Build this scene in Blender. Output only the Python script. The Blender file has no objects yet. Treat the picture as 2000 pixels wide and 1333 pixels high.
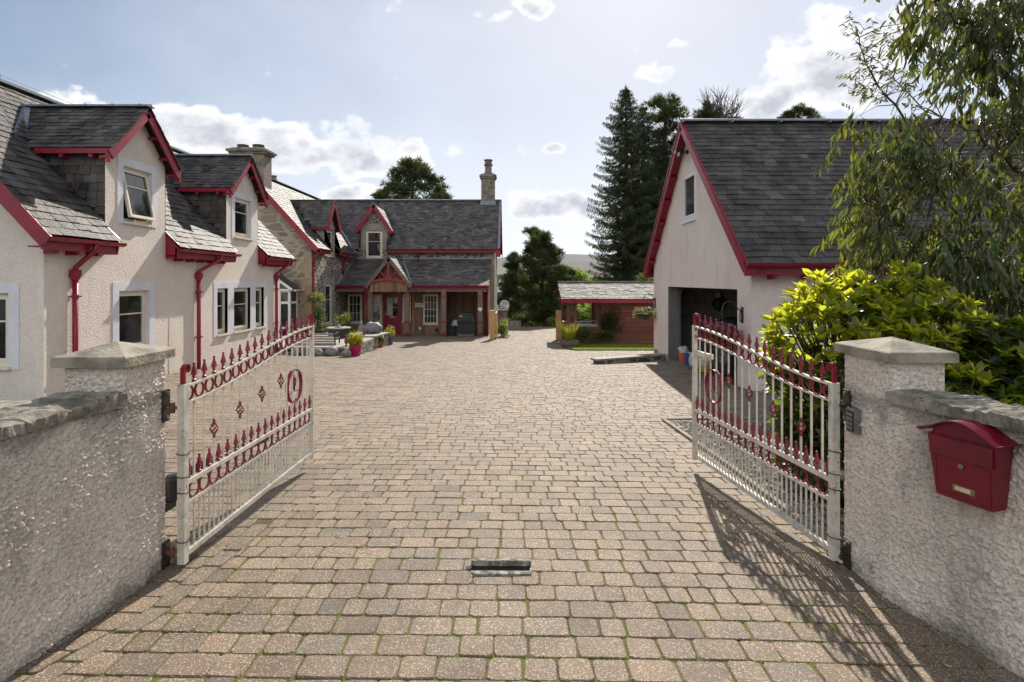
import bpy, math, random
import numpy as np
from mathutils import Vector, Matrix, noise
R = math.radians
random.seed(7); rng = np.random.default_rng(11)
S = bpy.context.scene
C = S.collection

# ------------------------------------------------------------------ camera, sky, sun, exposure
cam = bpy.data.cameras.new('camera'); camo = bpy.data.objects.new('camera', cam); C.objects.link(camo)
camo.location = (0, 0, 1.65); camo.rotation_euler = (R(90), 0, 0)
cam.sensor_width = 36.0; cam.lens = 19.8; cam.shift_y = -0.0592
cam.clip_start = 0.05; cam.clip_end = 20000
S.camera = camo
SUN_EL, SUN_AZ = R(37.5), R(12.0)          # azimuth from +Y towards +X
sun_vec = Vector((math.sin(SUN_AZ)*math.cos(SUN_EL), math.cos(SUN_AZ)*math.cos(SUN_EL), math.sin(SUN_EL)))
sl = bpy.data.lights.new('sun', 'SUN'); sl.energy = 4.5; sl.angle = R(0.53); sl.color = (1.0, 0.93, 0.83)
so = bpy.data.objects.new('sun', sl); C.objects.link(so); so.rotation_euler = sun_vec.to_track_quat('Z', 'Y').to_euler()
S.view_settings.view_transform = 'Standard'; S.view_settings.look = 'None'
S.view_settings.exposure = 0.56; S.view_settings.gamma = 1.0
S.cycles.max_bounces = 8; S.cycles.transparent_max_bounces = 8; S.cycles.caustics_reflective = False; S.cycles.caustics_refractive = False
S.cycles.use_denoising = True; S.cycles.denoising_prefilter = 'ACCURATE'

def world():
    w = bpy.data.worlds.new('World'); S.world = w; w.use_nodes = True
    nt = w.node_tree; N = nt.nodes; L = nt.links; N.clear()
    def n(t, **k):
        x = N.new(t)
        for a, b in k.items(): setattr(x, a, b)
        return x
    def mth(op, a, b=None, c=None, clamp=False):
        x = n('ShaderNodeMath', operation=op, use_clamp=clamp)
        for i, q in enumerate((a, b, c)):
            if q is None: continue
            if isinstance(q, (int, float)): x.inputs[i].default_value = q
            else: L.new(q, x.inputs[i])
        return x.outputs[0]
    sky = n('ShaderNodeTexSky', sky_type='NISHITA', sun_disc=False)
    sky.sun_elevation = SUN_EL; sky.sun_rotation = SUN_AZ
    sky.altitude = 300; sky.air_density = 1.0; sky.dust_density = 0.6; sky.ozone_density = 1.0
    tc = n('ShaderNodeTexCoord'); sep = n('ShaderNodeSeparateXYZ'); L.new(tc.outputs['Generated'], sep.inputs[0])
    az = mth('ARCTAN2', sep.outputs[0], sep.outputs[1]); el = mth('ARCSINE', sep.outputs[2])
    # cumulus banks: centre azimuth, centre elevation, half sizes (degrees), weight
    banks = [(-39.3, 12.6, 7.5, 2.7, .95), (-29, 13.2, 7, 3.4, 1), (-21.8, 12.6, 6.5, 3.3, 1), (-15, 12.3, 6.5, 3.4, 1), (-10.5, 12.2, 3, 2.8, .9), (-15.5, 8.6, 5, 1.4, .9), (-50, 13, 7, 4, .9),
             (13.5, 20.3, 3.4, 1.0, .9), (-2.2, 24.8, 3.2, 1.0, .66), (1.8, 26.2, 3.4, 1.1, .66), (3, 7.6, 7, 2.2, .95), (8, 6.8, 5, 2.4, .9), (29.4, 17.5, 7, 4.4, 1.0), (24.4, 15.6, 5, 3.4, .95), (29, 21, 4.5, 2.6, .9), (38, 20, 7, 5, .95), (4.2, 13.3, 2, .8, .7), (17, 22, 2, .7, .7),
             (70, 18, 16, 9, .9), (-75, 20, 18, 9, .9), (110, 15, 20, 8, .9), (-120, 18, 22, 10, .9), (170, 20, 40, 18, 1.2), (-150, 30, 40, 22, 1.2), (140, 38, 35, 20, 1.2), (95, 30, 26, 18, 1.1), (-95, 34, 26, 20, 1.1), (-178, 55, 60, 14, 1.2), (60, 44, 14, 7, .8), (-60, 46, 16, 7, .8)]  # clouds out of view; the large ones behind the camera added as fill light
    wv = n('ShaderNodeCombineXYZ'); L.new(az, wv.inputs[0]); L.new(el, wv.inputs[1]); wn = n('ShaderNodeTexNoise'); wn.inputs['Scale'].default_value = 11; wn.inputs['Detail'].default_value = 5; L.new(wv.outputs[0], wn.inputs['Vector'])
    wc = n('ShaderNodeSeparateColor'); L.new(wn.outputs['Color'], wc.inputs[0]); azw = mth('ADD', az, mth('MULTIPLY', mth('SUBTRACT', wc.outputs[0], .5), R(7))); elw = mth('ADD', el, mth('MULTIPLY', mth('SUBTRACT', wc.outputs[1], .5), R(4.5)))
    acc = None
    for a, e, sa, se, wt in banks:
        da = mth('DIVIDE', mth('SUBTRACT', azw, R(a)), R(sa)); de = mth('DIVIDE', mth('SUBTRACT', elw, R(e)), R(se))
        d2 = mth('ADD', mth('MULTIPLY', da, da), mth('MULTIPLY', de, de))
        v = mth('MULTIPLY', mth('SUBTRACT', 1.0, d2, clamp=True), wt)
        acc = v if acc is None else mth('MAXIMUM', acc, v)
    comb = n('ShaderNodeCombineXYZ'); L.new(az, comb.inputs[0]); L.new(mth('MULTIPLY', el, 1.5), comb.inputs[1])
    def fbm(scale, det, rough, off=0.0):
        x = n('ShaderNodeTexNoise', noise_dimensions='4D'); x.inputs['Scale'].default_value = scale; x.inputs['Detail'].default_value = det
        x.inputs['Roughness'].default_value = rough; x.inputs['W'].default_value = off; L.new(comb.outputs[0], x.inputs['Vector']); return x.outputs[0]
    f1 = fbm(13.0, 9, .58); f2 = fbm(9.0, 6, .55, 3.7); f3 = fbm(5.0, 5, .5, 8.1)
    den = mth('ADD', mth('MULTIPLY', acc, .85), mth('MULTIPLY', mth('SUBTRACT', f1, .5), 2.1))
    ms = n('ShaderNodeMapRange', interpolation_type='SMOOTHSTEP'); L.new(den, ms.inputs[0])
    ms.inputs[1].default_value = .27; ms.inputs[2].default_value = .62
    # thin veil of high cloud, thickest towards the sun and the horizon
    dot = n('ShaderNodeVectorMath', operation='DOT_PRODUCT'); L.new(tc.outputs['Generated'], dot.inputs[0]); dot.inputs[1].default_value = sun_vec
    glow = n('ShaderNodeMapRange', interpolation_type='SMOOTHSTEP'); L.new(dot.outputs['Value'], glow.inputs[0]); glow.inputs[1].default_value = .60; glow.inputs[2].default_value = 1.0
    veil_h = n('ShaderNodeMapRange', interpolation_type='SMOOTHSTEP'); L.new(el, veil_h.inputs[0]); veil_h.inputs[1].default_value = R(20); veil_h.inputs[2].default_value = R(-1)
    veil = mth('ADD', mth('ADD', mth('MULTIPLY', glow.outputs[0], .40), mth('MULTIPLY', veil_h.outputs[0], .42)), mth('MULTIPLY', mth('SUBTRACT', f3, .46), .7), clamp=True)
    cl = n('ShaderNodeMix', data_type='RGBA'); L.new(f2, cl.inputs[0])
    cr = n('ShaderNodeMapRange'); L.new(mth('SUBTRACT', den, mth('MULTIPLY', f2, .9)), cr.inputs[0]); cr.inputs[1].default_value = -.12; cr.inputs[2].default_value = .54
    L.new(cr.outputs[0], cl.inputs[0])
    cl.inputs[6].default_value = (.86, .86, .86, 1); cl.inputs[7].default_value = (.40, .42, .475, 1)
    sk = n('ShaderNodeMix', data_type='RGBA', blend_type='MULTIPLY'); sk.inputs[0].default_value = 1
    L.new(sky.outputs[0], sk.inputs[6]); sk.inputs[7].default_value = (SKY*1.12, SKY*1.02, SKY, 1)
    va = n('ShaderNodeVectorMath', operation='MULTIPLY_ADD'); L.new(sk.outputs[2], va.inputs[0]); va.inputs[1].default_value = (.62, .62, .62); va.inputs[2].default_value = (1, 1, 1)
    vd = n('ShaderNodeVectorMath', operation='DIVIDE'); L.new(sk.outputs[2], vd.inputs[0]); L.new(va.outputs[0], vd.inputs[1])
    m1 = n('ShaderNodeMix', data_type='RGBA'); L.new(veil, m1.inputs[0]); L.new(vd.outputs[0], m1.inputs[6]); m1.inputs[7].default_value = (.62, .66, .73, 1)
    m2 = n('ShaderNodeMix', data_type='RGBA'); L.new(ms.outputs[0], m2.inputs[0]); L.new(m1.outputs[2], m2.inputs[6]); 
    # clouds away from the sun, out of view, are boosted to fill the shade
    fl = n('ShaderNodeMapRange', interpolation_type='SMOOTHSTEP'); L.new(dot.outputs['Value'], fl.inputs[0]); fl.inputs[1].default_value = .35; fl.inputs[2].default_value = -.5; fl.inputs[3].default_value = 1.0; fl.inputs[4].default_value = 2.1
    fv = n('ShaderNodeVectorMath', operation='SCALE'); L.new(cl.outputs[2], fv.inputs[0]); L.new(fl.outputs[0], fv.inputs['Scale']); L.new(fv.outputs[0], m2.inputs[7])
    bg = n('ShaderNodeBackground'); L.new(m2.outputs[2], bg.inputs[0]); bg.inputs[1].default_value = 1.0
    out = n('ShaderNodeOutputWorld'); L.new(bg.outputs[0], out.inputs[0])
SKY = 0.10
world()

# ------------------------------------------------------------------ mesh helpers
def V(*a): return Vector(a)
def poff(p):
    o = Vector((0, 0, 0))
    while p is not None: o += p.location; p = p.parent
    return o
def tag(o, label=None, cat=None, group=None, kind=None):
    if label: o['label'] = label
    if cat: o['category'] = cat
    if group: o['group'] = group
    if kind: o['kind'] = kind
    return o
def thing(name, label, cat, loc=(0, 0, 0), group=None, rz=0.0):
    o = bpy.data.objects.new(name, None); C.objects.link(o); o.empty_display_size = .2
    o.location = loc; o.rotation_euler = (0, 0, rz)
    return tag(o, label, cat, group)
def link(name, me, mat, parent, loc=None):
    o = bpy.data.objects.new(name, me); C.objects.link(o)
    if mat and not me.materials: me.materials.append(mat)
    if parent: o.parent = parent
    if loc is not None: o.location = loc
    return o
def pcopy(src, parent, loc):
    o = src.copy(); C.objects.link(o); o.parent = parent; o.location = loc; return o
class MB:
    def __init__(s): s.v = []; s.f = []; s.t = []
    def face(s, pts, tone=(1, 1, 1)):
        i = len(s.v); s.v += [tuple(p) for p in pts]; s.f.append(tuple(range(i, i+len(pts)))); s.t.append(tone)
    def add(s, vs, fs, tone=(1, 1, 1)):
        i = len(s.v); s.v += [tuple(p) for p in vs]
        for f in fs: s.f.append(tuple(i+k for k in f)); s.t.append(tone)
    def hexa(s, p, tone=(1, 1, 1)):
        s.add(p, [(0, 3, 2, 1), (4, 5, 6, 7), (0, 1, 5, 4), (1, 2, 6, 5), (2, 3, 7, 6), (3, 0, 4, 7)], tone)
    def box(s, x0, x1, y0, y1, z0, z1, tone=(1, 1, 1)):
        s.hexa([(x0, y0, z0), (x1, y0, z0), (x1, y1, z0), (x0, y1, z0), (x0, y0, z1), (x1, y0, z1), (x1, y1, z1), (x0, y1, z1)], tone)
    def fbox(s, F, u0, u1, n0, n1, z0, z1, tone=(1, 1, 1)):
        O, U, Nn = F
        def q(u, n, z): return tuple(O + U*u + Nn*n + V(0, 0, z))
        s.hexa([q(u0, n0, z0), q(u1, n0, z0), q(u1, n1, z0), q(u0, n1, z0), q(u0, n0, z1), q(u1, n0, z1), q(u1, n1, z1), q(u0, n1, z1)], tone)
    def prism(s, poly, ext, tone=(1, 1, 1)):
        n = len(poly); ext = Vector(ext); a = [Vector(p) for p in poly]; b = [p+ext for p in a]
        s.add(a+b, [tuple(range(n-1, -1, -1)), tuple(range(n, 2*n))] + [(i, (i+1) % n, n+(i+1) % n, n+i) for i in range(n)], tone)
    def beam(s, p, q, w, h, up=(0, 0, 1), tone=(1, 1, 1)):
        p = Vector(p); q = Vector(q); d = (q-p).normalized(); up = Vector(up); sd = d.cross(up)
        if sd.length < 1e-4: sd = d.cross(V(1, 0, 0))
        sd.normalize(); up = sd.cross(d); a = sd*w/2; b = up*h/2
        s.hexa([p-a-b, p+a-b, p+a+b, p-a+b, q-a-b, q+a-b, q+a+b, q-a+b], tone)
    def tube(s, pts, r, n=8, tone=(1, 1, 1), closed=False, caps=True):
        pts = [Vector(p) for p in pts]; k = len(pts); rr = r if hasattr(r, '__len__') else [r]*k
        base = len(s.v); ref = None
        for i, p in enumerate(pts):
            if closed: d = pts[(i+1) % k]-pts[i-1]
            else: d = pts[min(i+1, k-1)]-pts[max(i-1, 0)]
            if d.length < 1e-9: d = V(0, 0, 1)
            d.normalize()
            if ref is None:
                ref = d.cross(V(0, 0, 1))
                if ref.length < 1e-3: ref = d.cross(V(1, 0, 0))
            ref = (ref-d*ref.dot(d))
            if ref.length < 1e-6: ref = d.cross(V(1, 0.3, 0))
            ref.normalize(); b = d.cross(ref)
            for j in range(n):
                a = 2*math.pi*j/n; s.v.append(tuple(p+(ref*math.cos(a)+b*math.sin(a))*rr[i]))
        m = k if closed else k-1
        for i in range(m):
            for j in range(n):
                a = base+i*n; c = base+((i+1) % k)*n
                s.f.append((a+j, a+(j+1) % n, c+(j+1) % n, c+j)); s.t.append(tone)
        if caps and not closed:
            s.f.append(tuple(base+j for j in range(n-1, -1, -1))); s.t.append(tone)
            s.f.append(tuple(base+(k-1)*n+j for j in range(n))); s.t.append(tone)
    def lathe(s, prof, c=(0, 0, 0), n=12, tone=(1, 1, 1), sx=1.0, sy=1.0, rot=0.0, jit=0.0):
        base = len(s.v); c = Vector(c)
        for r, z in prof:
            for j in range(n):
                a = 2*math.pi*j/n+rot; q = r*(1+random.uniform(-jit, jit))
                s.v.append((c.x+q*math.cos(a)*sx, c.y+q*math.sin(a)*sy, c.z+z))
        for i in range(len(prof)-1):
            for j in range(n):
                a = base+i*n; b = a+n
                s.f.append((a+j, a+(j+1) % n, b+(j+1) % n, b+j)); s.t.append(tone)
        s.f.append(tuple(base+j for j in range(n-1, -1, -1))); s.t.append(tone)
        e = base+(len(prof)-1)*n
        s.f.append(tuple(e+j for j in range(n))); s.t.append(tone)
    def ball(s, c, r, n=10, m=7, tone=(1, 1, 1), sx=1, sy=1, sz=1, jit=0.0):
        prof = [(max(r*math.sin(math.pi*i/m), 1e-4), -r*math.cos(math.pi*i/m)*sz) for i in range(m+1)]
        s.lathe(prof, c, n, tone, sx, sy, 0, jit)
    def build(s, name, mat, parent=None, smooth=False, raw=False):
        me = bpy.data.meshes.new(name)
        vs = s.v
        if parent is not None and not raw:
            o = poff(parent); vs = [(a-o.x, b-o.y, c-o.z) for a, b, c in vs]
        me.from_pydata(vs, [], s.f); me.update()
        at = me.attributes.new('tone', 'FLOAT_VECTOR', 'FACE')
        at.data.foreach_set('vector', np.array(s.t, dtype=np.float32).ravel())
        if smooth: me.polygons.foreach_set('use_smooth', [True]*len(me.polygons))
        return link(name, me, mat, parent)
def arr_mesh(name, verts, faces, tones, mat, parent=None, smooth=False, raw=False):
    verts = np.asarray(verts, dtype=np.float32); faces = np.asarray(faces, dtype=np.int32); K = faces.shape[1]
    if parent is not None and not raw:
        o = poff(parent); verts = verts-np.array([o.x, o.y, o.z], dtype=np.float32)
    me = bpy.data.meshes.new(name); me.vertices.add(len(verts)); me.vertices.foreach_set('co', verts.ravel())
    me.loops.add(faces.size); me.loops.foreach_set('vertex_index', faces.ravel())
    me.polygons.add(len(faces)); me.polygons.foreach_set('loop_start', np.arange(0, faces.size, K, dtype=np.int32))
    if smooth: me.polygons.foreach_set('use_smooth', np.ones(len(faces), dtype=bool))
    me.update(calc_edges=True)
    at = me.attributes.new('tone', 'FLOAT_VECTOR', 'FACE'); at.data.foreach_set('vector', np.asarray(tones, dtype=np.float32).ravel())
    return link(name, me, mat, parent)
LEAF_V = np.array([(0, 0, 0), (.33, 0, 0), (.7, 0, -.03), (1, 0, -.10), (.33, .5, .07), (.7, .4, .04), (.33, -.5, .07), (.7, -.4, .04)])
LEAF_F = np.array([(0, 1, 4), (1, 5, 4), (1, 2, 5), (2, 3, 5), (0, 6, 1), (1, 6, 7), (1, 7, 2), (2, 7, 3)])
TUFT_V = np.array([(0, -.5, 0), (0, .5, 0), (1, .1, 0), (1, -.1, 0), (0, 0, -.5), (0, 0, .5), (.9, 0, .1), (.9, 0, -.1)])
TUFT_F = np.array([(0, 1, 2), (0, 2, 3), (4, 5, 6), (4, 6, 7)])
TRI_V = np.array([(0, -.5, 0), (0, .5, 0), (1, 0, 0)]); TRI_F = np.array([(0, 1, 2)])
STONE_V = np.array([(1, 0, 0), (-1, 0, 0), (0, 1, 0), (0, -1, 0), (0, 0, .6), (0, 0, -.6)])
STONE_F = np.array([(0, 2, 4), (2, 1, 4), (1, 3, 4), (3, 0, 4), (2, 0, 5), (1, 2, 5), (3, 1, 5), (0, 3, 5)])
def scatter(TV, TF, pos, dr, nr, L, W, tone):
    pos = np.asarray(pos, float); dr = np.asarray(dr, float); nr = np.asarray(nr, float); L = np.asarray(L, float); W = np.asarray(W, float)
    dr = dr/(np.linalg.norm(dr, axis=1, keepdims=True)+1e-9)
    sd = np.cross(nr, dr); sd /= (np.linalg.norm(sd, axis=1, keepdims=True)+1e-9); up = np.cross(dr, sd)
    v = pos[:, None, :]+dr[:, None, :]*(TV[None, :, 0:1]*L[:, None, None])+sd[:, None, :]*(TV[None, :, 1:2]*W[:, None, None])+up[:, None, :]*(TV[None, :, 2:3]*L[:, None, None] if TV is not TUFT_V and TV is not STONE_V else TV[None, :, 2:3]*W[:, None, None])
    n = len(pos); f = TF[None]+(np.arange(n)*len(TV))[:, None, None]
    t = np.repeat(np.asarray(tone, float), len(TF), axis=0)
    return v.reshape(-1, 3), f.reshape(-1, 3), t
def joinarr(parts):
    vs, fs, ts = [], [], []; o = 0
    for v, f, t in parts: vs.append(v); fs.append(f+o); ts.append(t); o += len(v)
    return np.concatenate(vs), np.concatenate(fs), np.concatenate(ts)
def blur(a, sg):
    k = np.fft.rfftfreq(a.shape[1])[None, :]; l = np.fft.fftfreq(a.shape[0])[:, None]
    b = np.fft.irfft2(np.fft.rfft2(a)*np.exp(-2*(math.pi*sg)**2*(k*k+l*l)), a.shape); b -= b.mean(); return b/(b.std()+1e-9) if min(a.shape) > 5*sg else b*0
def clip(poly, planes):
    """clip a 2-D polygon by half planes a*x+b*y<=c"""
    for a, b, c in planes:
        out = []
        for i in range(len(poly)):
            p, q = poly[i-1], poly[i]; dp = a*p[0]+b*p[1]-c; dq = a*q[0]+b*q[1]-c
            if (dp <= 0) != (dq <= 0):
                t = dp/(dp-dq); out.append((p[0]+(q[0]-p[0])*t, p[1]+(q[1]-p[1])*t))
            if dq <= 0: out.append(q)
        poly = out
        if len(poly) < 3: return []
    return poly
def panel(m, F, u0, u1, z0, z1, holes=(), planes=(), tone=(1, 1, 1)):
    """wall sheet in frame F (origin, along, outward) with rectangular openings (u0,u1,z0,z1)"""
    O, U, Nn = F
    us = sorted({u0, u1, *[h[i] for h in holes for i in (0, 1)]}); zs = sorted({z0, z1, *[h[i] for h in holes for i in (2, 3)]})
    us = [u for u in us if u0 <= u <= u1]; zs = [z for z in zs if z0 <= z <= z1]
    for a, b in zip(us, us[1:]):
        for c, d in zip(zs, zs[1:]):
            mu, mz = (a+b)/2, (c+d)/2
            if any(h[0] < mu < h[1] and h[2] < mz < h[3] for h in holes): continue
            p = clip([(a, c), (b, c), (b, d), (a, d)], planes)
            if p: m.face([O+U*x+V(0, 0, y) for x, y in p], tone)
def slates(m, O, U, Sv, width, length, expo=.20, w=.27, skip=None, thick=.015, tv=.25):
    O = Vector(O); U = Vector(U).normalized(); Sv = Vector(Sv).normalized(); Nn = U.cross(Sv).normalized()
    if Nn.z < 0 or (abs(Nn.z) < 1e-6 and False): Nn = -Nn
    return _slates(m, O, U, Sv, Nn, width, length, expo, w, skip, thick, tv)
def _slates(m, O, U, Sv, Nn, width, length, expo, w, skip, thick, tv):
    nr = int(math.ceil(length/expo))
    for r in range(nr):
        s0 = r*expo; s1 = min(s0+expo+.04, length); u = -random.uniform(0, w) if r % 2 else -random.uniform(0, .3)*w
        while u < width:
            ww = w*random.uniform(.72, 1.28); a = max(u, 0); b = min(u+ww-.009, width); u += ww
            if b-a < .03: continue
            c = O+U*((a+b)/2)+Sv*(s0+expo/2)
            if skip and skip(c): continue
            j = random.uniform(-.014, .010); j2 = j+random.uniform(-.006, .006)
            h0 = thick+random.uniform(-.002, .012); h1, h2 = h0+random.uniform(-.004, .004), h0+random.uniform(-.004, .004); sl0 = s0+(0 if r == 0 else j); sl1 = s0+(0 if r == 0 else j2)
            p0 = O+U*a+Sv*sl0+Nn*h1; p1 = O+U*b+Sv*sl1+Nn*h2; p2 = O+U*b+Sv*s1+Nn*.003; p3 = O+U*a+Sv*s1+Nn*.003
            q0 = p0-Nn*(thick*.9); q1 = p1-Nn*(thick*.9)
            k = random.gauss(1, tv); k = max(.45, min(1.9, k)); hu = random.uniform(-.05, .05)
            t = (k*(1+hu), k, k*(1-hu))
            if random.random() < .004: t = (1.8, 1.8, 1.8)
            m.add([p0, p1, p2, p3, q0, q1], [(0, 1, 2, 3), (4, 5, 1, 0), (4, 0, 3), (5, 2, 1)], t)

# ------------------------------------------------------------------ materials
def newmat(name):
    m = bpy.data.materials.new(name); m.use_nodes = True; nt = m.node_tree; nt.nodes.clear()
    out = nt.nodes.new('ShaderNodeOutputMaterial'); b = nt.nodes.new('ShaderNodeBsdfPrincipled'); nt.links.new(b.outputs[0], out.inputs[0])
    return m, nt, b, out
class NT:
    def __init__(s, nt): s.nt = nt; s.L = nt.links
    def n(s, t, ins=None, **k):
        x = s.nt.nodes.new(t)
        for a, b in k.items(): setattr(x, a, b)
        for a, b in (ins or {}).items():
            if hasattr(b, 'node'): s.L.new(b, x.inputs[a])
            else: x.inputs[a].default_value = b
        return x
    def m(s, op, a, b=0.0, clamp=False): return s.n('ShaderNodeMath', {0: a, 1: b}, operation=op, use_clamp=clamp).outputs[0]
    def mix(s, f, a, b, bt='MIX'):
        if isinstance(a, tuple): a = (*a, 1) if len(a) == 3 else a
        if isinstance(b, tuple): b = (*b, 1) if len(b) == 3 else b
        return s.n('ShaderNodeMix', {0: f, 6: a, 7: b}, data_type='RGBA', blend_type=bt).outputs[2]
    def pos(s, sc=(1, 1, 1), obj=False):
        p = s.n('ShaderNodeTexCoord').outputs['Object'] if obj else s.n('ShaderNodeNewGeometry').outputs['Position']
        return p if sc == (1, 1, 1) else s.n('ShaderNodeVectorMath', {0: p, 1: sc}, operation='MULTIPLY').outputs[0]
    def noise(s, vec, sc, det=4, ro=.55): return s.n('ShaderNodeTexNoise', {'Vector': vec, 'Scale': sc, 'Detail': det, 'Roughness': ro}).outputs[0]
    def ramp(s, f, a, b): return s.n('ShaderNodeMapRange', {0: f, 1: a, 2: b}, interpolation_type='SMOOTHSTEP').outputs[0]
    def tone(s): return s.n('ShaderNodeAttribute', attribute_name='tone').outputs['Vector']
    def bump(s, h, dist, st=1.0, prev=None):
        i = {'Height': h, 'Distance': dist, 'Strength': st}
        if prev is not None: i['Normal'] = prev
        return s.n('ShaderNodeBump', i).outputs[0]
def pm(name, col, rough=.55, col2=None, vs=6.0, lo=.35, hi=.7, tone=False, bump=0.0, bs=40.0, spec=.5, metal=0.0, stretch=(1, 1, 1), coat=0.0):
    m, nt, b, out = newmat(name); t = NT(nt); p = t.pos(stretch)
    c2 = col2 or tuple(x*.72 for x in col)
    c = t.mix(t.ramp(t.noise(p, vs, 5), lo, hi), col, c2)
    if tone: c = t.mix(1.0, c, t.tone(), 'MULTIPLY')
    nt.links.new(c, b.inputs['Base Color']); b.inputs['Roughness'].default_value = rough; b.inputs['Specular IOR Level'].default_value = spec; b.inputs['Metallic'].default_value = metal
    if coat: b.inputs['Coat Weight'].default_value = coat; b.inputs['Coat Roughness'].default_value = .15
    if bump: nt.links.new(t.bump(t.noise(p, bs, 3), bump), b.inputs['Normal'])
    return m
def roughcast(name, col, col2, sc=58, dist=.010, dirt=(.30, .27, .23), dirtamt=.25, speck=.34, wall=False):
    m, nt, b, out = newmat(name); t = NT(nt); p = t.pos()
    vo = t.n('ShaderNodeTexVoronoi', {'Vector': p, 'Scale': sc, 'Randomness': 1.0}, feature='SMOOTH_F1')
    h = t.m('ADD', t.m('SUBTRACT', 1.0, vo.outputs['Distance']), t.m('MULTIPLY', t.noise(p, sc*1.7, 3), .7))
    c = t.mix(t.ramp(t.noise(p, 1.1, 6, .6), .35, .7), col, col2)
    c = t.mix(t.m('MULTIPLY', t.ramp(t.noise(p, sc*(.9 if not wall else .5), 2), .5, .66), speck), c, tuple(x*.55 for x in col2))
    c = t.mix(t.m('MULTIPLY', t.ramp(t.noise(t.pos((1.6, 1.6, .5)), 1.7, 6, .65), .54, .78), dirtamt), c, dirt)
    c = t.mix(t.m('MULTIPLY', t.ramp(t.noise(t.pos((5, 5, .35)), 1.3, 4, .6), .54, .78), .32), c, (.36, .31, .26))
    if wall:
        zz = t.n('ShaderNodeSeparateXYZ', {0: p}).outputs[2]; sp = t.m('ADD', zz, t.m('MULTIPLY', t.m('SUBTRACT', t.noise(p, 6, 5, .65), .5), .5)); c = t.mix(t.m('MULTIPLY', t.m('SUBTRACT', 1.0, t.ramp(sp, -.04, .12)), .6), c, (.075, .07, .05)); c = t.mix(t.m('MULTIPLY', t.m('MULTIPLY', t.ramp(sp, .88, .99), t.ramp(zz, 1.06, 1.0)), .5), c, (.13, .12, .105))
    nt.links.new(c, b.inputs['Base Color']); b.inputs['Roughness'].default_value = .95; b.inputs['Specular IOR Level'].default_value = .12
    nt.links.new(t.bump(h, dist, 1.0), b.inputs['Normal'])
    return m
def leafmat(name, col, trans, tf=.42, rough=.35, spec=.5):
    m, nt, b, out = newmat(name); t = NT(nt)
    c = t.mix(1.0, (*col, 1), t.tone(), 'MULTIPLY'); nt.links.new(c, b.inputs['Base Color']); b.inputs['Roughness'].default_value = rough; b.inputs['Specular IOR Level'].default_value = spec
    tr = t.n('ShaderNodeBsdfTranslucent', {'Color': t.mix(1.0, (*trans, 1), t.tone(), 'MULTIPLY')})
    mx = t.n('ShaderNodeMixShader', {0: tf, 1: b.outputs[0], 2: tr.outputs[0]}); nt.links.new(mx.outputs[0], out.inputs[0])
    return m
def glassmat():
    m, nt, b, out = newmat('window_glass'); t = NT(nt); p = t.pos()
    c = t.mix(t.ramp(t.noise(p, 1.6, 3), .4, .65), (.010, .012, .014), (.045, .047, .05)); nt.links.new(c, b.inputs['Base Color'])
    b.inputs['Roughness'].default_value = .04; b.inputs['Specular IOR Level'].default_value = .75
    nt.links.new(t.bump(t.noise(p, .9, 2), .012), b.inputs['Normal'])
    return m
M = {}
M['glass'] = glassmat()
M['red'] = pm('crimson_paint', (.26, .006, .026), .40, (.19, .005, .019), 3.5, bump=.0015, bs=25)
M['red_dark'] = pm('dark_red_iron_paint', (.21, .009, .024), .42, (.14, .007, .017), 9, bump=.001, bs=60)
M['white_iron'] = pm('weathered_white_iron', (.64, .585, .48), .5, (.46, .40, .30), 14, .42, .72, bump=.0006, bs=90)
def rusty():
    m, nt, b, out = newmat('rust_stained_white_iron'); t = NT(nt); p = t.pos()
    c = t.mix(t.ramp(t.noise(p, 10, 6, .65), .40, .75), (.66, .62, .53), (.44, .40, .32))
    c = t.mix(t.ramp(t.noise(p, 17, 6, .7), .56, .68), c, (.28, .15, .055))
    c = t.mix(t.ramp(t.noise(t.pos((2, 2, .6)), 9, 5, .6), .52, .75), c, (.34, .33, .27))
    nt.links.new(c, b.inputs['Base Color']); b.inputs['Roughness'].default_value = .55
    nt.links.new(t.bump(t.noise(p, 60, 4), .0012), b.inputs['Normal']); return m
M['rust'] = rusty()
M['slate'] = pm('roof_slate', (.090, .079, .069), .60, (.044, .039, .035), 2.6, tone=True, bump=.014, bs=14, spec=.28, stretch=(1, 1, .55))
def slate_mossy():
    m, nt, b, out = newmat('lichened_roof_slate'); t = NT(nt); p = t.pos()
    c = t.mix(t.ramp(t.noise(p, 1.8, 6, .6), .35, .7), (.120, .106, .092), (.058, .053, .046))
    c = t.mix(t.m('MULTIPLY', t.ramp(t.noise(t.pos((1, .4, .4)), 2.4, 5, .6), .50, .72), .6), c, (.115, .118, .085))
    c = t.mix(1.0, c, t.tone(), 'MULTIPLY')
    c = t.mix(t.ramp(t.noise(p, 9, 3, .5), .735, .77), c, (.30, .30, .28))
    nt.links.new(c, b.inputs['Base Color']); b.inputs['Roughness'].default_value = .58; b.inputs['Specular IOR Level'].default_value = .35
    nt.links.new(t.bump(t.noise(p, 24, 4), .005), b.inputs['Normal']); return m
M['slate_old'] = slate_mossy()
M['under'] = pm('roof_underlay', (.018, .018, .02), .9)
M['lead'] = pm('lead_flashing', (.22, .25, .30), .42, (.14, .17, .21), 5, bump=.004, bs=8, spec=.6)
M['cast'] = roughcast('pink_white_roughcast', (.76, .685, .61), (.69, .615, .54))
M['cast_garage'] = roughcast('pale_pink_roughcast', (.80, .71, .65), (.73, .64, .58), 52)
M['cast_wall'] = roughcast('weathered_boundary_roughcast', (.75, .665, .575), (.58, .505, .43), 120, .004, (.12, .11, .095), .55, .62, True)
M['surround'] = pm('lavender_grey_masonry_paint', (.66, .665, .70), .6, (.58, .585, .62), 2.5, bump=.002, bs=30)
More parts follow.
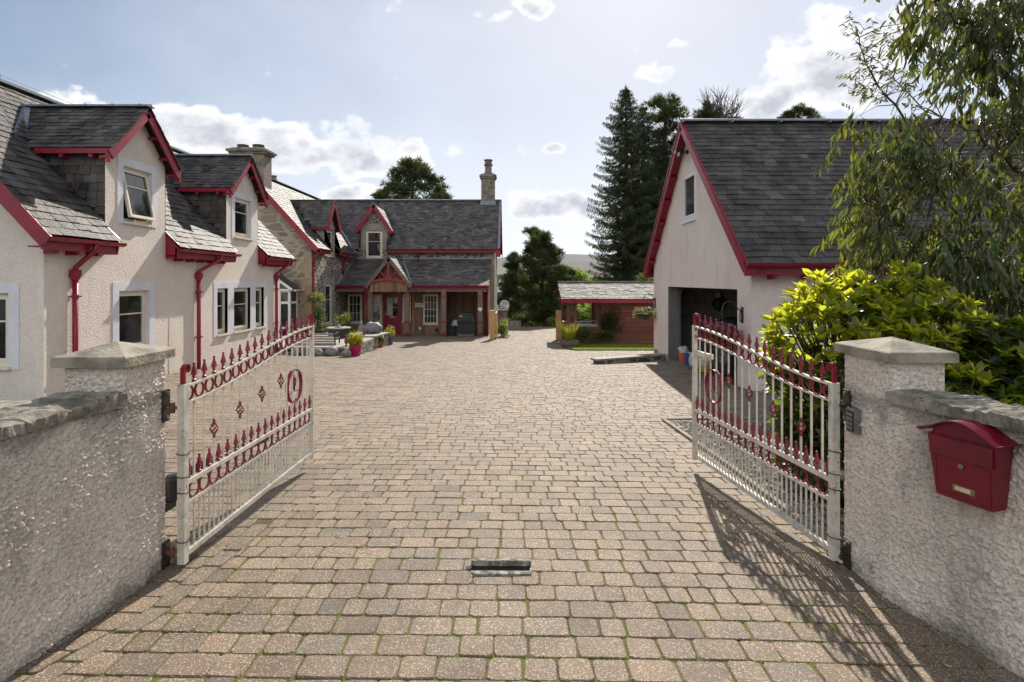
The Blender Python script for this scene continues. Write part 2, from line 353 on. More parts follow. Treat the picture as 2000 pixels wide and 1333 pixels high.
M['cream'] = pm('cream_window_paint', (.70, .64, .52), .4, (.62, .56, .45), 4)
M['whitepaint'] = pm('white_window_paint', (.76, .76, .74), .4, (.68, .68, .66), 4)
M['cap'] = pm('cast_concrete_cap', (.315, .275, .21), .85, (.16, .14, .105), 8, .38, .68, bump=.008, bs=45)
def coping():
    m, nt, b, out = newmat('lichened_coping_stone'); t = NT(nt); p = t.pos()
    c = t.mix(t.ramp(t.noise(p, 8, 7, .65), .35, .68), (.38, .34, .275), (.135, .12, .09))
    c = t.mix(t.ramp(t.noise(p, 22, 4, .6), .60, .72), c, (.06, .055, .048))
    c = t.mix(t.ramp(t.noise(p, 5.5, 5, .6), .63, .70), c, (.10, .12, .03))
    nt.links.new(c, b.inputs['Base Color']); b.inputs['Roughness'].default_value = .85
    nt.links.new(t.bump(t.noise(p, 26, 7, .68), .03), b.inputs['Normal']); return m
M['coping'] = coping()
def paver():
    m, nt, b, out = newmat('concrete_block_paving'); t = NT(nt); p = t.pos()
    c = t.mix(t.ramp(t.noise(p, 3.0, 5, .6), .35, .7), (.222, .155, .098), (.152, .106, .068))
    sp = t.n('ShaderNodeTexVoronoi', {'Vector': p, 'Scale': 210.0}); r = t.n('ShaderNodeSeparateColor', {0: sp.outputs['Color']})
    c = t.mix(t.m('MULTIPLY', t.ramp(r.outputs[0], .80, .88), .75), c, (.52, .45, .37))
    c = t.mix(t.m('MULTIPLY', t.ramp(r.outputs[1], .70, .85), .65), c, (.10, .08, .062))
    c = t.mix(t.m('MULTIPLY', t.ramp(t.noise(p, .5, 6, .65), .47, .70), .38), c, (.15, .12, .095))
    c = t.mix(t.m('MULTIPLY', t.ramp(t.noise(p, 7, 5, .65), .60, .74), .30), c, (.36, .30, .235))
    sx = t.n('ShaderNodeSeparateXYZ', {0: p}).outputs[0]; tk = t.m('ABSOLUTE', t.m('SUBTRACT', t.m('ABSOLUTE', t.m('SUBTRACT', sx, t.m('MULTIPLY', t.m('SUBTRACT', t.noise(t.pos((0, .25, 0)), 1, 1), .35), 1.2))), .78))
    c = t.mix(t.m('MULTIPLY', t.m('MULTIPLY', t.ramp(tk, .34, .04), t.ramp(t.noise(t.pos((1.5, .3, 1)), 2.0, 4, .6), .3, .7)), .30), c, (.13, .105, .085))
    c = t.mix(t.m('MULTIPLY', t.ramp(t.noise(p, 1.35, 3, .5), .70, .76), .45), c, (.075, .062, .05))
    c = t.mix(1.0, c, t.tone(), 'MULTIPLY')
    nt.links.new(c, b.inputs['Base Color']); b.inputs['Roughness'].default_value = .72; b.inputs['Specular IOR Level'].default_value = .4
    h = t.m('ADD', t.noise(p, 150, 3, .6), t.m('MULTIPLY', t.noise(p, 18, 3), 1.2))
    nt.links.new(t.bump(h, .0035, .9), b.inputs['Normal']); return m
M['paver'] = paver()
def bed():
    m, nt, b, out = newmat('mossy_sand_joint'); t = NT(nt); p = t.pos()
    c = t.mix(t.ramp(t.noise(p, 35, 5), .4, .7), (.085, .062, .040), (.14, .11, .075))
    c = t.mix(t.ramp(t.noise(p, 4.5, 6, .68), .41, .51), c, (.135, .150, .016))
    nt.links.new(c, b.inputs['Base Color']); b.inputs['Roughness'].default_value = .95
    nt.links.new(t.bump(t.noise(p, 120, 4, .7), .012), b.inputs['Normal']); return m
M['bed'] = bed()
def rubble(name, mortar, cells, sc=3.2, zs=1.9, mort=.06):
    m, nt, b, out = newmat(name); t = NT(nt); p0 = t.pos((1, 1, zs))
    wob = t.n('ShaderNodeTexNoise', {'Vector': p0, 'Scale': 4.0, 'Detail': 3.0}).outputs['Color']
    p = t.n('ShaderNodeVectorMath', {0: wob, 1: (.25, .25, .25), 2: p0}, operation='MULTIPLY_ADD').outputs[0]
    v1 = t.n('ShaderNodeTexVoronoi', {'Vector': p, 'Scale': sc}, feature='F1'); ve = t.n('ShaderNodeTexVoronoi', {'Vector': p, 'Scale': sc}, feature='DISTANCE_TO_EDGE')
    cs = t.n('ShaderNodeSeparateColor', {0: v1.outputs['Color']})
    cr = t.n('ShaderNodeValToRGB', {0: cs.outputs[0]}); e = cr.color_ramp.elements
    e[0].color = (*cells[0], 1); e[1].color = (*cells[-1], 1)
    for i, q in enumerate(cells[1:-1]): x = e.new((i+1)/(len(cells)-1)); x.color = (*q, 1)
    c = t.mix(t.m('MULTIPLY', t.noise(t.pos(), 14, 5), .6), cr.outputs[0], tuple(x*.5 for x in cells[0]))
    mk = t.ramp(t.m('ADD', ve.outputs['Distance'], t.m('MULTIPLY', t.m('SUBTRACT', t.noise(t.pos(), 9, 4), .5), .12)), mort*.6, mort*1.5)
    c = t.mix(mk, mortar, c)
    nt.links.new(c, b.inputs['Base Color']); b.inputs['Roughness'].default_value = .85
    nt.links.new(t.bump(t.m('ADD', mk, t.m('MULTIPLY', t.noise(t.pos(), 20, 5), .5)), .03), b.inputs['Normal']); return m
M['rubble'] = rubble('pointed_rubble_stone', (.36, .315, .255), [(.07, .065, .06), (.20, .165, .125), (.12, .11, .10), (.27, .22, .16), (.09, .08, .075)], 2.6, 2.1, .10)
M['ashlar'] = pm('dressed_sandstone', (.33, .285, .235), .85, (.25, .215, .18), 3.5, bump=.01, bs=25)
M['gable_stone'] = rubble('warm_rubble_gable', (.34, .285, .22), [(.32, .26, .19), (.13, .11, .09), (.29, .245, .185), (.33, .26, .17), (.20, .17, .135)], 1.25, 2.6, .10)
M['chim'] = pm('weathered_chimney_stone', (.25, .21, .165), .9, (.10, .09, .07), 4, .35, .7, bump=.02, bs=20)
M['clad'] = pm('weathered_larch_boards', (.30, .160, .080), .7, (.155, .095, .058), 5, .3, .72, tone=True, stretch=(6, 6, .6), bump=.003, bs=40)
M['post'] = pm('weathered_timber_post', (.21, .135, .09), .75, (.12, .105, .095), 5, .3, .7, stretch=(3, 3, .8), bump=.006, bs=20)
M['barge_wood'] = pm('grey_weathered_timber', (.18, .125, .09), .8, (.10, .08, .065), 4, bump=.004, bs=20)
M['newwood'] = pm('new_softwood', (.52, .32, .13), .6, (.42, .24, .09), 6, stretch=(4, 4, .7), bump=.002, bs=30)
M['shed'] = pm('red_brown_stained_logs', (.165, .050, .027), .7, (.11, .036, .021), 3, tone=True, stretch=(1, 1, 4), bump=.003, bs=20)
M['shed_slate'] = pm('pale_wooden_shingle', (.20, .18, .158), .75, (.13, .118, .105), 3, tone=True, bump=.006, bs=18)
M['black'] = pm('black_plastic', (.012, .012, .013), .5, (.02, .02, .021), 8, bump=.006, bs=9)
M['black_iron'] = pm('black_iron', (.018, .017, .016), .45, (.04, .03, .022), 20)
M['steel'] = pm('galvanised_steel', (.30, .31, .32), .4, (.20, .20, .20), 14, metal=.7)
M['grey'] = pm('grey_plastic', (.20, .20, .205), .5, (.15, .15, .155), 8)
M['greydoor'] = pm('grey_door_jamb', (.17, .165, .16), .6, (.13, .125, .12), 5)
M['boulder'] = pm('grey_boulder', (.36, .35, .33), .8, (.17, .165, .16), 9, .35, .65, bump=.015, bs=20)
M['flag'] = pm('stone_flag', (.34, .31, .265), .8, (.24, .215, .185), 6, tone=True, bump=.008, bs=25)
M['terracotta'] = pm('terracotta', (.24, .095, .045), .8, (.18, .075, .04), 6)
M['magenta'] = pm('magenta_glaze', (.42, .010, .10), .35, (.36, .008, .085), 6)
M['bluepot'] = pm('blue_grey_glaze', (.075, .115, .21), .4, (.06, .09, .16), 6)
M['orange'] = pm('orange_plastic', (.62, .14, .015), .45, (.52, .11, .012), 6)
M['bag'] = pm('white_polythene', (.60, .63, .66), .35, (.35, .38, .42), 12, bump=.03, bs=14)
M['blue'] = pm('blue_plastic', (.06, .09, .30), .45, (.05, .07, .22), 6)
M['yellow'] = pm('yellow_plastic', (.55, .30, .02), .45, (.45, .24, .02), 6)
M['cover'] = pm('grey_tarpaulin', (.22, .21, .25), .55, (.10, .10, .125), 6, .3, .7, bump=.05, bs=6)
M['rusty_iron'] = pm('rusted_iron', (.16, .070, .040), .8, (.09, .045, .03), 12)
M['brass'] = pm('brass', (.65, .42, .13), .3, (.5, .32, .1), 6, metal=.9)
M['bark'] = pm('bark', (.085, .065, .048), .9, (.045, .037, .03), 6, bump=.05, bs=9, stretch=(2, 2, .6))
M['bark_red'] = pm('smooth_red_brown_bark', (.13, .085, .055), .7, (.08, .055, .04), 9, bump=.004, bs=30)
M['stem'] = pm('green_brown_stem', (.075, .062, .03), .7, (.05, .04, .02), 9)
M['rhodo'] = leafmat('rhododendron_leaf', (.062, .092, .016), (.62, .72, .05), .50, .30)
M['euc'] = leafmat('eucalyptus_leaf', (.062, .080, .026), (.25, .28, .05), .32, .38)
M['needle'] = leafmat('conifer_needle', (.055, .072, .032), (.13, .16, .05), .30, .6, .3)
M['pine'] = leafmat('pine_needle', (.070, .092, .040), (.16, .19, .06), .32, .6, .3)
M['shrub'] = leafmat('shrub_leaf', (.055, .080, .022), (.20, .25, .04), .35, .5)
M['lime'] = leafmat('lime_foliage', (.26, .28, .03), (.50, .50, .04), .4, .5)
M['petal'] = leafmat('petal', (.45, .45, .45), (.45, .45, .45), .35, .6)
M['grassblade'] = leafmat('lawn_grass', (.085, .125, .018), (.30, .38, .03), .4, .5)
M['soil'] = pm('soil', (.055, .040, .028), .95, (.035, .027, .02), 9, bump=.02, bs=25)
M['gravelbed'] = pm('gravel_base', (.20, .17, .145), .9, (.10, .085, .075), 30, bump=.02, bs=50)
M['pebble'] = pm('gravel_stone', (.34, .31, .285), .8, (.20, .18, .165), 20, tone=True)
M['lawn'] = pm('lawn_turf', (.11, .16, .025), .9, (.08, .12, .02), 3, bump=.03, bs=60)
def blockwork():
    m, nt, b, out = newmat('concrete_blockwork'); t = NT(nt); p = t.pos()
    br = t.n('ShaderNodeTexBrick', {'Vector': t.n('ShaderNodeVectorRotate', {'Vector': p, 'Angle': R(90)}, rotation_type='X_AXIS').outputs[0], 'Color1': (.36, .33, .28, 1), 'Color2': (.26, .24, .21, 1), 'Mortar': (.42, .39, .34, 1), 'Scale': 1.0, 'Mortar Size': .012, 'Brick Width': .46, 'Row Height': .225})
    nt.links.new(t.mix(t.m('MULTIPLY', t.noise(p, 9, 5), .7), br.outputs[0], (.17, .155, .135)), b.inputs['Base Color']); b.inputs['Roughness'].default_value = .95
    return m
M['block'] = blockwork()
M['concrete'] = pm('garage_floor_concrete', (.23, .22, .205), .85, (.16, .15, .14), 2, bump=.003, bs=30)
# ------------------------------------------------------------------ terrain and paving
def lerp_pts(pts, x):
    if x <= pts[0][0]: return pts[0][1]
    for (a, p), (b, q) in zip(pts, pts[1:]):
        if x <= b: return p+(q-p)*(x-a)/(b-a)
    return pts[-1][1]
GP = [(-6, .02), (3.2, 0), (5.2, -.07), (7.5, -.2), (11, -.40), (16, -.62), (22, -.85), (29, -1.05), (36, -1.33)]
def g(x, y):
    z = lerp_pts(GP, y)
    if x < 0: z += .022*(-x)*min(1, max(0, (y-5)/4))*min(1, max(0, (20-y)/5))
    return z
FAR = [(36, -1.37), (45, -2.1), (80, -5), (150, -9), (300, -8), (600, 1.0), (900, 9.5), (1200, 12)]
def terr(x, y):
    if y <= 36: return g(x, y)-.05
    return lerp_pts(FAR, y)+ (noise.noise((x*.01, y*.01, 0))*min(2.0, (y-36)*.01))
def terrain():
    ys = [-40, -20, -8, -3]+[i*.5 for i in range(0, 77)]+[39, 41, 44, 48, 53, 60, 70, 85, 100, 125, 150, 190, 240, 300, 380, 470, 600, 750, 900, 1200, 2000, 4000, 9000]
    xs = [-6000, -2500, -900, -400, -180, -90, -50, -30, -20]+[i*1.0 for i in range(-14, 15)]+[20, 30, 50, 90, 180, 400, 900, 2500, 6000]
    vs = [(x, y, terr(x, y)) for y in ys for x in xs]; nx = len(xs)
    fs = [(j*nx+i, j*nx+i+1, (j+1)*nx+i+1, (j+1)*nx+i) for j in range(len(ys)-1) for i in range(nx-1)]
    m, nt, b, out = newmat('ground_earth_and_grass'); t = NT(nt); p = t.pos()
    sy = t.n('ShaderNodeSeparateXYZ', {0: p}).outputs[1]
    near = t.mix(t.ramp(t.noise(p, .9, 5), .4, .65), (.075, .055, .038), (.05, .065, .02))
    farc = t.mix(t.ramp(t.noise(p, .012, 4), .42, .6), (.19, .21, .085), (.09, .12, .045))
    nt.links.new(t.mix(t.ramp(sy, 34, 60), near, farc), b.inputs['Base Color']); b.inputs['Roughness'].default_value = 1; b.inputs['Specular IOR Level'].default_value = .05
    o = arr_mesh('ground', vs, fs, np.ones((len(fs), 3)), m, smooth=True)
    tag(o, 'earth and grass ground falling away beyond the courtyard to far fields', 'ground', kind='structure')
terrain()
def xs_strip(y): return lerp_pts([(1.0, -2.30), (2.376, -1.94), (2.758, -1.775), (3.55, -1.72)], y)
def wl_left(y): return -2.008-.150*max(0, 3.06-y)
def wl_right(y): return 1.945+.32*max(0, 2.885-y)
def drive_x(y):
    if y < 3.28: return wl_left(y)-.05, wl_right(y)+.05
    if y < 7.42: return -6.95, 1.97
    if y < 16.4: return -6.95, 4.36
    if y < 17.6: return -4.6, 4.36
    if y < 19.4: return -4.65, 5.4
    if y < 21.6: return -4.8, 1.98
    if y < 24.0: return -8.0, 1.98
    if y < 28.0: return -8.0, 2.75
    return -.85+(y-28)*.02, 2.75+(y-28)*.08
def paving():
    vs, fs, ts = [], [], []
    def tone():
        k = max(.75, min(1.25, random.gauss(1.0, .07))); h = random.gauss(0, .014)
        if random.random() < .12: k *= .80
        if random.random() < .09: return (k*.90, k*.95, k*1.0)
        return (k*(1+h), k, k*(1-h*1.1))
    def put(q, near, tn=None):
        """q: four ground-plan corners, counter-clockwise"""
        t = tn or tone(); i = len(vs); h = random.uniform(-.0025, .0025); tx, ty = random.uniform(-.004, .004), random.uniform(-.004, .004)
        cx = sum(p[0] for p in q)/4; cy = sum(p[1] for p in q)/4
        def z(x, y, d): return g(x, y)+h+tx*(x-cx)*4+ty*(y-cy)*4-d
        if near:
            o = []
            for k in range(4):
                p, a, b = q[k], q[k-1], q[(k+1) % 4]
                for e in (a, b):
                    l = math.hypot(e[0]-p[0], e[1]-p[1])+1e-6; c = min(random.uniform(.008, .019), l*.4)/l
                    o.append((p[0]+(e[0]-p[0])*c+random.uniform(-.0015, .0015), p[1]+(e[1]-p[1])*c+random.uniform(-.0015, .0015)))
            inn = [(x+(cx-x)*.055+random.uniform(-.001, .001), y+(cy-y)*.055+random.uniform(-.001, .001)) for x, y in o]
            vs.extend((x, y, z(x, y, 0)) for x, y in inn); vs.extend((x, y, z(x, y, .0045)) for x, y in o); vs.extend((x, y, z(x, y, .03)) for x, y in o)
            fs.append(tuple(range(i, i+8))); ts.append(t)
            for k in range(8):
                l = (k+1) % 8
                fs.append((i+8+k, i+8+l, i+l, i+k)); fs.append((i+16+k, i+16+l, i+8+l, i+8+k)); ts.extend((t, t))
        else:
            inn = [(x+(cx-x)*.06, y+(cy-y)*.06) for x, y in q]
            vs.extend((x, y, z(x, y, 0)) for x, y in inn); vs.extend((x, y, z(x, y, .007)) for x, y in q)
            fs.append((i, i+1, i+2, i+3)); ts.append(t)
            for k in range(4):
                l = (k+1) % 4; fs.append((i+4+k, i+4+l, i+l, i+k)); ts.append(t)
    step = .146; r = 0; y = 1.0
    while y < 36.2:
        x0, x1 = drive_x(y+.07); x = x0-random.uniform(0, .2); ph = random.uniform(0, 6)
        def dy(x): return -.028*x+.010*math.sin(x*1.3+y*.35)
        while x < x1:
            w = random.choice((.15, .15, .15, .215, .215, .118))*random.uniform(.96, 1.04); a, b = max(x, x0), min(x+w, x1); x += w
            if b-a < .04: continue
            gp = .0032 if y < 6.5 else .0026
            ja, jb = random.uniform(-.006, .006), random.uniform(-.006, .006); y0, y1 = y+gp, y+step-gp
            q = [(a+gp, y0+dy(a)), (b-gp, y0+dy(b)), (b-gp+jb, y1+dy(b)), (a+gp+ja, y1+dy(a))]
            near = y < 6.5
            if 1.0 < y < 3.9 and a < -1.5:
                s0, s1 = xs_strip(q[0][1]), xs_strip(q[2][1])
                if b < min(s0, s1)-.068 or a > max(s0, s1)+.068: put(q, near); continue
                l0, l1 = s0-.060, s1-.060
                if a < min(l0, l1)-.02: put([q[0], (min(b, l0), q[1][1]), (min(b, l1), q[2][1]), q[3]], near)
                r0, r1 = s0+.060, s1+.060
                if b > max(r0, r1)+.02: put([(max(a, r0), q[0][1]), q[1], q[2], (max(a, r1), q[3][1])], near)
                continue
            put(q, near)
        y += step
    y = 1.0
    while y < 3.85:                       # narrow edging course beside the boundary wall
        L = .205; s0, s1 = xs_strip(y+.02), xs_strip(y+L-.02)
        k = random.uniform(.88, 1.06); put([(s0-.055, y+.006), (s0+.055, y+.003), (s1+.055, y+L-.005), (s1-.055, y+L-.003)], True, (k*.90, k*.98, k*1.02)); y += L
    me = bpy.data.meshes.new('driveway'); me.from_pydata(vs, [], fs); me.update()
    at = me.attributes.new('tone', 'FLOAT_VECTOR', 'FACE'); at.data.foreach_set('vector', np.array(ts, dtype=np.float32).ravel())
    o = link('driveway', me, M['paver'], None)
    tag(o, 'brown tumbled block paving of the driveway and courtyard', 'driveway', kind='structure')
    ys = [1.0+.25*i for i in range(142)]; m = MB()
    for y0, y1 in zip(ys, ys[1:]):
        a, b = drive_x((y0+y1)/2); n = 8; xs = [a-.02+(b-a+.04)*i/n for i in range(n+1)]
        for p, q in zip(xs, xs[1:]): m.face([(p, y0, g(p, y0)-.0055), (q, y0, g(q, y0)-.0055), (q, y1, g(q, y1)-.0055), (p, y1, g(p, y1)-.0055)])
    tag(m.build('driveway_joints', M['bed']), 'mossy sand in the joints between the driveway blocks', 'joint bed', kind='structure')
paving()
def moss():
    n = 7000; y = 1.6+rng.random(n)**1.6*9; x = -2+rng.random(n)*4.2
    pos, dr, nr, L, W, t = [], [], [], [], [], []
    for i in range(n):
        k = round((y[i]+.028*x[i]-.010*math.sin(x[i]*1.3+y[i]*.35)-1.0)/.146); yy = 1.0+k*.146-.028*x[i]+.010*math.sin(x[i]*1.3+(1+k*.146)*.35)
        if noise.noise((x[i]*1.1, yy*1.1, 3)) < .02: continue
        pos.append((x[i], yy+random.uniform(-.004, .004), g(x[i], yy)-.006)); dr.append((random.uniform(-1, 1), random.uniform(-1, 1), 1.2)); nr.append((random.uniform(-1, 1), random.uniform(-1, 1), .2))
        L.append(random.uniform(.006, .013)); W.append(random.uniform(.008, .016)); q = random.uniform(.6, 1.2); t.append((q*1.0, q*1.0, q*.5))
    o = arr_mesh('moss', *scatter(TUFT_V, TUFT_F, pos, dr, nr, L, W, t), M['grassblade'])
    tag(o, 'yellow green moss tufts growing in the paving joints', 'moss', kind='stuff')
moss()

# ------------------------------------------------------------------ hills and far ground
def hill(name, label, D0, D1, D2, crest, x0, x1, col, col2, sc, seed):
    nx, vs = 60, []; rows = [(D0, 0), (D0+(D1-D0)*.25, .18), (D0+(D1-D0)*.5, .5), (D0+(D1-D0)*.75, .83), (D1, 1), (D2, .3)]
    for D, k in rows:
        for i in range(nx+1):
            x = x0+(x1-x0)*i/nx; u = x/D1*1100+1000
            h = lerp_pts(crest, u)/1100*D1+1.65; h += noise.noise((x/D1*14, seed, 0))*D1*.0016+noise.noise((x/D1*60, seed, D*.001))*D1*.0004
            vs.append((x*(D/D1), D, 5+(h-5)*k+ (noise.noise((x/D1*30, D/D1*20, seed))*D1*.0012 if 0 < k < 1 else 0)))
    fs = [(j*(nx+1)+i, j*(nx+1)+i+1, (j+1)*(nx+1)+i+1, (j+1)*(nx+1)+i) for j in range(5) for i in range(nx)]
    m = pm(name+'_cover', col, .95, col2, sc, .4, .62)
    tag(arr_mesh(name, vs, fs, np.ones((len(fs), 3)), m, smooth=True), label, 'hill', kind='structure')
hill('moorland_hill', 'far rounded grey blue moorland hill on the skyline', 3600, 5200, 7000, [(-2000, 30), (700, 36), (930, 40), (1010, 47), (1060, 51), (1110, 53), (1180, 48), (1300, 40), (3500, 30)], -9000, 9000, (.050, .052, .062), (.036, .038, .045), .004, 1.0)
hill('heather_hill', 'purple brown heather hill in front of the far skyline', 1500, 2400, 3300, [(-2000, 25), (900, 28), (1000, 32), (1060, 40), (1110, 43.5), (1170, 42), (1300, 44), (3500, 30)], -5000, 5000, (.066, .056, .062), (.044, .042, .040), .010, 5.0)
hill('wooded_hillside', 'low grey green wooded hillside beyond the far house', 650, 950, 1300, [(-2000, 20), (900, 30), (985, 27), (1040, 20), (1090, 12), (1120, 5), (1200, 3), (1300, 6), (3500, 20)], -2500, 2500, (.050, .065, .035), (.085, .10, .055), .05, 9.0)

# ------------------------------------------------------------------ boundary walls, pillars
def rough_face(O, U, Vv, w, h, res=.004, amp=.006, fade=(1, 1, 1, 1), seed=1):
    r = np.random.default_rng(seed); nu, nv = max(2, int(w/res)), max(2, int(h/res))
    a = blur(r.standard_normal((nv+1, nu+1)), .70); b = blur(r.standard_normal((nv+1, nu+1)), 1.05); c = blur(r.standard_normal((nv+1, nu+1)), 14)
    H = np.clip(a*.5+b*.75, -.45, 2.8)*amp*.78+c*amp*.10
    s = np.linspace(0, w, nu+1); t = np.linspace(0, h, nv+1); e = .010
    if fade[0]: H *= np.clip(s/e, 0, 1)[None, :]
    if fade[1]: H *= np.clip((w-s)/e, 0, 1)[None, :]
    U = np.array(U, float); Vv = np.array(Vv, float); Nn = np.cross(U, Vv); O = np.array(O, float)
    P = O+s[None, :, None]*U+t[:, None, None]*Vv+H[:, :, None]*Nn
    idx = np.arange((nu+1)*(nv+1)).reshape(nv+1, nu+1)
    F = np.stack([idx[:-1, :-1], idx[:-1, 1:], idx[1:, 1:], idx[1:, :-1]], -1).reshape(-1, 4)
    return P.reshape(-1, 3), F, np.ones((len(F), 3))
def rough_prism(name, poly, z0, z1, seed, parent, lo=.02, coarse=()):
    """upright roughcast block on a ground plan (counter-clockwise), every face really rough"""
    parts = []; n = len(poly)
    for i in range(n):
        p, q = Vector((*poly[i], 0)), Vector((*poly[(i+1) % n], 0)); d = q-p; L = d.length
        parts.append(rough_face((p.x, p.y, z0), d.normalized(), (0, 0, 1), L, z1-z0, lo if i in coarse else .004, .007, seed=seed+i))
    v, f, t = joinarr(parts)
    k = len(v); top = np.array([[*p, z1] for p in poly]); v = np.concatenate([v, top])
    if n == 5: v = np.concatenate([v, [[*((np.array(poly[0])+np.array(poly[4]))/2), z1]]]); f = np.concatenate([f, [[k, k+1, k+4, k+5], [k+1, k+2, k+3, k+4]]]); t = np.concatenate([t, [[1, 1, 1]]*2])
    if n == 4: f = np.concatenate([f, [[k, k+1, k+2, k+3]]]); t = np.concatenate([t, [[1, 1, 1]]])
    return arr_mesh(name, v, f, t, M['cast_wall'], parent)
def pyramid_cap(name, x0, x1, y0, y1, z0, z1, za, parent):
    m = MB(); cx, cy = (x0+x1)/2, (y0+y1)/2; e = .006; i = .10
    lo = [(x0, y0), (x1, y0), (x1, y1), (x0, y1)]; inn = [(x0+e, y0+e), (x1-e, y0+e), (x1-e, y1-e), (x0+e, y1-e)]
    A = [V(a, b, z0) for a, b in lo]; B = [V(a, b, z1-e) for a, b in lo]; D = [V(a, b, z1) for a, b in inn]; T = V(cx, cy, za)
    m.face(A[::-1])
    for k in range(4):
        l = (k+1) % 4; m.face([A[k], A[l], B[l], B[k]]); m.face([B[k], B[l], D[l], D[k]]); m.face([D[k], D[l], T])
    return m.build(name, M['cap'], parent)
def stone_slab(m, pts_lo, pts_hi, z0, z1, jag=.007):
    """coping stone between two short edges (inner, outer corner pairs), uneven"""
    (a0, a1), (b0, b1) = pts_lo, pts_hi; n = 22; rows = []; sd_ = random.uniform(0, 50)
    for i in range(n+1):
        t = i/n; p = Vector((*a0, 0)).lerp(Vector((*b0, 0)), t); q = Vector((*a1, 0)).lerp(Vector((*b1, 0)), t); row = []
        for j in range(9):
            s = j/8; c = p.lerp(q, s); e = jag if 0 < i < n else jag*.5; nz = lambda k: (noise.noise((c.x*9+sd_, c.y*9, k))+.6*noise.noise((c.x*26, c.y*26+sd_, k))+.35*random.uniform(-1, 1))*e
            row.append(c+V(nz(1.0), nz(5.0), z1+nz(9.0)-(.008 if j in (0, 8) else 0)))
        rows.append((row, p, q))
    for (r0, p0, q0), (r1, p1, q1) in zip(rows, rows[1:]):
        for j in range(8): m.face([r0[j], r1[j], r1[j+1], r0[j+1]])
        m.face([V(p0.x, p0.y, z0), V(p1.x, p1.y, z0), r1[0], r0[0]]); m.face([r0[8], r1[8], V(q1.x, q1.y, z0), V(q0.x, q0.y, z0)])
        m.face([V(p0.x, p0.y, z0), V(q0.x, q0.y, z0), V(q1.x, q1.y, z0), V(p1.x, p1.y, z0)])
    for r, p, q in (rows[0], rows[-1]): m.face([V(p.x, p.y, z0), *r, V(q.x, q.y, z0)])
def boundary():
    # left
    wl = thing('boundary_wall', 'roughcast boundary wall with sunlit stone coping, left of the gateway', 'wall', (-2.2, 2.2, 0))
    y0 = 0.9; xa, xb = -1.990, wl_left(y0)+.018; th = .30
    nrm = Vector((-1, -.150, 0)).normalized()*th     # towards the garden side (away from the drive), roughly
    P = [(xb, y0), (xa, 3.055), (xa+nrm.x, 3.055-.0), (xb+nrm.x, y0)]
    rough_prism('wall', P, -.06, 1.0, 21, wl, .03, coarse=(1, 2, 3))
    m = MB(); ov = .045; z0, z1 = 1.001, 1.056
    cuts = [2.90, 2.735, 2.40, 2.02, 1.55, .9]; hs = [(.018, .0), (0, 0), (0, 0), (.004, 0), (0, 0)]
    for i, (a, b) in enumerate(zip(cuts, cuts[1:])):
        mm = MB(); b += .006; f = lambda y: (wl_left(y)+ov+random.uniform(-.008, .008)); h = .02 if i == 0 else random.uniform(-.004, .004)
        stone_slab(mm, ((f(a), a), (wl_left(a)-.29, a)), ((f(b), b), (wl_left(b)-.29, b)), z0, z1+h, .020 if i == 0 else .013); mm.build('coping_stone', M['coping'], wl)
    gp = thing('gate_pillar', 'roughcast gate pillar with sunlit pyramid concrete cap, left of the gateway', 'pillar', (-2.16, 3.09, 0), 'gate pillars')
    rough_prism('shaft', [(-2.318, 2.918), (-2.008, 2.918), (-2.008, 3.258), (-2.318, 3.258)], .985, 1.205, 41, gp, .02, coarse=(2, 3)); rough_prism('pillar_base', [(-2.318, 3.045), (-2.006, 3.045), (-2.006, 3.258), (-2.318, 3.258)], -.06, .99, 45, gp, .02, coarse=(0, 2, 3))
    pyramid_cap('pillar_cap', -2.352, -1.968, 2.868, 3.292, 1.204, 1.258, 1.318, gp)
    # right
    wr = thing('boundary_wall', 'roughcast boundary wall in shade carrying the red letterbox, right of the gateway', 'wall', (2.2, 2.2, 0))
    xa, xb = 1.938, wl_right(y0)-.005; P = [(xa, 3.095), (xa+.002, 2.90), (xb, y0), (xb+.28, y0), (xa+.28, 3.095)]
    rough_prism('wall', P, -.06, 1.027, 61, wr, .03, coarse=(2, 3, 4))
    cuts = [2.872, 2.70, 2.47, 2.2, 1.8, 1.35, .9]
    for i, (a, b) in enumerate(zip(cuts, cuts[1:])):
        mm = MB(); b += .006; f = lambda y: (wl_right(y)-.050+random.uniform(-.008, .008)); h = random.uniform(-.006, .006)
        stone_slab(mm, ((wl_right(a)+.30, a), (f(a), a)), ((wl_right(b)+.30, b), (f(b), b)), 1.028, 1.084+h, .016); mm.build('coping_stone', M['coping'], wr)
    gp = thing('gate_pillar', 'roughcast gate pillar with a keypad on its side, right of the gateway', 'pillar', (2.08, 3.08, 0), 'gate pillars')
    rough_prism('shaft', [(1.943, 2.877), (2.21, 2.877), (2.21, 3.288), (1.943, 3.288)], 1.01, 1.235, 81, gp, .02, coarse=(1, 2)); rough_prism('pillar_base', [(1.941, 3.09), (2.21, 3.09), (2.21, 3.288), (1.941, 3.288)], -.06, 1.015, 85, gp, .02, coarse=(0, 1, 2))
    pyramid_cap('pillar_cap', 1.903, 2.25, 2.834, 3.328, 1.234, 1.286, 1.342, gp)
    # low garden wall under the cottage gable
    lw = thing('garden_wall', 'low roughcast garden wall in front of the cottage gable', 'wall', (-4.8, 5.0, 0)); m = MB()
    m.box(-6.2, -3.95, 4.95, 5.2, -.3, .47); m.build('wall', M['cast'], lw); m = MB(); m.box(-6.25, -3.9, 4.90, 5.25, .471, .53); m.build('coping', M['cap'], lw)
boundary()

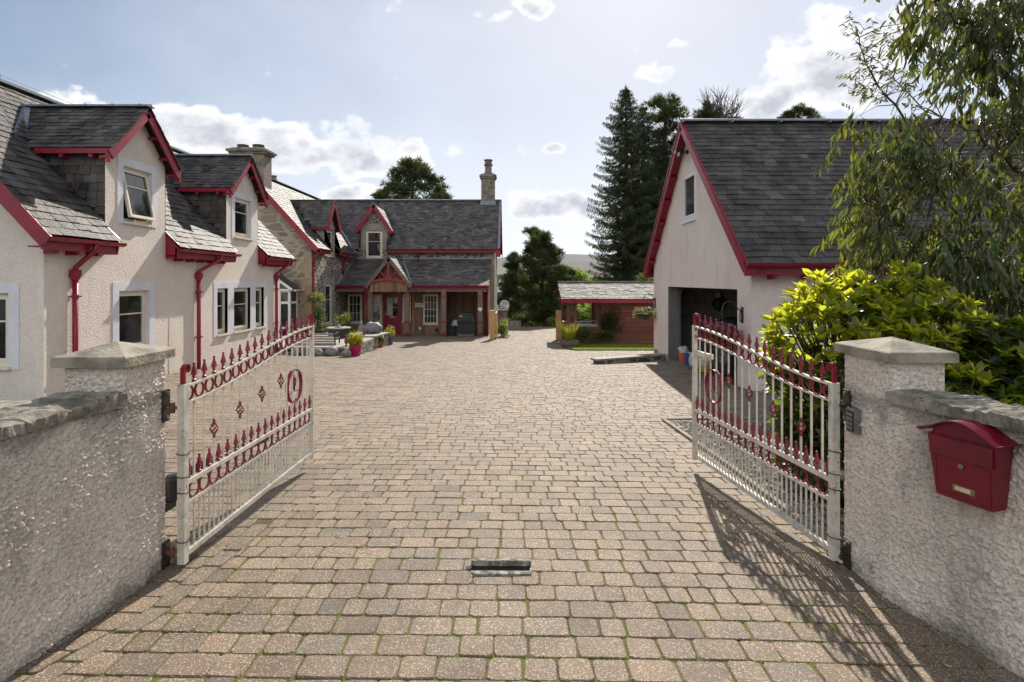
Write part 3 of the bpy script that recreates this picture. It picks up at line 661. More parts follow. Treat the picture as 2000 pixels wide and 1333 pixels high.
# ------------------------------------------------------------------ gates
def gate(label, loc, ang, L, lock):
    T = thing('driveway_gate', label, 'gate', loc, 'pair of wrought iron gates', ang)
    ztop = lambda s: 1.043-.06+.187*((s/L)**2*(3-2*s/L))
    Zt = lambda s: ztop(s); du = .097; zm, zr, zb = .425, .305, .018   # heights above the bottom of the gate
    # every z below is local: gate bottom at 0
    def bx(name, x0, x1, y0, y1, z0, z1, mat): m = MB(); m.box(x0, x1, y0, y1, z0, z1); return m.build(name, mat, T, raw=True)
    bx('hinge_post', -.021, .021, -.021, .021, -.03, Zt(0)+.012, M['rust']); bx('meeting_post', L-.018, L+.018, -.018, .018, -.03, Zt(L)+.012, M['white_iron'])
    def rail(name, zf, w, h, mat):
        m = MB(); n = 24; sec = []
        for i in range(n+1):
            s = .025+(L-.05)*i/n; z = zf(s); sec.append([(s, -w/2, z-h/2), (s, w/2, z-h/2), (s, w/2, z+h/2), (s, -w/2, z+h/2)])
        for a, b in zip(sec, sec[1:]):
            for k in range(4): m.face([a[k], a[(k+1) % 4], b[(k+1) % 4], b[k]])
        m.build(name, mat, T, raw=True)
    rail('top_rail', Zt, .030, .013, M['white_iron']); rail('under_rail', lambda s: Zt(s)-du, .024, .009, M['rust'])
    rail('middle_rail', lambda s: zm, .034, .026, M['white_iron']); rail('lower_rail', lambda s: zr, .028, .018, M['rust']); rail('bottom_rail', lambda s: zb, .034, .030, M['rust'])
    n = 18; st = L/n
    for i in range(1, n):
        s = i*st; m = MB(); m.box(s-.0052, s+.0052, -.0052, .0052, zm+.015, Zt(s)-du-.006); m.build('bar', M['white_iron'], T, raw=True)
    m = MB(); m.box(-.0045, .0045, -.0045, .0045, zb+.017, zr-.011); sb = m.build('short_bar', M['rust'], T, raw=True); first = True
    for i in range(1, 2*n):
        if first: sb.location = (i*st/2, 0, 0); first = False
        else: pcopy(sb, T, (i*st/2, 0, 0))
    m = MB(); m.lathe([(.011, 0), (.013, .004), (.013, .012), (.007, .016), (.007, .022), (.014, .028), (.0075, .035), (.0185, .046), (.0145, .062), (.0095, .080), (.006, .096), (.0065, .100), (.0085, .104), (.006, .111), (.0005, .113)], n=4, rot=math.pi/4)
    sp = m.build('spearhead', M['red_dark'], T, raw=True)
    for i in range(1, n):
        s = i*st; q = (s, 0, Zt(s)+.008)
        if i == 1: sp.location = q
        else: pcopy(sp, T, q)
    for i in range(n): pcopy(sp, T, ((i+.5)*st, 0, zm+.015))
    def ringm(ro, ri, dy):
        m = MB(); k = 20; a = [(math.cos(2*math.pi*i/k), math.sin(2*math.pi*i/k)) for i in range(k)]
        P = lambda r, y: [(c*r, y, s_*r) for c, s_ in a]
        A, B, D, E = P(ro, -dy), P(ro, dy), P(ri, dy), P(ri, -dy)
        for i in range(k):
            j = (i+1) % k
            m.face([A[i], A[j], B[j], B[i]]); m.face([B[i], B[j], D[j], D[i]]); m.face([D[i], D[j], E[j], E[i]]); m.face([E[i], E[j], A[j], A[i]])
        return m
    rg = ringm(.0455, .0385, .006).build('ring', M['red_dark'], T, raw=True)
    for i in range(n):
        s = (i+.5)*st; q = (s, 0, Zt(s)-du/2)
        if i == 0: rg.location = q
        else: pcopy(rg, T, q)
    r2 = ringm(.0555, .0475, .006).build('ring', M['red_dark'], T, raw=True)
    for i in range(1, n):
        q = (i*st, 0, (zm+zr)/2)
        if i == 1: r2.location = q
        else: pcopy(r2, T, q)
    m = MB()                                # twisted basket
    for k in range(4):
        pts = [(.024*math.sin(math.pi*(i/12))*math.cos(k*math.pi/2+i/12*4.2), .024*math.sin(math.pi*(i/12))*math.sin(k*math.pi/2+i/12*4.2), -.038+.076*i/12) for i in range(13)]
        m.tube(pts, .0042, 6)
    m.lathe([(.006, -.062), (.010, -.04), (.004, -.034)], n=8); m.lathe([(.004, .034), (.010, .04), (.006, .062)], n=8)
    bk = m.build('twisted_basket', M['red_dark'], T, raw=True, smooth=True)
    for j, (i, z) in enumerate(((3, .66), (6, .705), (9, .75), (12, .79))):
        q = (i*st, 0, z)
        if j == 0: bk.location = q
        else: pcopy(bk, T, q)
    er = ringm(.142, .136, .015).build('emblem_ring', M['red_dark'], T, raw=True); er.location = (L*.80, 0, .70)
    m = MB()                                # the emblem's plant and slanting ground line
    m.tube([(-.125, 0, -.065), (-.03, 0, -.035), (.125, 0, -.055)], .004, 6)
    for dx, tz, ln in ((0, .0, .115), (-.028, .0, .085), (.03, .0, .085)):
        pts = [(-.0+dx*.1, 0, -.035), (dx*.5, 0, .02), (dx, 0, -.035+ln)]; m.tube(pts, [.006, .005, .003], 6)
        for k in range(5):
            z = -.005+ln*.2*k*.8; x = dx*(.35+.13*k); sg = 1 if k % 2 else -1
            m.ball((x+sg*.008, 0, z), .011, 6, 5, sx=.7, sy=.5, sz=1.5)
        m.ball((dx, 0, -.03+ln), .009, 6, 5, sx=.8, sy=.6, sz=1.7)
    m.build('plant_motif', M['red_dark'], er, raw=True, smooth=True)
    for s, z, sg in ((0, Zt(0)+.01, 1), (L, Zt(L)+.01, -1)):
        m = MB(); pts = [(s, z), (s, z+.085)]
        for k in range(0, 15): a = math.pi-k*math.pi/7.5; rr = .030-.0011*k; pts.append((s+sg*(.030+rr*math.cos(a)), z+.085+rr*math.sin(a)*1.0))
        w, h = .0125, .005
        for p, q in zip(pts, pts[1:]):
            if math.hypot(q[0]-p[0], q[1]-p[1]) > 1e-4: m.beam((p[0], 0, p[1]), (q[0]+(q[0]-p[0])*.12, 0, q[1]+(q[1]-p[1])*.12), h*(3 if p is pts[0] else 1.6), w*2, up=(0, 1, 0))
        m.build('scroll_finial', M['red'], T, raw=True)
    m = MB(); cw, ch = .032, .028; r = 0      # wire netting over the lower half
    z = -.02
    while z < zm-.02:
        x = .02+(cw/2 if r % 2 else 0)
        while x < L-.03:
            m.beam((x, -.024, z), (x+cw/2, -.024, z+ch*.35), .0006, .0006); m.beam((x+cw/2, -.024, z+ch*.35), (x+cw, -.024, z), .0006, .0006); m.beam((x+cw/2, -.024, z+ch*.35), (x+cw/2, -.024, z+ch), .0006, .0006); x += cw
        z += ch; r += 1
    m.build('wire_netting', M['steel'], T, raw=True)
    for z in (.10, .38, .47, .60): m = MB(); m.tube([(.034*math.cos(a), .034*math.sin(a), z+.004*math.sin(a)) for a in [k*.5 for k in range(13)]], .003, 5); m.build('wire_tie', M['black_iron'], T, raw=True)
    for z in (.86, .03): m = MB(); sd = -1 if lock else 1; m.tube([(0, sd*.018, z), (0, sd*.10, z+.002)], .009, 8); m.tube([(0, sd*.06, z-.03), (0, sd*.06, z+.03)], .013, 8); m.tube([(0, sd*.075, z-.012), (0, sd*.075, z+.012)], .017, 6); m.build('hinge_bolt', M['rusty_iron'], T, raw=True)
    if lock:
        m = MB(); m.box(L-.34, L-.03, -.012, .012, .92-.0, .96); m.box(L-.26, L-.19, -.02, .02, .90, .925); m.build('lock_plate', M['white_iron'], T, raw=True)
    return T
gate('white iron gate leaf with dark red spearheads, opening off the left pillar', (-1.885, 3.227, .06), math.atan2(1.903, .060), 1.905, False)
gate('white iron gate leaf with lock bar and long shadow, opening off the right pillar', (1.873, 3.275, .06), math.atan2(1.825, -.218), 1.838, True)
def gate_hardware():
    for sx, nm in ((-1, 'left'), (1, 'right')):
        x = -2.008 if sx < 0 else 1.943; T = thing('hinge_bracket', 'dark steel hinge plates bolted to the %s gate pillar' % nm, 'hinge', (x, 3.2, .5), 'gate hinge brackets'); d = -sx
        for z0, z1 in ((.84, 1.02), (-.03, .15)):
            m = MB(); a, b = sorted((x+d*.010, x+d*.022)); m.box(a, b, 3.212, 3.272, z0, z1); zc = (z0+z1)/2
            m.tube([(x+d*.016, 3.24, zc), (x+d*.055, 3.238, zc)], .012, 8); m.build('hinge_plate', M['black_iron'], T)
            for z in (z0+.02, z1-.02): m = MB(); m.tube([(x+d*.020, 3.242, z), (x+d*.032, 3.242, z)], .011, 6); m.build('bolt', M['steel'], T)
        # electric gate ram behind the leaf
        A = thing('gate_opener', 'black electric gate ram behind the %s gate leaf' % nm, 'gate opener', (sx*2.0, 3.75, .4), 'electric gate openers')
        bx = sx*2.085; m = MB(); m.lathe([(.035, 0), (.044, .01), (.044, .13), (.034, .155), (.01, .16)], (bx, 3.46, .30), 14); m.build('motor_head', M['black'], A, smooth=False)
        m = MB(); m.tube([(bx, 3.46, .425), (sx*1.99, 3.85, .44), (sx*1.88, 4.3, .45)], .030, 10); m.build('ram_tube', M['black'] if sx < 0 else M['grey'], A, smooth=True)
        m = MB(); m.box(min(bx, bx+sx*.10), max(bx, bx+sx*.10), 3.30, 3.50, .25, .30); m.build('mounting_bracket', M['black_iron'], A)
        m = MB(); m.box(sx*1.94-.04, sx*1.94+.04, 3.27, 3.40, -.045, .006); m.build('pivot_block', M['rusty_iron'], A)
gate_hardware()
# ------------------------------------------------------------------ letterbox, keypad, gate stop
M['boxred'] = pm('weathered_crimson_enamel', (.16, .004, .017), .40, (.115, .003, .012), 7, .4, .75, bump=.001, bs=40)
def letterbox():
    d = Vector((.3048, -.9524, 0)); n = Vector((-.9524, -.3048, 0)); O = Vector((wl_right(2.632), 2.632, .678))+n*.012
    T = thing('letterbox', 'crimson metal letterbox with a curved lid, on the right boundary wall', 'letterbox', tuple(O)); W, H, D = .285, .275, .105
    def P(u, nn, z): return O+d*u+n*nn+V(0, 0, z)
    tp = .028; m = MB()
    m.hexa([P(tp, 0, 0), P(W-tp, 0, 0), P(W-tp, D*.82, 0), P(tp, D*.82, 0), P(0, 0, H), P(W, 0, H), P(W, D, H), P(0, D, H)]); m.build('body', M['boxred'], T)
    m = MB(); k = 20; prof = []
    for i in range(k+1):
        u = -.03+(W+.06)*i/k; t = abs(u-W/2)/(W/2+.03); prof.append((u, H+.001+.075*max(0, math.cos(t*math.pi/2*.98))**1.35+(.012 if t > .93 else 0)*(t-.93)/.07))
    up = [(P(u, -.005, z+.006), P(u, D+.028, z+.006)) for u, z in prof]; dn = [(P(u, -.005, z), P(u, D+.028, z)) for u, z in prof]
    for i in range(k):
        m.face([up[i][0], up[i][1], up[i+1][1], up[i+1][0]]); m.face([dn[i][0], dn[i+1][0], dn[i+1][1], dn[i][1]])
        m.face([dn[i][1], dn[i+1][1], up[i+1][1], up[i][1]]); m.face([dn[i][0], up[i][0], up[i+1][0], dn[i+1][0]])
    m.face([up[0][0], dn[0][0], dn[0][1], up[0][1]]); m.face([up[k][0], up[k][1], dn[k][1], dn[k][0]])
    m.build('lid', M['boxred'], T)
    m = MB(); ins = [(u, z-.001) for u, z in prof if .012 < u < W-.012]; m.prism([P(.012, .004, H-.002)]+[P(u, .004, z) for u, z in ins]+[P(W-.012, .004, H-.002)], n*(D-.012)); m.build('gable_panel', M['boxred'], T)
    fr = lambda z: D*(.82+.18*z/H); m = MB()
    m.hexa([P(.014, fr(.19), .185), P(W-.014, fr(.19), .185), P(W-.014, fr(.19)+.014, .190), P(.014, fr(.19)+.014, .190), P(.012, fr(H), H-.004), P(W-.012, fr(H), H-.004), P(W-.012, fr(H)+.006, H-.004), P(.012, fr(H)+.006, H-.004)]); m.build('flap', M['boxred'], T)
    m = MB(); b = .004
    for u0, u1, z0, z1 in ((.03, .034, .015, .18), (W-.034, W-.03, .015, .18), (.03, W-.03, .013, .017)):
        m.hexa([P(u0, fr(z0)-.002, z0), P(u1, fr(z0)-.002, z0), P(u1, fr(z0)+.003, z0), P(u0, fr(z0)+.003, z0), P(u0, fr(z1)-.002, z1), P(u1, fr(z1)-.002, z1), P(u1, fr(z1)+.003, z1), P(u0, fr(z1)+.003, z1)])
    m.build('door_seam', M['red_dark'], T)
    m = MB(); c = P(W*.5, fr(.16)+.001, .158); m.tube([c, c+n*.006], .010, 14); lk = m.build('lock', M['steel'], T); m = MB(); m.tube([c+n*.006, c+n*.0066], .0035, 8); m.build('keyhole', M['black'], lk)
    def plate(name, u0, u1, z0, z1, e, mat, par):
        m = MB(); m.hexa([P(u0, fr(z0)+e, z0), P(u1, fr(z0)+e, z0), P(u1, fr(z0)+e+.002, z0), P(u0, fr(z0)+e+.002, z0), P(u0, fr(z1)+e, z1), P(u1, fr(z1)+e, z1), P(u1, fr(z1)+e+.002, z1), P(u0, fr(z1)+e+.002, z1)]); return m.build(name, mat, par)
    pl = plate('name_plate', W*.36, W*.68, .042, .070, .001, M['brass_dull'], T); plate('paper_label', W*.40, W*.62, .047, .065, .0032, M['paper'], pl)
M['brass_dull'] = pm('tarnished_brass', (.26, .20, .10), .5, (.18, .14, .08), 20, metal=.4); M['paper'] = pm('yellowed_paper', (.62, .55, .34), .8, (.5, .42, .25), 30)
letterbox()
def keypad():
    T = thing('keypad', 'grey entry keypad screwed to the side of the right pillar', 'keypad', (1.94, 3.16, .87)); x = 1.936
    m = MB(); m.prism([(x, 3.125, .795), (x, 3.205, .795), (x, 3.205, .925), (x, 3.195, .935), (x, 3.135, .935), (x, 3.125, .925)], (-.035, 0, 0)); m.build('casing', M['steel'], T)
    m = MB(); m.box(x-.038, x-.0355, 3.134, 3.196, .805, .918); fc = m.build('key_panel', M['black'], T)
    for r in range(4):
        for c in range(3): m = MB(); m.box(x-.042, x-.0385, 3.140+c*.018, 3.153+c*.018, .815+r*.025, .832+r*.025); m.build('key', M['grey'], fc)
keypad()
def gate_stop():
    T = thing('gate_stop', 'white chipped metal gate stop set in the paving of the gateway', 'gate stop', (-.07, 3.2, 0))
    M['chip'] = pm('chipped_white_paint', (.36, .335, .29), .95, (.13, .115, .09), 22, .40, .60, bump=.003, bs=60)
    m = MB(); m.prism([(-.235, 3.262, -.01), (-.235, 3.275, .034), (-.235, 3.245, .042), (-.235, 3.236, .038), (-.235, 3.252, .032), (-.235, 3.244, -.01)], (.345, -.004, 0)); m.build('upright_flange', M['chip'], T)
    m = MB(); m.prism([(-.215, 3.150, -.004), (-.215, 3.178, -.004), (-.215, 3.180, .012), (-.215, 3.150, .010)], (.325, -.004, 0)); m.build('front_lip', M['chip'], T)
    m = MB(); m.box(-.232, .108, 3.17, 3.248, -.01, .005); m.build('channel', M['black_iron'], T)
    m = MB(); m.ball((-.247, 3.232, .004), .016, 8, 6, jit=.15); m.build('pebble', M['pebble'], T)
gate_stop()
# ------------------------------------------------------------------ windows shared by the buildings
UP = V(0, 0, 1)
def window(par, F, u0, z0, w, h, mat, recess=.11, cols=1, trans=(), surround=0, smat=None, sill=True, fw=.055, bar=.024, tilt=0, mull=(), proud=.012, smat_sill=None, name='window', label=None, surr_b=None):
    """F: wall frame (origin, along, outward). Sash window in an opening; children: pane, sill, surround."""
    O, U, Nn = F; m = MB(); n1 = -recess+.055
    fb = lambda mm, *a: mm.fbox(F, *a)
    o = .012                                          # outer casing
    fb(m, u0, u0+fw, -recess, n1, z0, z0+h); fb(m, u0+w-fw, u0+w, -recess, n1, z0, z0+h); fb(m, u0+fw, u0+w-fw, -recess, n1, z0, z0+fw*1.2); fb(m, u0+fw, u0+w-fw, -recess, n1, z0+h-fw, z0+h)
    a, b, c, d = u0+fw, u0+w-fw, z0+fw*1.2, z0+h-fw
    s = MB(); e = .042 if not cols > 2 else .02
    for q in ((a, a+e, c, d), (b-e, b, c, d), (a+e, b-e, c, c+e*1.2), (a+e, b-e, d-e, d)): s.fbox(F, q[0], q[1], n1-.045, n1+.012, q[2], q[3])
    for t in trans: z = c+(d-c)*t; s.fbox(F, a+e, b-e, n1-.035, n1+.004, z-bar/2, z+bar/2)
    for k in range(1, cols): u = a+(b-a)*k/cols; s.fbox(F, u-bar/2, u+bar/2, n1-.034, n1+.002, c+e, d-e)
    p = MB(); p.fbox(F, a+.004, b-.004, n1-.028, n1-.020, c+.004, d-.004)
    if tilt:
        piv = O+U*a+V(0, 0, d)+Nn*n1; rot = Matrix.Rotation(-tilt, 4, U) if U.cross(UP).dot(Nn) > 0 else Matrix.Rotation(tilt, 4, U)
        for q in (s, p): q.v = [tuple(rot @ (Vector(x)-piv)+piv) for x in q.v]
    i = len(m.v); m.v += s.v; m.f += [tuple(i+k for k in f) for f in s.f]; m.t += s.t
    wo = m.build(name, mat, par)
    if label: wo['label'] = label
    p.build('pane', M['glass'], wo)
    if tilt: bk = MB(); bk.fbox(F, a, b, -recess-.12, -recess-.11, c, d); bk.build('room_behind', M['black'], wo)
    if sill: m = MB(); m.fbox(F, u0-.03, u0+w+.03, -recess+.01, .055, z0-.045, z0-.001); m.build('sill', smat_sill or mat, wo)
    if surround:
        m = MB(); sw = surround; zb = z0-(.046 if sill else 0)-(surr_b if surr_b is not None else 0)
        for q in ((u0-sw, u0, zb, z0+h+sw), (u0+w, u0+w+sw, zb, z0+h+sw), (u0, u0+w, z0+h, z0+h+sw)): m.fbox(F, q[0], q[1], -recess-.002, proud, q[2], q[3])
        for a_, b_ in mull: m.fbox(F, a_, b_, -recess-.002, proud-.001, zb, z0+h)
        m.build('surround', smat, wo)
    else:
        m = MB()
        for q in ((u0-.02, u0, z0-.02, z0+h+.02), (u0+w, u0+w+.02, z0-.02, z0+h+.02), (u0, u0+w, z0+h, z0+h+.02), (u0, u0+w, z0-.02, z0-.001)): m.fbox(F, q[0], q[1], -recess-.01, -.003, q[2], q[3])
        m.build('reveal', smat or M['ashlar'], wo)
    return wo
def downpipe(par, x, y, ztop, zbot, gx, gy, r=.042, hopper=True, mat=None):
    """pipe on the wall at (x,y), swan neck up to the gutter at (gx,gy,ztop)"""
    mat = mat or M['red']; m = MB(); m.tube([(gx, gy, ztop), (gx, gy, ztop-.13), (x+(gx-x)*.8, y+(gy-y)*.8, ztop-.19), (x, y, ztop-.42), (x, y, ztop-.50)], r*.95, 10)
    m.tube([(x, y, ztop-.44), (x, y, zbot)], r, 10); o = m.build('downpipe', mat, par, smooth=True)
    if hopper: m = MB(); m.lathe([(.05, -.62), (.085, -.54), (.09, -.47), (.075, -.45)], (x, y, ztop), 8, rot=math.pi/8); m.build('hopper', mat, o)
    z = ztop-.9
    while z > zbot+.2: m = MB(); m.tube([(x, y-.0, z), (x, y, z+.05)], r*1.25, 10); m.beam((x-.06, y-.06, z+.025), (x+.06, y+.06, z+.025), .012, .02); m.build('bracket', mat, o); z -= 1.0
    return o
def gutter(par, p, q, r=.062, mat=None):
    m = MB(); p, q = Vector(p), Vector(q); d = (q-p).normalized(); s = d.cross(UP).normalized(); k = 8
    ring = lambda c, rr: [c+s*rr*math.cos(math.pi+math.pi*i/k)+UP*rr*math.sin(math.pi+math.pi*i/k) for i in range(k+1)]
    A, B, A2, B2 = ring(p, r), ring(q, r), ring(p, r*.86), ring(q, r*.86)
    for i in range(k): m.face([A[i], A[i+1], B[i+1], B[i]]); m.face([A2[i], B2[i], B2[i+1], A2[i+1]])
    m.face([A[0], B[0], B2[0], A2[0]]); m.face([A[k], A2[k], B2[k], B[k]]); m.face(A[::-1]); m.face(B)
    L = (q-p).length; t = .3
    while t < L: c = p+d*t; r1 = ring(c-d*.03, r*1.13); r2 = ring(c+d*.03, r*1.13); [m.face([r1[i], r1[i+1], r2[i+1], r2[i]]) for i in range(k)]; t += .85
    return m.build('gutter', mat or M['red'], par)
def eave_tails(par, F, us, n0, n1, z0, z1, w=.055):
    for u in us: m = MB(); m.fbox(F, u-w/2, u+w/2, n0, n1, z0, z1); m.build('rafter_tail', M['red'], par)

# ------------------------------------------------------------------ the roughcast cottage, left
def cottage():
    X, Y0, Y1 = -7.0, 8.42, 16.96; k = 1.055; EX, EZ = -6.70, 2.33; RX, RZ = -9.55, 5.335; BX = -12.1; ZB = -.75
    T = thing('cottage', 'pink white roughcast cottage with slate dormers and crimson bargeboards, left foreground', 'house', (X, Y0, ZB))
    zr = lambda x: EZ+k*(EX-x)
    FX = (V(X, 0, 0), V(0, 1, 0), V(1, 0, 0)); FY = (V(0, Y0, 0), V(1, 0, 0), V(0, -1, 0))
    dorm = [(9.69, 11.36), (13.80, 15.50)]; zd = 3.93; zrid = 4.885
    wins = {'a': (10.03, .83, .41, 1.06), 't': (13.34, .41, 2.56, 1.06)}
    # openings on the long wall (y0,y1,z0,z1)
    o1 = (10.02, 10.86, .36, 1.46); tr = [(13.36, 13.86), (14.16, 15.06), (15.36, 15.88)]; tz = (.36, 1.46)
    od = [(10.13, 10.94, 2.72, 3.72), (14.21, 15.09, 2.76, 3.76)]
    holes = [o1]+[(a, b, *tz) for a, b in tr]+od
    m = MB(); ztop = 2.6
    panel(m, FX, Y0, Y1, ZB, ztop, holes)
    for (a, b) in dorm:
        mid = (a+b)/2; sl = (zrid-.06-zd)/(mid-a)
        panel(m, FX, a, b, ztop, 4.9, od, planes=[(-sl, 1, zd-sl*a), (sl, 1, zd+sl*b)])
    og = (-8.50, -7.52, .36, 1.46)
    kk = (RZ-.1-2.58)/(RX-X)                            # gable outline
    for F, ho in ((FY, [og]), ((V(0, Y1, 0), V(1, 0, 0), V(0, 1, 0)), [])):
        panel(m, F, BX, X, ZB, RZ, ho, planes=[(k, 1, 2.56+k*X), (-k, 1, 2.56-k*BX)])
    m.face([(BX, Y0, ZB), (BX, Y1, ZB), (BX, Y1, 2.58), (BX, Y0, 2.58)])
    m.build('wall', M['cast'], T)
    # openings
    SU = M['surround']; CR = M['cream']
    window(T, FX, o1[0], o1[2], o1[1]-o1[0], 1.10, CR, .12, 1, (.62,), .155, SU)
    for i, (a, b) in enumerate(tr):
        w = window(T, FX, a, tz[0], b-a, 1.10, CR, .12, 1, (.62,), 0, SU)
    m = MB(); z0, z1 = tz; e = .155
    for q in ((tr[0][0]-e, tr[0][0], z0-.05, z1+e), (tr[2][1], tr[2][1]+e, z0-.05, z1+e), (tr[0][0], tr[2][1], z1, z1+e), (tr[0][1], tr[1][0], z0-.05, z1), (tr[1][1], tr[2][0], z0-.05, z1)): m.fbox(FX, q[0], q[1], -.125, .012, q[2], q[3])
    m.build('triple_surround', SU, T)
    window(T, FY, og[0], og[2], og[1]-og[0], 1.10, CR, .12, 1, (.62,), .155, SU)
    # roof
    S_ = V(EX-RX, 0, -(RZ-EZ)).normalized(); up = -S_; L = math.hypot(EX-RX, RZ-EZ)
    def sk(c):
        for a, b in dorm:
            if a-.02 < c.y < b+.02 and c.x > -8.35 and c.z < zd+.25: 
                return True
            mid = (a+b)/2
            if a < c.y < b and c.z < zrid-.25-abs(c.y-mid)*1.05: return True
        return False
    def subroof():
        u = MB()
        ys = [8.16, 9.69, 11.36, 13.80, 15.50, 17.32]
        for a, b in zip(ys, ys[1:]):
            x0 = EX if (a, b) not in dorm else X-.02
            u.face([(x0, a, zr(x0)-.004), (x0, b, zr(x0)-.004), (RX, b, RZ-.004), (RX, a, RZ-.004)])
            u.face([(BX-.3, a, EZ), (BX-.3, b, EZ), (RX, b, RZ-.004), (RX, a, RZ-.004)])
            u.face([(x0, a, zr(x0)-.09), (x0, b, zr(x0)-.09), (RX, b, RZ-.09), (RX, a, RZ-.09)])
        return u
    rf = subroof().build('roof', M['under'], T)
    m = MB()
    slates(m, (EX+.02, 8.14, EZ-.02), (0, 1, 0), up, 9.2, L, .165, .235, sk)
    for k2 in range(22):                                # back slope, one course per strip
        pass
    m.build('slates', M['slate'], rf)
    m = MB(); m.beam((RX, 8.12, RZ+.01), (RX, 17.34, RZ+.01), .26, .05); m.tube([(RX, 8.12, RZ+.045), (RX, 17.34, RZ+.045)], .035, 8); m.build('ridge_flashing', M['lead'], rf)
    m = MB(); m.tube([(RX, 8.1, RZ+.15), (RX, 17.3, RZ+.15)], .006, 5)
    for y in (8.2, 10.5, 12.8, 15.2, 17.2): m.tube([(RX, y, RZ), (RX, y, RZ+.16)], .008, 5)
    m.build('ridge_wire', M['black_iron'], T)
    # near verge: bargeboard and soffit
    for y, d in ((8.13, 1),):
        m = MB(); m.beam((EX-.02, y, EZ-.12), (RX, y, RZ-.10), .03, .21, up=(0, 0, 1)); m.beam((BX-.3, y, EZ-.12), (RX, y, RZ-.10), .03, .21); m.build('bargeboard', M['red'], T)
        m = MB(); m.face([(EX-.05, y, EZ-.09), (EX-.05, Y0, EZ-.09), (RX, Y0, RZ-.12), (RX, y, RZ-.12)]); m.build('verge_soffit', M['red'], T)
    # eaves between the dormers
    for a, b in ((8.13, 9.665), (11.37, 13.78), (15.51, 17.32)):
        m = MB(); m.box(-6.80, -6.765, a, b, 2.10, 2.30); m.box(X+.003, -6.80, a, b, 2.135, 2.155); m.build('fascia', M['red'], T)
        gutter(T, (-6.685, a, 2.285), (-6.685, b+.03, 2.285))
        yy = a+.3
        while yy < b-.1: eave_tails(T, FX, [yy], .004, .20, 2.045, 2.134); yy += .42
        for y, e in ((a, .03), (b, -.03)):
            if y == 8.13: continue
            m = MB(); m.prism([(X+.004, y, 2.09), (-6.765, y, 2.09), (-6.72, y, 2.30), (X+.004, y, 2.60)], (0, e, 0)); m.build('eave_end', M['red'], T)
            m = MB(); m.prism([(X+.004, y-.012, 2.62), (EX, y-.012, 2.335), (EX, y-.012, 2.355), (X+.004, y-.012, 2.645)], (0, .05 if e > 0 else -.05, 0)); m.build('edge_flashing', M['lead'], T)
    for y, gy in ((8.95, 9.05), (12.48, 12.95), (16.60, 16.9)): downpipe(T, -6.94, y, 2.27, ZB, -6.69, gy)
    # dormers
    for i, ((a, b), oz) in enumerate(zip(dorm, od)):
        mid = (a+b)/2; ov = .15; ze = zd-.03; fx = -6.80
        D = thing('dormer', None, None, (0, 0, 0)); D.parent = T; D.location = V(X, mid, 3.0)-poff(T); del_keys(D)
        window(T, FX, oz[0], oz[2], oz[1]-oz[0], 1.0, CR, .12, 1, (.66,), .15, SU, tilt=R(11) if i == 0 else 0, label='top hung window tilted open in the dormer' if i == 0 else None)
        for y in (a, b): m = MB(); m.face([(X, y, 2.55), (X, y, zd), (-8.30, y, zd), (-8.30, y, zr(-8.30))]); m.build('cheek_board', M['under'], D)
        for y, ny in ((a, -1), (b, 1)): m = MB(); _slates(m, V(X-.0, y+ny*.004, 2.50), V(-1, 0, 0), V(0, 0, 1), V(0, ny, 0), 1.35, 1.46, .14, .19, lambda c: c.z < zr(c.x)+.02, .012, .22); m.build('slate_cheek', M['slate'], D)
        m = MB()
        hw = mid-a+ov; sl = (zrid-ze)/hw; Ls = math.hypot(hw, zrid-ze)
        u = MB(); m = MB()
        for sg in (-1, 1):
            ye = mid+sg*hw; xb = lambda z: EX-(z-EZ)/k
            u.face([(fx+.02, ye, ze-.006), (xb(ze)-.0, ye, ze-.006), (xb(zrid), mid, zrid-.006), (fx+.02, mid, zrid-.006)])
            u.face([(fx+.02, ye, ze-.05), (xb(ze)-.0, ye, ze-.05), (xb(zrid), mid, zrid-.06), (fx+.02, mid, zrid-.06)])
            Nn = V(0, sg*math.sin(math.atan(sl)), math.cos(math.atan(sl)))
            _slates(m, V(fx+.05, ye, ze), V(-1, 0, 0), V(0, -sg*hw, zrid-ze).normalized(), Nn, 2.4, Ls, .118, .19, lambda c: c.x < xb(c.z)-.03, .012, .25)
            bm = MB(); bm.beam((fx, ye-sg*.0, ze-.118), (fx, mid, zrid-.108), .17, .03, up=(1, 0, 0)); bm.beam((fx-.02, ye+sg*.02, ze-.105), (fx-.02, ye+sg*.02, ze-.25), .05, .05); bm.build('bargeboard', M['red'], D)
            bm = MB(); bm.beam((fx-.02, ye, ze-.055), (xb(ze)+.1, ye, ze-.055), .03, .085); bm.build('fascia', M['red'], D)
            for t in (.33, .66, .97):
                bm = MB(); bm.box(fx-.20, fx-.01, mid+sg*hw*t-.022, mid+sg*hw*t+.022, zrid-(zrid-ze)*t-.205, zrid-(zrid-ze)*t-.155); bm.build('purlin_end', M['red'], D)
            for t in (.35, .85, 1.3): bm = MB(); bm.box(fx-t-.03, fx-t+.03, min(ye, ye-sg*.13), max(ye, ye-sg*.13), ze-.16, ze-.10); bm.build('rafter_tail', M['red'], D)
        r = u.build('dormer_roof', M['under'], D); m.build('slates', M['slate'], D)
        m = MB(); m.beam((fx+.06, mid, zrid+.012), (-9.1, mid, zrid+.012), .20, .03); m.tube([(fx+.06, mid, zrid+.03), (-9.1, mid, zrid+.03)], .03, 8)
        for t in range(5): m.beam((fx-.1-t*.5, mid-.11, zrid+.014), (fx-.1-t*.5, mid+.11, zrid+.014), .03, .045)
        m.build('ridge_flashing', M['lead'], D)
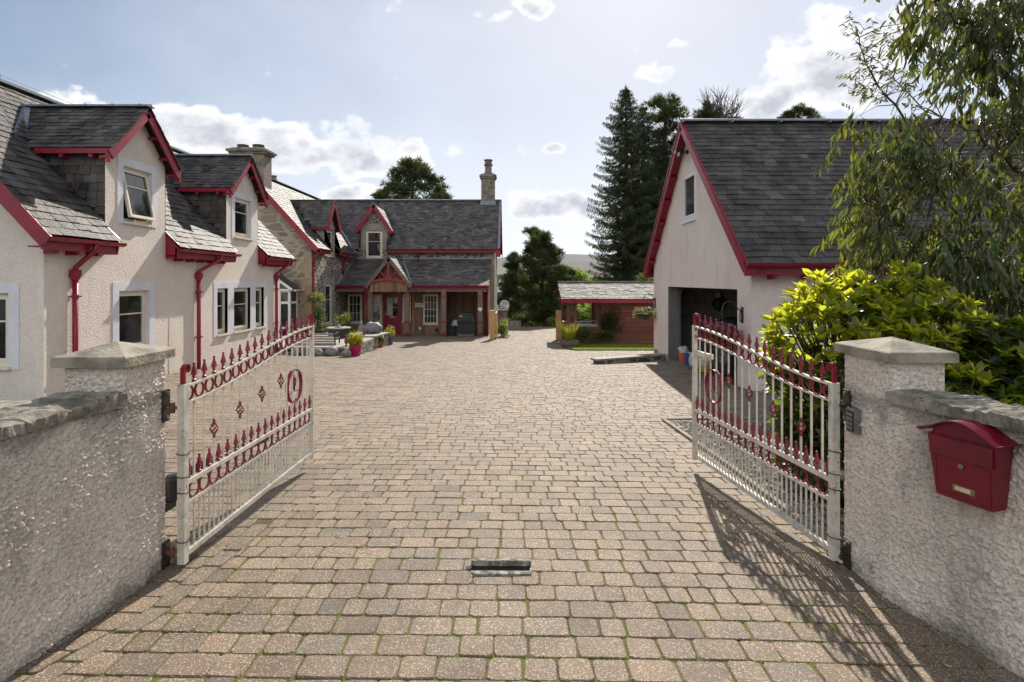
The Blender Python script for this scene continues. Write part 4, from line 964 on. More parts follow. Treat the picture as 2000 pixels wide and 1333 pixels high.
        m = MB(); xe = -8.28; m.face([(xe+.05, a-.17, ze-.02), (xe-.12, a-.20, zr(xe-.12)+.03), (-9.12, mid-.02, zr(-9.12)+.06), (-8.98, mid-.02, zrid+.02)]); m.face([(xe+.1, a-.17, ze-.14), (xe-.14, a-.22, zr(xe-.14)+.025), (xe-.12, a-.20, zr(xe-.12)+.035), (xe+.05, a-.17, ze-.01)]); m.build('valley_flashing', M['lead'], D)
    m = MB(); m.tube([(-6.985, 11.55, 2.05), (-6.985, 11.55, ZB)], .006, 5); m.build('cable', M['whitepaint'], T)
def del_keys(o):
    for k in list(o.keys()): del o[k]
cottage()

# ------------------------------------------------------------------ garage, right
def garage():
    X, Y0, Y1, XB = 4.417, 10.4, 17.54, 13.0; ZF = -.62; ZB = -1.0; Ym = (Y0+Y1)/2
    T = thing('garage', 'pale pink roughcast garage with steep slate roof and open doorway, right', 'garage', (X, Ym, ZF))
    k = .935; eZ = 1.97; eY0, eY1 = Y0-.28, Y1+.28; RZ = eZ+k*(Ym-eY0)
    FX = (V(X, 0, 0), V(0, 1, 0), V(-1, 0, 0)); door = (11.04, 15.93, ZB, 1.475); wn = (13.52, 14.53, 3.14, 4.33)
    wz = eZ+k*.28-.05; m = MB()
    panel(m, FX, Y0, Y1, ZB, RZ, [door, wn], planes=[(-k, 1, wz-k*Y0), (k, 1, wz+k*Y1)])
    panel(m, (V(XB, 0, 0), V(0, 1, 0), V(1, 0, 0)), Y0, Y1, ZB, RZ, [], planes=[(-k, 1, wz-k*Y0), (k, 1, wz+k*Y1)])
    m.face([(X, Y0, ZB), (XB, Y0, ZB), (XB, Y0, wz), (X, Y0, wz)]); m.face([(X, Y1, ZB), (XB, Y1, ZB), (XB, Y1, wz), (X, Y1, wz)])
    m.build('wall', M['cast_garage'], T)
    m = MB(); xi = X+.30; a, b = 10.7, 17.25                    # inside
    m.face([(xi, b, ZF), (XB-.3, b, ZF), (XB-.3, b, 1.62), (xi, b, 1.62)]); m.face([(xi, a, ZF), (XB-.3, a, ZF), (XB-.3, a, 1.62), (xi, a, 1.62)])
    m.face([(XB-.3, a, ZF), (XB-.3, b, ZF), (XB-.3, b, 1.62), (XB-.3, a, 1.62)])
    panel(m, (V(xi, 0, 0), V(0, 1, 0), V(-1, 0, 0)), a, b, ZF, 1.62, [(11.04, 15.93, ZF, 1.475)]); m.build('inner_blockwork', M['block'], T)
    m = MB(); m.face([(X+.01, 10.6, ZF+.012), (XB, 10.6, ZF+.012), (XB, 17.3, ZF+.012), (X+.01, 17.3, ZF+.012)]); m.build('floor', M['concrete'], T)
    m = MB(); m.box(X-.06, X+.05, door[0]-.05, door[1]+.05, ZF-.03, ZF+.03); m.build('threshold', M['cap'], T)
    m = MB(); m.face([(X, a, 1.63), (XB, a, 1.63), (XB, b, 1.63), (X, b, 1.63)]); m.build('ceiling', M['barge_wood'], T)
    m = MB()                                                    # jambs and lintel, door frame
    m.face([(X, door[1], ZF), (xi, door[1], ZF), (xi, door[1], door[3]), (X, door[1], door[3])]); m.face([(X, door[0], ZF), (xi, door[0], ZF), (xi, door[0], door[3]), (X, door[0], door[3])])
    m.face([(X, door[0], door[3]), (xi, door[0], door[3]), (xi, door[1], door[3]), (X, door[1], door[3])]); m.build('door_jamb', M['greydoor'], T)
    for y in (door[0]+.05, door[1]-.05):
        m = MB(); m.box(X+.20, X+.30, y-.05, y+.05, ZF, 1.44); m.build('door_frame', M['greydoor'], T)
        m = MB(); m.box(X+.30, X+.35, y-.02, y+.02, ZF, 1.25); m.tube([(X+.32, y, 1.25), (X+.36, y, 1.38), (X+.50, y, 1.45), (X+2.6, y, 1.46)], .025, 6); m.build('door_track', M['steel'], T)
    m = MB(); m.box(X+.4, X+2.6, door[0]+.08, door[1]-.08, 1.50, 1.55); m.build('raised_door', M['greydoor'], T)
    window(T, FX, wn[0], wn[2], wn[1]-wn[0], wn[3]-wn[2], M['whitepaint'], .06, 1, (), 0, M['cast_garage'], fw=.075)
    # roof
    Ls = math.hypot(Ym-eY0, RZ-eZ); vx = X-.22; u = MB()
    for ye in (eY0, eY1):
        u.face([(vx+.02, ye, eZ-.006), (XB+.2, ye, eZ-.006), (XB+.2, Ym, RZ-.006), (vx+.02, Ym, RZ-.006)])
        u.face([(vx+.02, ye, eZ-.10), (XB+.2, ye, eZ-.10), (XB+.2, Ym, RZ-.10), (vx+.02, Ym, RZ-.10)])
    rf = u.build('roof', M['under'], T)
    m = MB(); slates(m, (vx, eY0-.03, eZ-.025), (1, 0, 0), (0, Ym-eY0, RZ-eZ), XB+.2-vx, Ls+.02, .180, .28, None, .017, .17)
    _slates(m, V(vx, eY1+.03, eZ-.025), V(1, 0, 0), V(0, Ym-eY1, RZ-eZ).normalized(), V(0, k, 1).normalized(), 1.2, Ls+.02, .180, .28, None, .017, .17)
    m.build('slates', M['slate'], rf)
    m = MB(); x = vx-.02
    while x < XB: m.beam((x, Ym, RZ+.015), (min(x+1.18, XB), Ym, RZ+.015), .34, .03); m.tube([(x, Ym, RZ+.045), (min(x+1.18, XB), Ym, RZ+.045)], .05, 8); m.beam((x+.02, Ym-.19, RZ+.0), (x+.02, Ym+.19, RZ+.0), .04, .075); x += 1.2
    m.build('ridge_flashing', M['lead'], rf)
    for ye, sg in ((eY0, -1), (eY1, 1)):
        m = MB(); m.beam((vx, ye, eZ-.10), (vx, Ym, RZ-.10), .22, .035, up=(1, 0, 0)); m.box(vx-.02, vx+.16, min(ye-sg*.02, ye+sg*.06), max(ye-sg*.02, ye+sg*.06), eZ-.24, eZ-.02); m.build('bargeboard', M['red'], T)
        m = MB(); m.beam((vx-.025, ye, eZ+.0), (vx-.025, Ym, RZ+.0), .05, .02, up=(1, 0, 0)); m.build('verge_trim', M['red'], T)
        m = MB(); m.face([(vx, ye, eZ-.11), (X, ye, eZ-.11), (X, Ym, RZ-.12), (vx, Ym, RZ-.12)]); m.build('verge_soffit', M['red'], T)
        for t in (.12, .27, .42, .57, .72, .87):
            y = ye+(Ym-ye)*t; z = eZ+(RZ-eZ)*t-.17; m = MB(); m.box(vx+.01, X-.003, y-.035, y+.035, z-.06, z+.02); m.build('purlin_end', M['red'], T)
        m = MB(); a, b = sorted((ye-sg*.02, ye+sg*.02)); m.box(vx+.16, XB, a, b, eZ-.22, eZ-.03); m.face([(vx+.16, ye, eZ-.21), (XB, ye, eZ-.21), (XB, ye-sg*.26, eZ-.21), (vx+.16, ye-sg*.26, eZ-.21)]); m.build('fascia', M['red'], T)
        gutter(T, (vx-.02, ye+sg*.09, eZ-.02), (XB, ye+sg*.09, eZ-.02), .068)
        if sg < 0:
            x = vx+.55
            while x < 9.5: m = MB(); m.box(x-.04, x+.04, ye+.03, Y0-.003, eZ-.30, eZ-.212); m.build('rafter_tail', M['red'], T); x += .62
    m = MB(); m.box(X-.03, X-.002, Y1-.45, Y1-.15, ZF-.05, ZF+.16); m.build('corner_guard', M['grey'], T)
garage()
def garage_things():
    X = 4.417
    T = thing('floodlight', 'twin black floodlight under the peak of the garage gable', 'floodlight', (X-.1, 14.15, 4.85))
    m = MB(); m.box(X-.06, X-.001, 14.05, 14.15, 4.82, 4.92); m.tube([(X-.05, 14.1, 4.87), (X-.18, 14.12, 4.86)], .02, 6); m.build('bracket', M['black_iron'], T)
    for y, z in ((14.28, 4.92), (13.98, 4.80)): m = MB(); m.hexa([(X-.28, y-.11, z-.07), (X-.28, y+.11, z-.07), (X-.28, y+.11, z+.03), (X-.28, y-.11, z+.03), (X-.16, y-.07, z-.03), (X-.16, y+.07, z-.03), (X-.16, y+.07, z+.05), (X-.16, y-.07, z+.05)]); m.box(X-.19, X-.17, y-.02, y+.02, 4.86, z); h = m.build('lamp_head', M['black'], T); m = MB(); m.box(X-.286, X-.281, y-.095, y+.095, z-.06, z+.02); m.build('lens', M['glass'], h)
    b = thing('bucket', 'orange bucket stuffed with a blue white bag just inside the garage', 'bucket', (4.66, 15.32, -.6)); m = MB(); m.lathe([(.105, 0), (.135, .26), (.142, .275), (.138, .28), (.125, .27)], (4.66, 15.32, -.6), 16); m.build('bucket', M['orange'], b)
    m = MB(); [m.ball((4.66+random.uniform(-.06, .06), 15.32+random.uniform(-.06, .06), -.6+.30+random.uniform(0, .08)), .10, 8, 6, jit=.3) for _ in range(4)]; m.build('carrier_bag', M['bag'], b)
    def sack(x, y, z, r, h, label, mat): 
        t = thing('plastic_sack', label, 'bag', (x, y, z)); m = MB(); m.lathe([(r*.75, 0), (r, h*.2), (r*.95, h*.5), (r*.7, h*.8), (r*.25, h*.97), (.03, h)], (x, y, z), 14, jit=.10); m.build('sack', mat, t, smooth=True); m = MB(); m.lathe([(.03, 0), (.07, .07), (.05, .09)], (x, y, z+h-.01), 8, jit=.3); m.build('tied_neck', mat, t)
    sack(4.78, 14.62, -.6, .20, .46, 'bulging clear white plastic sack on the garage floor', M['bag'])
    t = thing('jerrycan', 'blue plastic jerrycan between the orange bucket and the white sack', 'jerrycan', (4.72, 15.02, -.6)); m = MB(); m.box(4.62, 4.82, 14.93, 15.11, -.6, -.30); m.build('can', M['blue'], t); m = MB(); m.lathe([(.03, 0), (.03, .05)], (4.72, 14.98, -.30), 8); m.build('screw_cap', M['bag'], t); m = MB(); m.tube([(4.72, 15.03, -.30), (4.72, 15.03, -.25), (4.72, 15.10, -.25), (4.72, 15.10, -.30)], .012, 6); m.build('handle', M['blue'], t)
    t = thing('drum', 'yellow and white plastic drum behind the right gate bars', 'drum', (4.72, 13.75, -.6)); m = MB(); m.lathe([(.15, 0), (.16, .02), (.16, .20)], (4.72, 13.75, -.6), 14); m.build('drum', M['yellow'], t); m = MB(); m.lathe([(.161, .20), (.161, .36)], (4.72, 13.75, -.6), 14); m.build('label_band', M['bag'], t); m = MB(); m.lathe([(.155, .36), (.15, .44), (.09, .47)], (4.72, 13.75, -.6), 14); m.build('lid', M['yellow'], t)
    t = thing('barbecue_trolley', 'black lidded barbecue trolley in the shade at the back of the garage', 'barbecue', (6.3, 15.9, -.6)); m = MB(); m.box(5.7, 6.9, 15.6, 16.2, .12, .20); m.build('shelf', M['black'], t); m = MB(); m.lathe([(.36, 0), (.38, .2), (.30, .36), (.1, .42)], (6.3, 15.9, .20), 14, sx=1.3); m.build('lid', M['black'], t)
    for x in (5.8, 6.8):
        for y in (15.65, 16.15): m = MB(); m.tube([(x, y, .12), (x+(.1 if x > 6 else -.1), y, -.6)], .025, 6); m.build('leg', M['black_iron'], t)
    t = thing('hanging_bag', 'dark blue bag with white cap hanging on the garage back wall', 'bag', (6.25, 17.1, 1.0)); m = MB(); m.lathe([(.02, -.33), (.15, -.26), (.19, -.12), (.14, .04), (.05, .10)], (6.25, 17.05, 1.05), 12, jit=.06); m.build('bag', pm('navy_cloth', (.03, .04, .09), .7, (.02, .025, .05), 9), t, smooth=True); m = MB(); m.ball((6.25, 17.05, 1.20), .09, 10, 7, sz=1.2); m.build('cap', M['bag'], t)
    t = thing('pressure_washer', 'black wheeled garden machine with hoses behind the gate bars', 'machine', (4.95, 12.6, -.6)); m = MB(); m.box(4.75, 5.15, 12.2, 13.0, -.45, .15); m.build('body', M['black'], t)
    for y in (12.25, 12.95): m = MB(); m.tube([(4.72, y, -.48), (4.78, y, -.48)], .12, 14); m.build('wheel', M['black'], t)
    m = MB(); m.tube([(4.8, 12.3, .15), (4.75, 12.25, .55), (4.75, 12.9, .55), (4.8, 12.9, .15)], .018, 6); m.build('handle', M['steel'], t); m = MB(); m.tube([(4.73+.02*math.sin(i), 12.6+.2*math.cos(i*.8), -.1+.15*math.sin(i*.8)) for i in range(24)], .014, 6); m.build('hose', M['grey'], t)
    t = thing('ladder', 'aluminium step ladder folded against the inside of the garage doorway', 'ladder', (4.8, 11.55, -.6))
    for y in (11.35, 11.75): m = MB(); m.beam((4.95, y, -.6), (4.78, y, .55), .03, .06); m.build('stile', M['steel'], t)
    for i in range(4): m = MB(); m.beam((4.91-.035*i, 11.35, -.3+.24*i), (4.91-.035*i, 11.75, -.3+.24*i), .07, .025); m.build('tread', M['steel'], t)
garage_things()
# ------------------------------------------------------------------ stone house at the back
def boards(m, F, u0, u1, zlo, zhi, w=.145, holes=(), cut=None):
    u = u0
    i = 0
    while u < u1-.02:
        b = min(u+w, u1); spans = [(zlo, zhi if cut is None else cut((u+b)/2))]
        for h in holes:
            if h[0]-.01 < (u+b)/2 < h[1]+.01:
                ns = []
                for a, c in spans:
                    if h[2] > a: ns.append((a, min(h[2], c)))
                    if h[3] < c: ns.append((max(h[3], a), c))
                spans = ns
        k = max(.45, min(1.6, random.gauss(1, .22))); d = .022 if i % 2 else .006
        for a, c in spans:
            if c-a > .02: m.fbox(F, u+.003, b-.003, -.02, d, a, c, (k*1.03, k, k*.97))
        u += w if i % 2 else w*.8; i += 1
def stone_house():
    Yf, Yr, XL, XR = 29.3, 35.3, -8.25, -.93; ZB = -1.7; eY, eZ = 28.97, 3.27; rY, rZ = 32.3, 6.23; kr = (rZ-eZ)/(rY-eY)
    wX, wY = -8.25, 23.15; wrX, wrZ = -10.84, 6.18; weX, weZ = -7.95, 2.98; kw = (wrZ-weZ)/(weX-wrX); wL = -13.43
    T = thing('stone_house', 'old rubble stone house with larch clad porch, dark slate roof and crimson trim', 'house', (-5, Yf, ZB))
    zrear = lambda y: eZ+kr*(y-eY); zwing = lambda x: weZ+kw*(weX-x)
    FY = (V(0, Yf, 0), V(1, 0, 0), V(0, -1, 0)); FW = (V(wX, 0, 0), V(0, 1, 0), V(1, 0, 0)); FG = (V(0, wY, 0), V(1, 0, 0), V(0, -1, 0))
    dr = (-7.86, -6.44); drw = (-7.59, -6.74, 2.80, 4.23); dw = (24.75, 26.15); dww = (25.02, 25.86, 2.75, 3.92); lw = (24.86, 25.84, -.35, 1.49)
    m = MB()
    panel(m, FY, XL, XR, ZB, 3.52, [drw]); panel(m, (V(XR, 0, 0), V(0, 1, 0), V(1, 0, 0)), Yf, Yr, ZB, 6.1, [], planes=[(-kr, 1, 3.52-kr*Yf), (kr, 1, 3.52+kr*Yr)])
    m.face([(wL, Yr, ZB), (XR, Yr, ZB), (XR, Yr, 3.5), (wL, Yr, 3.5)])
    panel(m, FW, wY, Yf, ZB, 3.2, [dww, lw]); panel(m, FW, dw[0], dw[1], 3.2, 5.2, [dww], planes=[(-1.75, 1, 4.0-1.75*dw[0]), (1.75, 1, 4.0+1.75*dw[1])])
    m.face([(wL, wY, ZB), (wL, Yr, ZB), (wL, Yr, 3.2), (wL, wY, 3.2)])
    m.build('wall', M['rubble'], T)
    m = MB(); panel(m, FG, wL, wX, ZB, 6.1, [], planes=[(kw, 1, weZ+.24+kw*wX), (-kw, 1, weZ+.24-kw*wL)]); m.build('gable_wall', M['gable_stone'], T)
    m = MB()                                                                 # dressed quoins and margins
    z = ZB; i = 0
    while z < 2.7: h = random.uniform(.26, .42); w = .46 if i % 2 else .28; m.box(wX-w, wX+.015, wY-.018, wY+.0 + (.28 if i % 2 else .46), z, min(z+h-.012, 3.0), ); z += h; i += 1
    m.build('quoin', pm('ochre_sandstone', (.34, .26, .165), .85, (.26, .20, .14), 2.5, bump=.01, bs=25), T)
    m = MB(); z = ZB; i = 0
    while z < 3.0: h = random.uniform(.28, .4); w = .4 if i % 2 else .26; m.box(XR-w, XR+.02, Yf-.02, Yf+(.26 if i % 2 else .42), z, min(z+h-.012, 3.3)); z += h; i += 1
    m.fbox(FY, dr[0], drw[0]-.005, .002, .03, 3.22, 4.4); m.fbox(FY, drw[1]+.005, dr[1], .002, .03, 3.22, 4.4); m.fbox(FY, dr[0], dr[1], .002, .032, 4.40, 4.62); m.fbox(FY, drw[0], drw[1], .002, .03, 4.235, 4.40)
    m.fbox(FW, lw[0]-.25, lw[0]-.005, .002, .025, lw[2]-.1, lw[3]); m.fbox(FW, lw[1]+.005, lw[1]+.3, .002, .025, lw[2]-.1, lw[3]); m.fbox(FW, lw[0]-.25, lw[1]+.3, .002, .027, lw[3]+.003, lw[3]+.28)
    m.fbox(FW, dw[0], dww[0]-.005, .002, .025, 2.7, 3.95); m.fbox(FW, dww[1]+.005, dw[1], .002, .025, 2.7, 3.95); m.fbox(FW, dw[0], dw[1], .002, .027, 3.955, 4.2)
    m.build('dressed_margin', M['ashlar'], T)
    window(T, FY, drw[0], drw[2], drw[1]-drw[0], drw[3]-drw[2], M['cream'], .06, 1, (.62,), fw=.07)
    window(T, FW, lw[0], lw[2], lw[1]-lw[0], lw[3]-lw[2], M['whitepaint'], .10, 1, (.62,), fw=.07)
    window(T, FW, dww[0], dww[2], dww[1]-dww[0], dww[3]-dww[2], M['cream'], .08, 1, (.55,), fw=.07)
    # main roof and wing roof
    Lr = math.hypot(rY-eY, rZ-eZ); Lw = math.hypot(weX-wrX, wrZ-weZ); u = MB()
    zY = zrear(Yf); u.face([(-8.1, eY, eZ-.006), (dr[0], eY, eZ-.006), (dr[0], Yf, zY-.006), (-8.1, Yf, zY-.006)]); u.face([(dr[1], eY, eZ-.006), (XR+.30, eY, eZ-.006), (XR+.30, Yf, zY-.006), (dr[1], Yf, zY-.006)]); u.face([(weX-.4, Yf, zY-.006), (XR+.30, Yf, zY-.006), (XR+.30, rY, rZ-.006), (wrX, rY, rZ-.006), (wrX, rY-.6, rZ-.55)])
    u.face([(wrX, Yr+.3, eZ), (XR+.30, Yr+.3, eZ), (XR+.30, rY, rZ-.006), (wrX, rY, rZ-.006)]); u.face([(dr[1], eY, eZ-.1), (XR+.28, eY, eZ-.1), (XR+.28, rY, rZ-.1), (dr[1], rY, rZ-.1)])
    zX = zwing(wX); [u.face([(weX, a, weZ-.006), (weX, b, weZ-.006), (wX, b, zX-.006), (wX, a, zX-.006)]) for a, b in ((wY-.22, dw[0]), (dw[1], 29.2))]; u.face([(wX, wY-.22, zX-.006), (wX, 29.5, zX-.006), (wrX, 33.0, wrZ-.006), (wrX, wY-.22, wrZ-.006)]); u.face([(2*wrX-weX, wY-.22, weZ), (2*wrX-weX, 33, weZ), (wrX, 33, wrZ-.006), (wrX, wY-.22, wrZ-.006)])
    u.face([(wX, wY-.22, zX-.1), (wX, 29.2, zX-.1), (wrX, 29.2, wrZ-.1), (wrX, wY-.22, wrZ-.1)])
    rf = u.build('roof', M['under'], T); m = MB()
    def skr(c): 
        if dr[0]-.0 < c.x < dr[1]+.0 and c.z < 5.5-abs(c.x-(-7.15))*1.5: return True
        return c.x < weX+.1 and c.z < zwing(c.x)+.02
    slates(m, (-10.9, eY, eZ-.01), (1, 0, 0), (0, rY-eY, rZ-eZ), XR+.30+10.9, Lr, .165, .24, skr, .014, .24)
    m.build('slates', M['slate_old'], rf); m = MB()
    def skw(c):
        if dw[0] < c.y < dw[1] and c.z < 5.1-abs(c.y-25.45)*1.7: return True
        return c.y > eY and c.z < zrear(c.y)+.02
    slates(m, (weX, wY-.24, weZ-.01), (0, 1, 0), (wrX-weX, 0, wrZ-weZ), 10.2, Lw, .175, .24, skw, .014, .22); m.build('slates', M['slate'], rf)
    m = MB(); m.beam((wrX, rY, rZ+.01), (XR+.3, rY, rZ+.01), .30, .03); m.tube([(wrX, rY, rZ+.03), (XR+.3, rY, rZ+.03)], .045, 8)
    for i in range(9): m.beam((-9.7+i*1.1, rY-.17, rZ), (-9.7+i*1.1, rY+.17, rZ), .04, .07)
    m.beam((wrX, wY-.2, wrZ+.01), (wrX, rY, wrZ+.01), .28, .03)
    vp = [(weX-.15, 28.9, weZ+.25)]                                      # lead valley between the two roofs
    pts = []
    for i in range(9):
        x = weX-.05-(weX-wrX-.1)*i/8; z = zwing(x); y = eY+(z-eZ)/kr
        pts.append((x, max(y, eY-.0), z+.03))
    for p, q in zip(pts, pts[1:]): m.beam(p, q, .22, .02)
    m.beam((XR+.27, eY, eZ+.03), (XR+.27, rY, rZ+.03), .14, .03); m.build('lead_flashing', M['lead'], rf)
    # verges, eaves
    for y, e in ((dw[0], -.03), (dw[1], .03)): m = MB(); m.prism([(wX+.004, y, weZ-.12), (weX-.03, y, weZ-.12), (weX, y, weZ-.02), (wX+.004, y, zX-.02)], (0, e, 0)); m.build('eave_end', M['red'], T)
    m = MB(); m.prism([(dr[1], Yf-.004, eZ-.15), (dr[1], eY+.03, eZ-.15), (dr[1], eY, eZ-.02), (dr[1], Yf-.004, zY-.02)], (.03, 0, 0)); m.build('eave_end', M['red'], T)
    m = MB(); m.beam((weX, wY-.24, weZ-.10), (wrX, wY-.24, wrZ-.10), .03, .22); m.build('bargeboard', M['red'], T)
    m = MB(); m.face([(weX, wY-.23, weZ-.11), (weX, wY, weZ-.11), (wrX, wY, wrZ-.11), (wrX, wY-.23, wrZ-.11)]); m.build('verge_soffit', M['red'], T)
    m = MB(); m.beam((XR+.32, eY-.05, eZ-.14), (XR+.32, rY, rZ-.10), .035, .24, up=(0, 0, 1)); m.beam((XR+.32, Yr+.3, eZ-.14), (XR+.32, rY, rZ-.10), .035, .24); m.box(XR+.08, XR+.34, eY-.08, eY+.1, eZ-.42, eZ-.05); m.build('bargeboard', M['red'], T)
    gutter(T, (dr[1]+.02, eY-.05, eZ-.01), (XR+.26, eY-.05, eZ-.01), .06); gutter(T, (weX+.06, wY-.24, weZ-.02), (weX+.06, dw[0]-.05, weZ-.02), .06); gutter(T, (weX+.06, dw[1]+.05, weZ-.02), (weX+.06, 28.7, weZ-.02), .06)
    m = MB(); m.box(dr[1]+.02, XR+.25, eY+.0, eY+.03, eZ-.17, eZ-.02); m.box(dr[1]+.02, XR+.2, eY+.03, Yf-.003, eZ-.19, eZ-.17); m.box(weX-.03, weX, wY-.22, dw[0]-.03, weZ-.2, weZ-.02); m.box(weX-.03, weX, dw[1]+.03, 28.9, weZ-.2, weZ-.02); m.build('fascia', M['red'], T)
    for i in range(12): m = MB(); x = dr[1]+.3+i*.44; m.box(x-.03, x+.03, eY+.06, Yf-.004, eZ-.26, eZ-.192); m.build('rafter_tail', M['red'], T)
    m = MB(); m.tube([(-4.85, eY-.05, eZ-.02), (-4.85, eY-.05, eZ-.22), (-4.85, Yf-.10, eZ-.42), (-4.85, Yf-.08, 2.76)], .045, 8); m.lathe([(.05, 0), (.085, .10), (.085, .16)], (-4.85, Yf-.10, eZ-.38), 8); m.build('downpipe', M['red'], T, smooth=False)
    downpipe(T, wX+.06, wY+.12, weZ-.02, -1.0, weX+.06, wY+.05, .05); downpipe(T, wX+.07, 27.35, weZ-.02, 1.9, weX+.06, 27.4, .05)
    # chimneys
    def chimney(x0, x1, y0, y1, z0, z1, cap, pots, label, potr=.13, poth=.3):
        c = MB(); c.box(x0, x1, y0, y1, z0, z1); co = c.build('chimney', M['chim'], T); co['label'] = label
        c = MB(); c.box(x0-cap*.55, x1+cap*.55, y0-cap*.55, y1+cap*.55, z1+.002, z1+.09); c.prism([(x0-cap, y0-cap, z1+.092), (x1+cap, y0-cap, z1+.092), (x1+cap, y1+cap, z1+.092), (x0-cap, y1+cap, z1+.092)], (0, 0, .09)); c.hexa([(x0-cap*.8, y0-cap*.8, z1+.183), (x1+cap*.8, y0-cap*.8, z1+.183), (x1+cap*.8, y1+cap*.8, z1+.183), (x0-cap*.8, y1+cap*.8, z1+.183), (x0+.02, y0+.02, z1+.27), (x1-.02, y0+.02, z1+.27), (x1-.02, y1-.02, z1+.27), (x0+.02, y1-.02, z1+.27)]); c.build('chimney_cap', M['chim'], co)
        for px, py, ph in pots: c = MB(); c.lathe([(potr*1.1, 0), (potr*1.1, ph*.12), (potr*.85, ph*.16), (potr*.8, ph*.55), (potr*1.08, ph*.60), (potr*1.12, ph*.68), (potr*.9, ph*.72), (potr*.86, ph*.90), (potr*1.08, ph*.93), (potr*1.08, ph)], (px, py, z1+.271), 12); c.build('chimney_pot', M['chim'], co)
        c = MB(); c.box(x0-.03, x1+.03, y0-.03, y0, z0+.5, z0+.75) if False else None
    chimney(-11.55, -10.22, 23.2, 23.95, 5.2, 6.87, .17, [(-11.25, 23.55, .16), (-10.6, 23.55, .16)], 'broad stone chimney with a spreading cap on the near gable', .22)
    chimney(-11.75, -11.25, 26.6, 27.0, 5.0, 5.85, .03, [(-11.62, 26.75, .62), (-11.36, 26.85, .52)], 'pair of old chimney pots behind the wing ridge', .14)
    chimney(-1.75, -.98, 32.0, 32.7, 5.9, 7.45, .10, [(-1.36, 32.35, .85)], 'square stone chimney with one tall pot on the right gable', .23)
    m = MB(); m.beam((-1.8, 31.97, 6.0), (-.93, 31.97, 6.0), .03, .32, up=(0, 0, 1)); m.build('chimney_flashing', M['lead'], T)
    # two gabled dormers
    def dormer(axis, a, b, base, zf, ze, zr, front, back, ov, label):
        """axis 'y': faces -y, spans x a..b;  axis 'x': faces +x, spans y a..b"""
        mid = (a+b)/2; hw = (b-a)/2+ov; D = bpy.data.objects.new('dormer', None); C.objects.link(D); D.parent = T; D['label'] = label
        pt = (lambda s, d, z: V(s, d, z)) if axis == 'y' else (lambda s, d, z: V(d, s, z))
        D.location = pt(mid, base, ze)-poff(T); bd = 1 if axis == 'y' else -1; u = MB(); m = MB(); sl = math.atan2(zr-ze, hw); Ls = math.hypot(hw, zr-ze)
        for sg in (-1, 1):
            se = mid+sg*hw; w = MB(); w.face([pt(mid+sg*(b-a)/2, base, zf), pt(mid+sg*(b-a)/2, base, ze+.1), pt(mid+sg*(b-a)/2, back(ze), ze+.1), pt(mid+sg*(b-a)/2, back(zf), zf)]); w.build('cheek', M['ashlar'], D)
            for dz in (.006, .06): u.face([pt(se, front, ze-dz), pt(se, back(ze), ze-dz), pt(mid, back(zr), zr-dz), pt(mid, front, zr-dz)])
            o = V(0, 0, 0); Nn = (pt(sg*math.sin(sl), 0, math.cos(sl)))
            _slates(m, pt(se, front, ze), pt(0, bd, 0), pt(-sg*hw, 0, zr-ze).normalized(), Nn, abs(back(zr)-front), Ls, .19, .25, lambda c: (bd*((c.y if axis == 'y' else c.x)-back(c.z)) > -.05), .013, .22)
            bm = MB(); bm.beam(pt(se, front, ze-.08), pt(mid, front, zr-.08), .03, .21, up=(0, 0, 1)); bm.beam(pt(se, front, ze-.02), pt(se, front, ze-.18), .03, .08, up=pt(0, 1, 0)); bm.build('bargeboard', M['red'], D)
            bm = MB(); bm.beam(pt(se, front, ze-.06), pt(se, back(ze), ze-.06), .03, .09); bm.build('fascia', M['red'], D)
        u.build('dormer_roof', M['under'], D); m.build('slates', M['slate_old'], D)
        bm = MB(); bm.beam(pt(mid, front, zr+.012), pt(mid, back(zr), zr+.012), .14, .025); bm.build('ridge_flashing', M['lead'], D)
        return D
    D = dormer('y', dr[0], dr[1], Yf, 3.2, 4.22, 5.60, Yf-.25, lambda z: eY+(z-eZ)/kr, .19, 'dormer with rubble gable facing the drive')
    m = MB(); m.face([V(dr[0], Yf-.001, 4.2), V(dr[1], Yf-.001, 4.2), V(dr[1], Yf-.001, 4.4), V(-7.15, Yf-.001, 5.52), V(dr[0], Yf-.001, 4.4)]); m.build('dormer_gable', M['rubble'], D)
    D = dormer('x', dw[0], dw[1], wX, 2.9, 3.98, 5.27, wX+.24, lambda z: weX-(z-weZ)/kw, .15, 'dormer on the wing seen edge on')
    m = MB(); m.face([V(wX+.001, dw[0], 3.9), V(wX+.001, dw[1], 3.9), V(wX+.001, dw[1], 4.1), V(wX+.001, 25.45, 5.2), V(wX+.001, dw[0], 4.1)]); m.build('dormer_gable', M['rubble'], D)
    # ---- porch lean-to
    py0, pz0, py1, pz1 = 26.3, 1.42, Yf-.02, 2.76; kp = (pz1-pz0)/(py1-py0); zp = lambda y: pz0+kp*(y-py0); xl, xr = -8.22, -1.08
    u = MB(); u.face([(xl, py0, pz0-.006), (xr, py0, pz0-.006), (xr, py1, pz1-.006), (xl, py1, pz1-.006)]); u.face([(xl, py0, pz0-.09), (xr, py0, pz0-.09), (xr, py1, pz1-.09), (xl, py1, pz1-.09)])
    pr = u.build('porch_roof', M['under'], T); m = MB(); ga, gb, gz = -6.76, -4.66, 2.74; gm = (ga+gb)/2; kg = (gz-1.40)/((gb-ga)/2)
    slates(m, (xl, py0-.03, pz0-.012), (1, 0, 0), (0, py1-py0, pz1-pz0), xr-xl, math.hypot(py1-py0, pz1-pz0), .17, .25, lambda c: ga+.05 < c.x < gb-.05 and c.z < gz-abs(c.x-gm)*kg-.05, .013, .2); m.build('slates', M['slate_old'], pr)
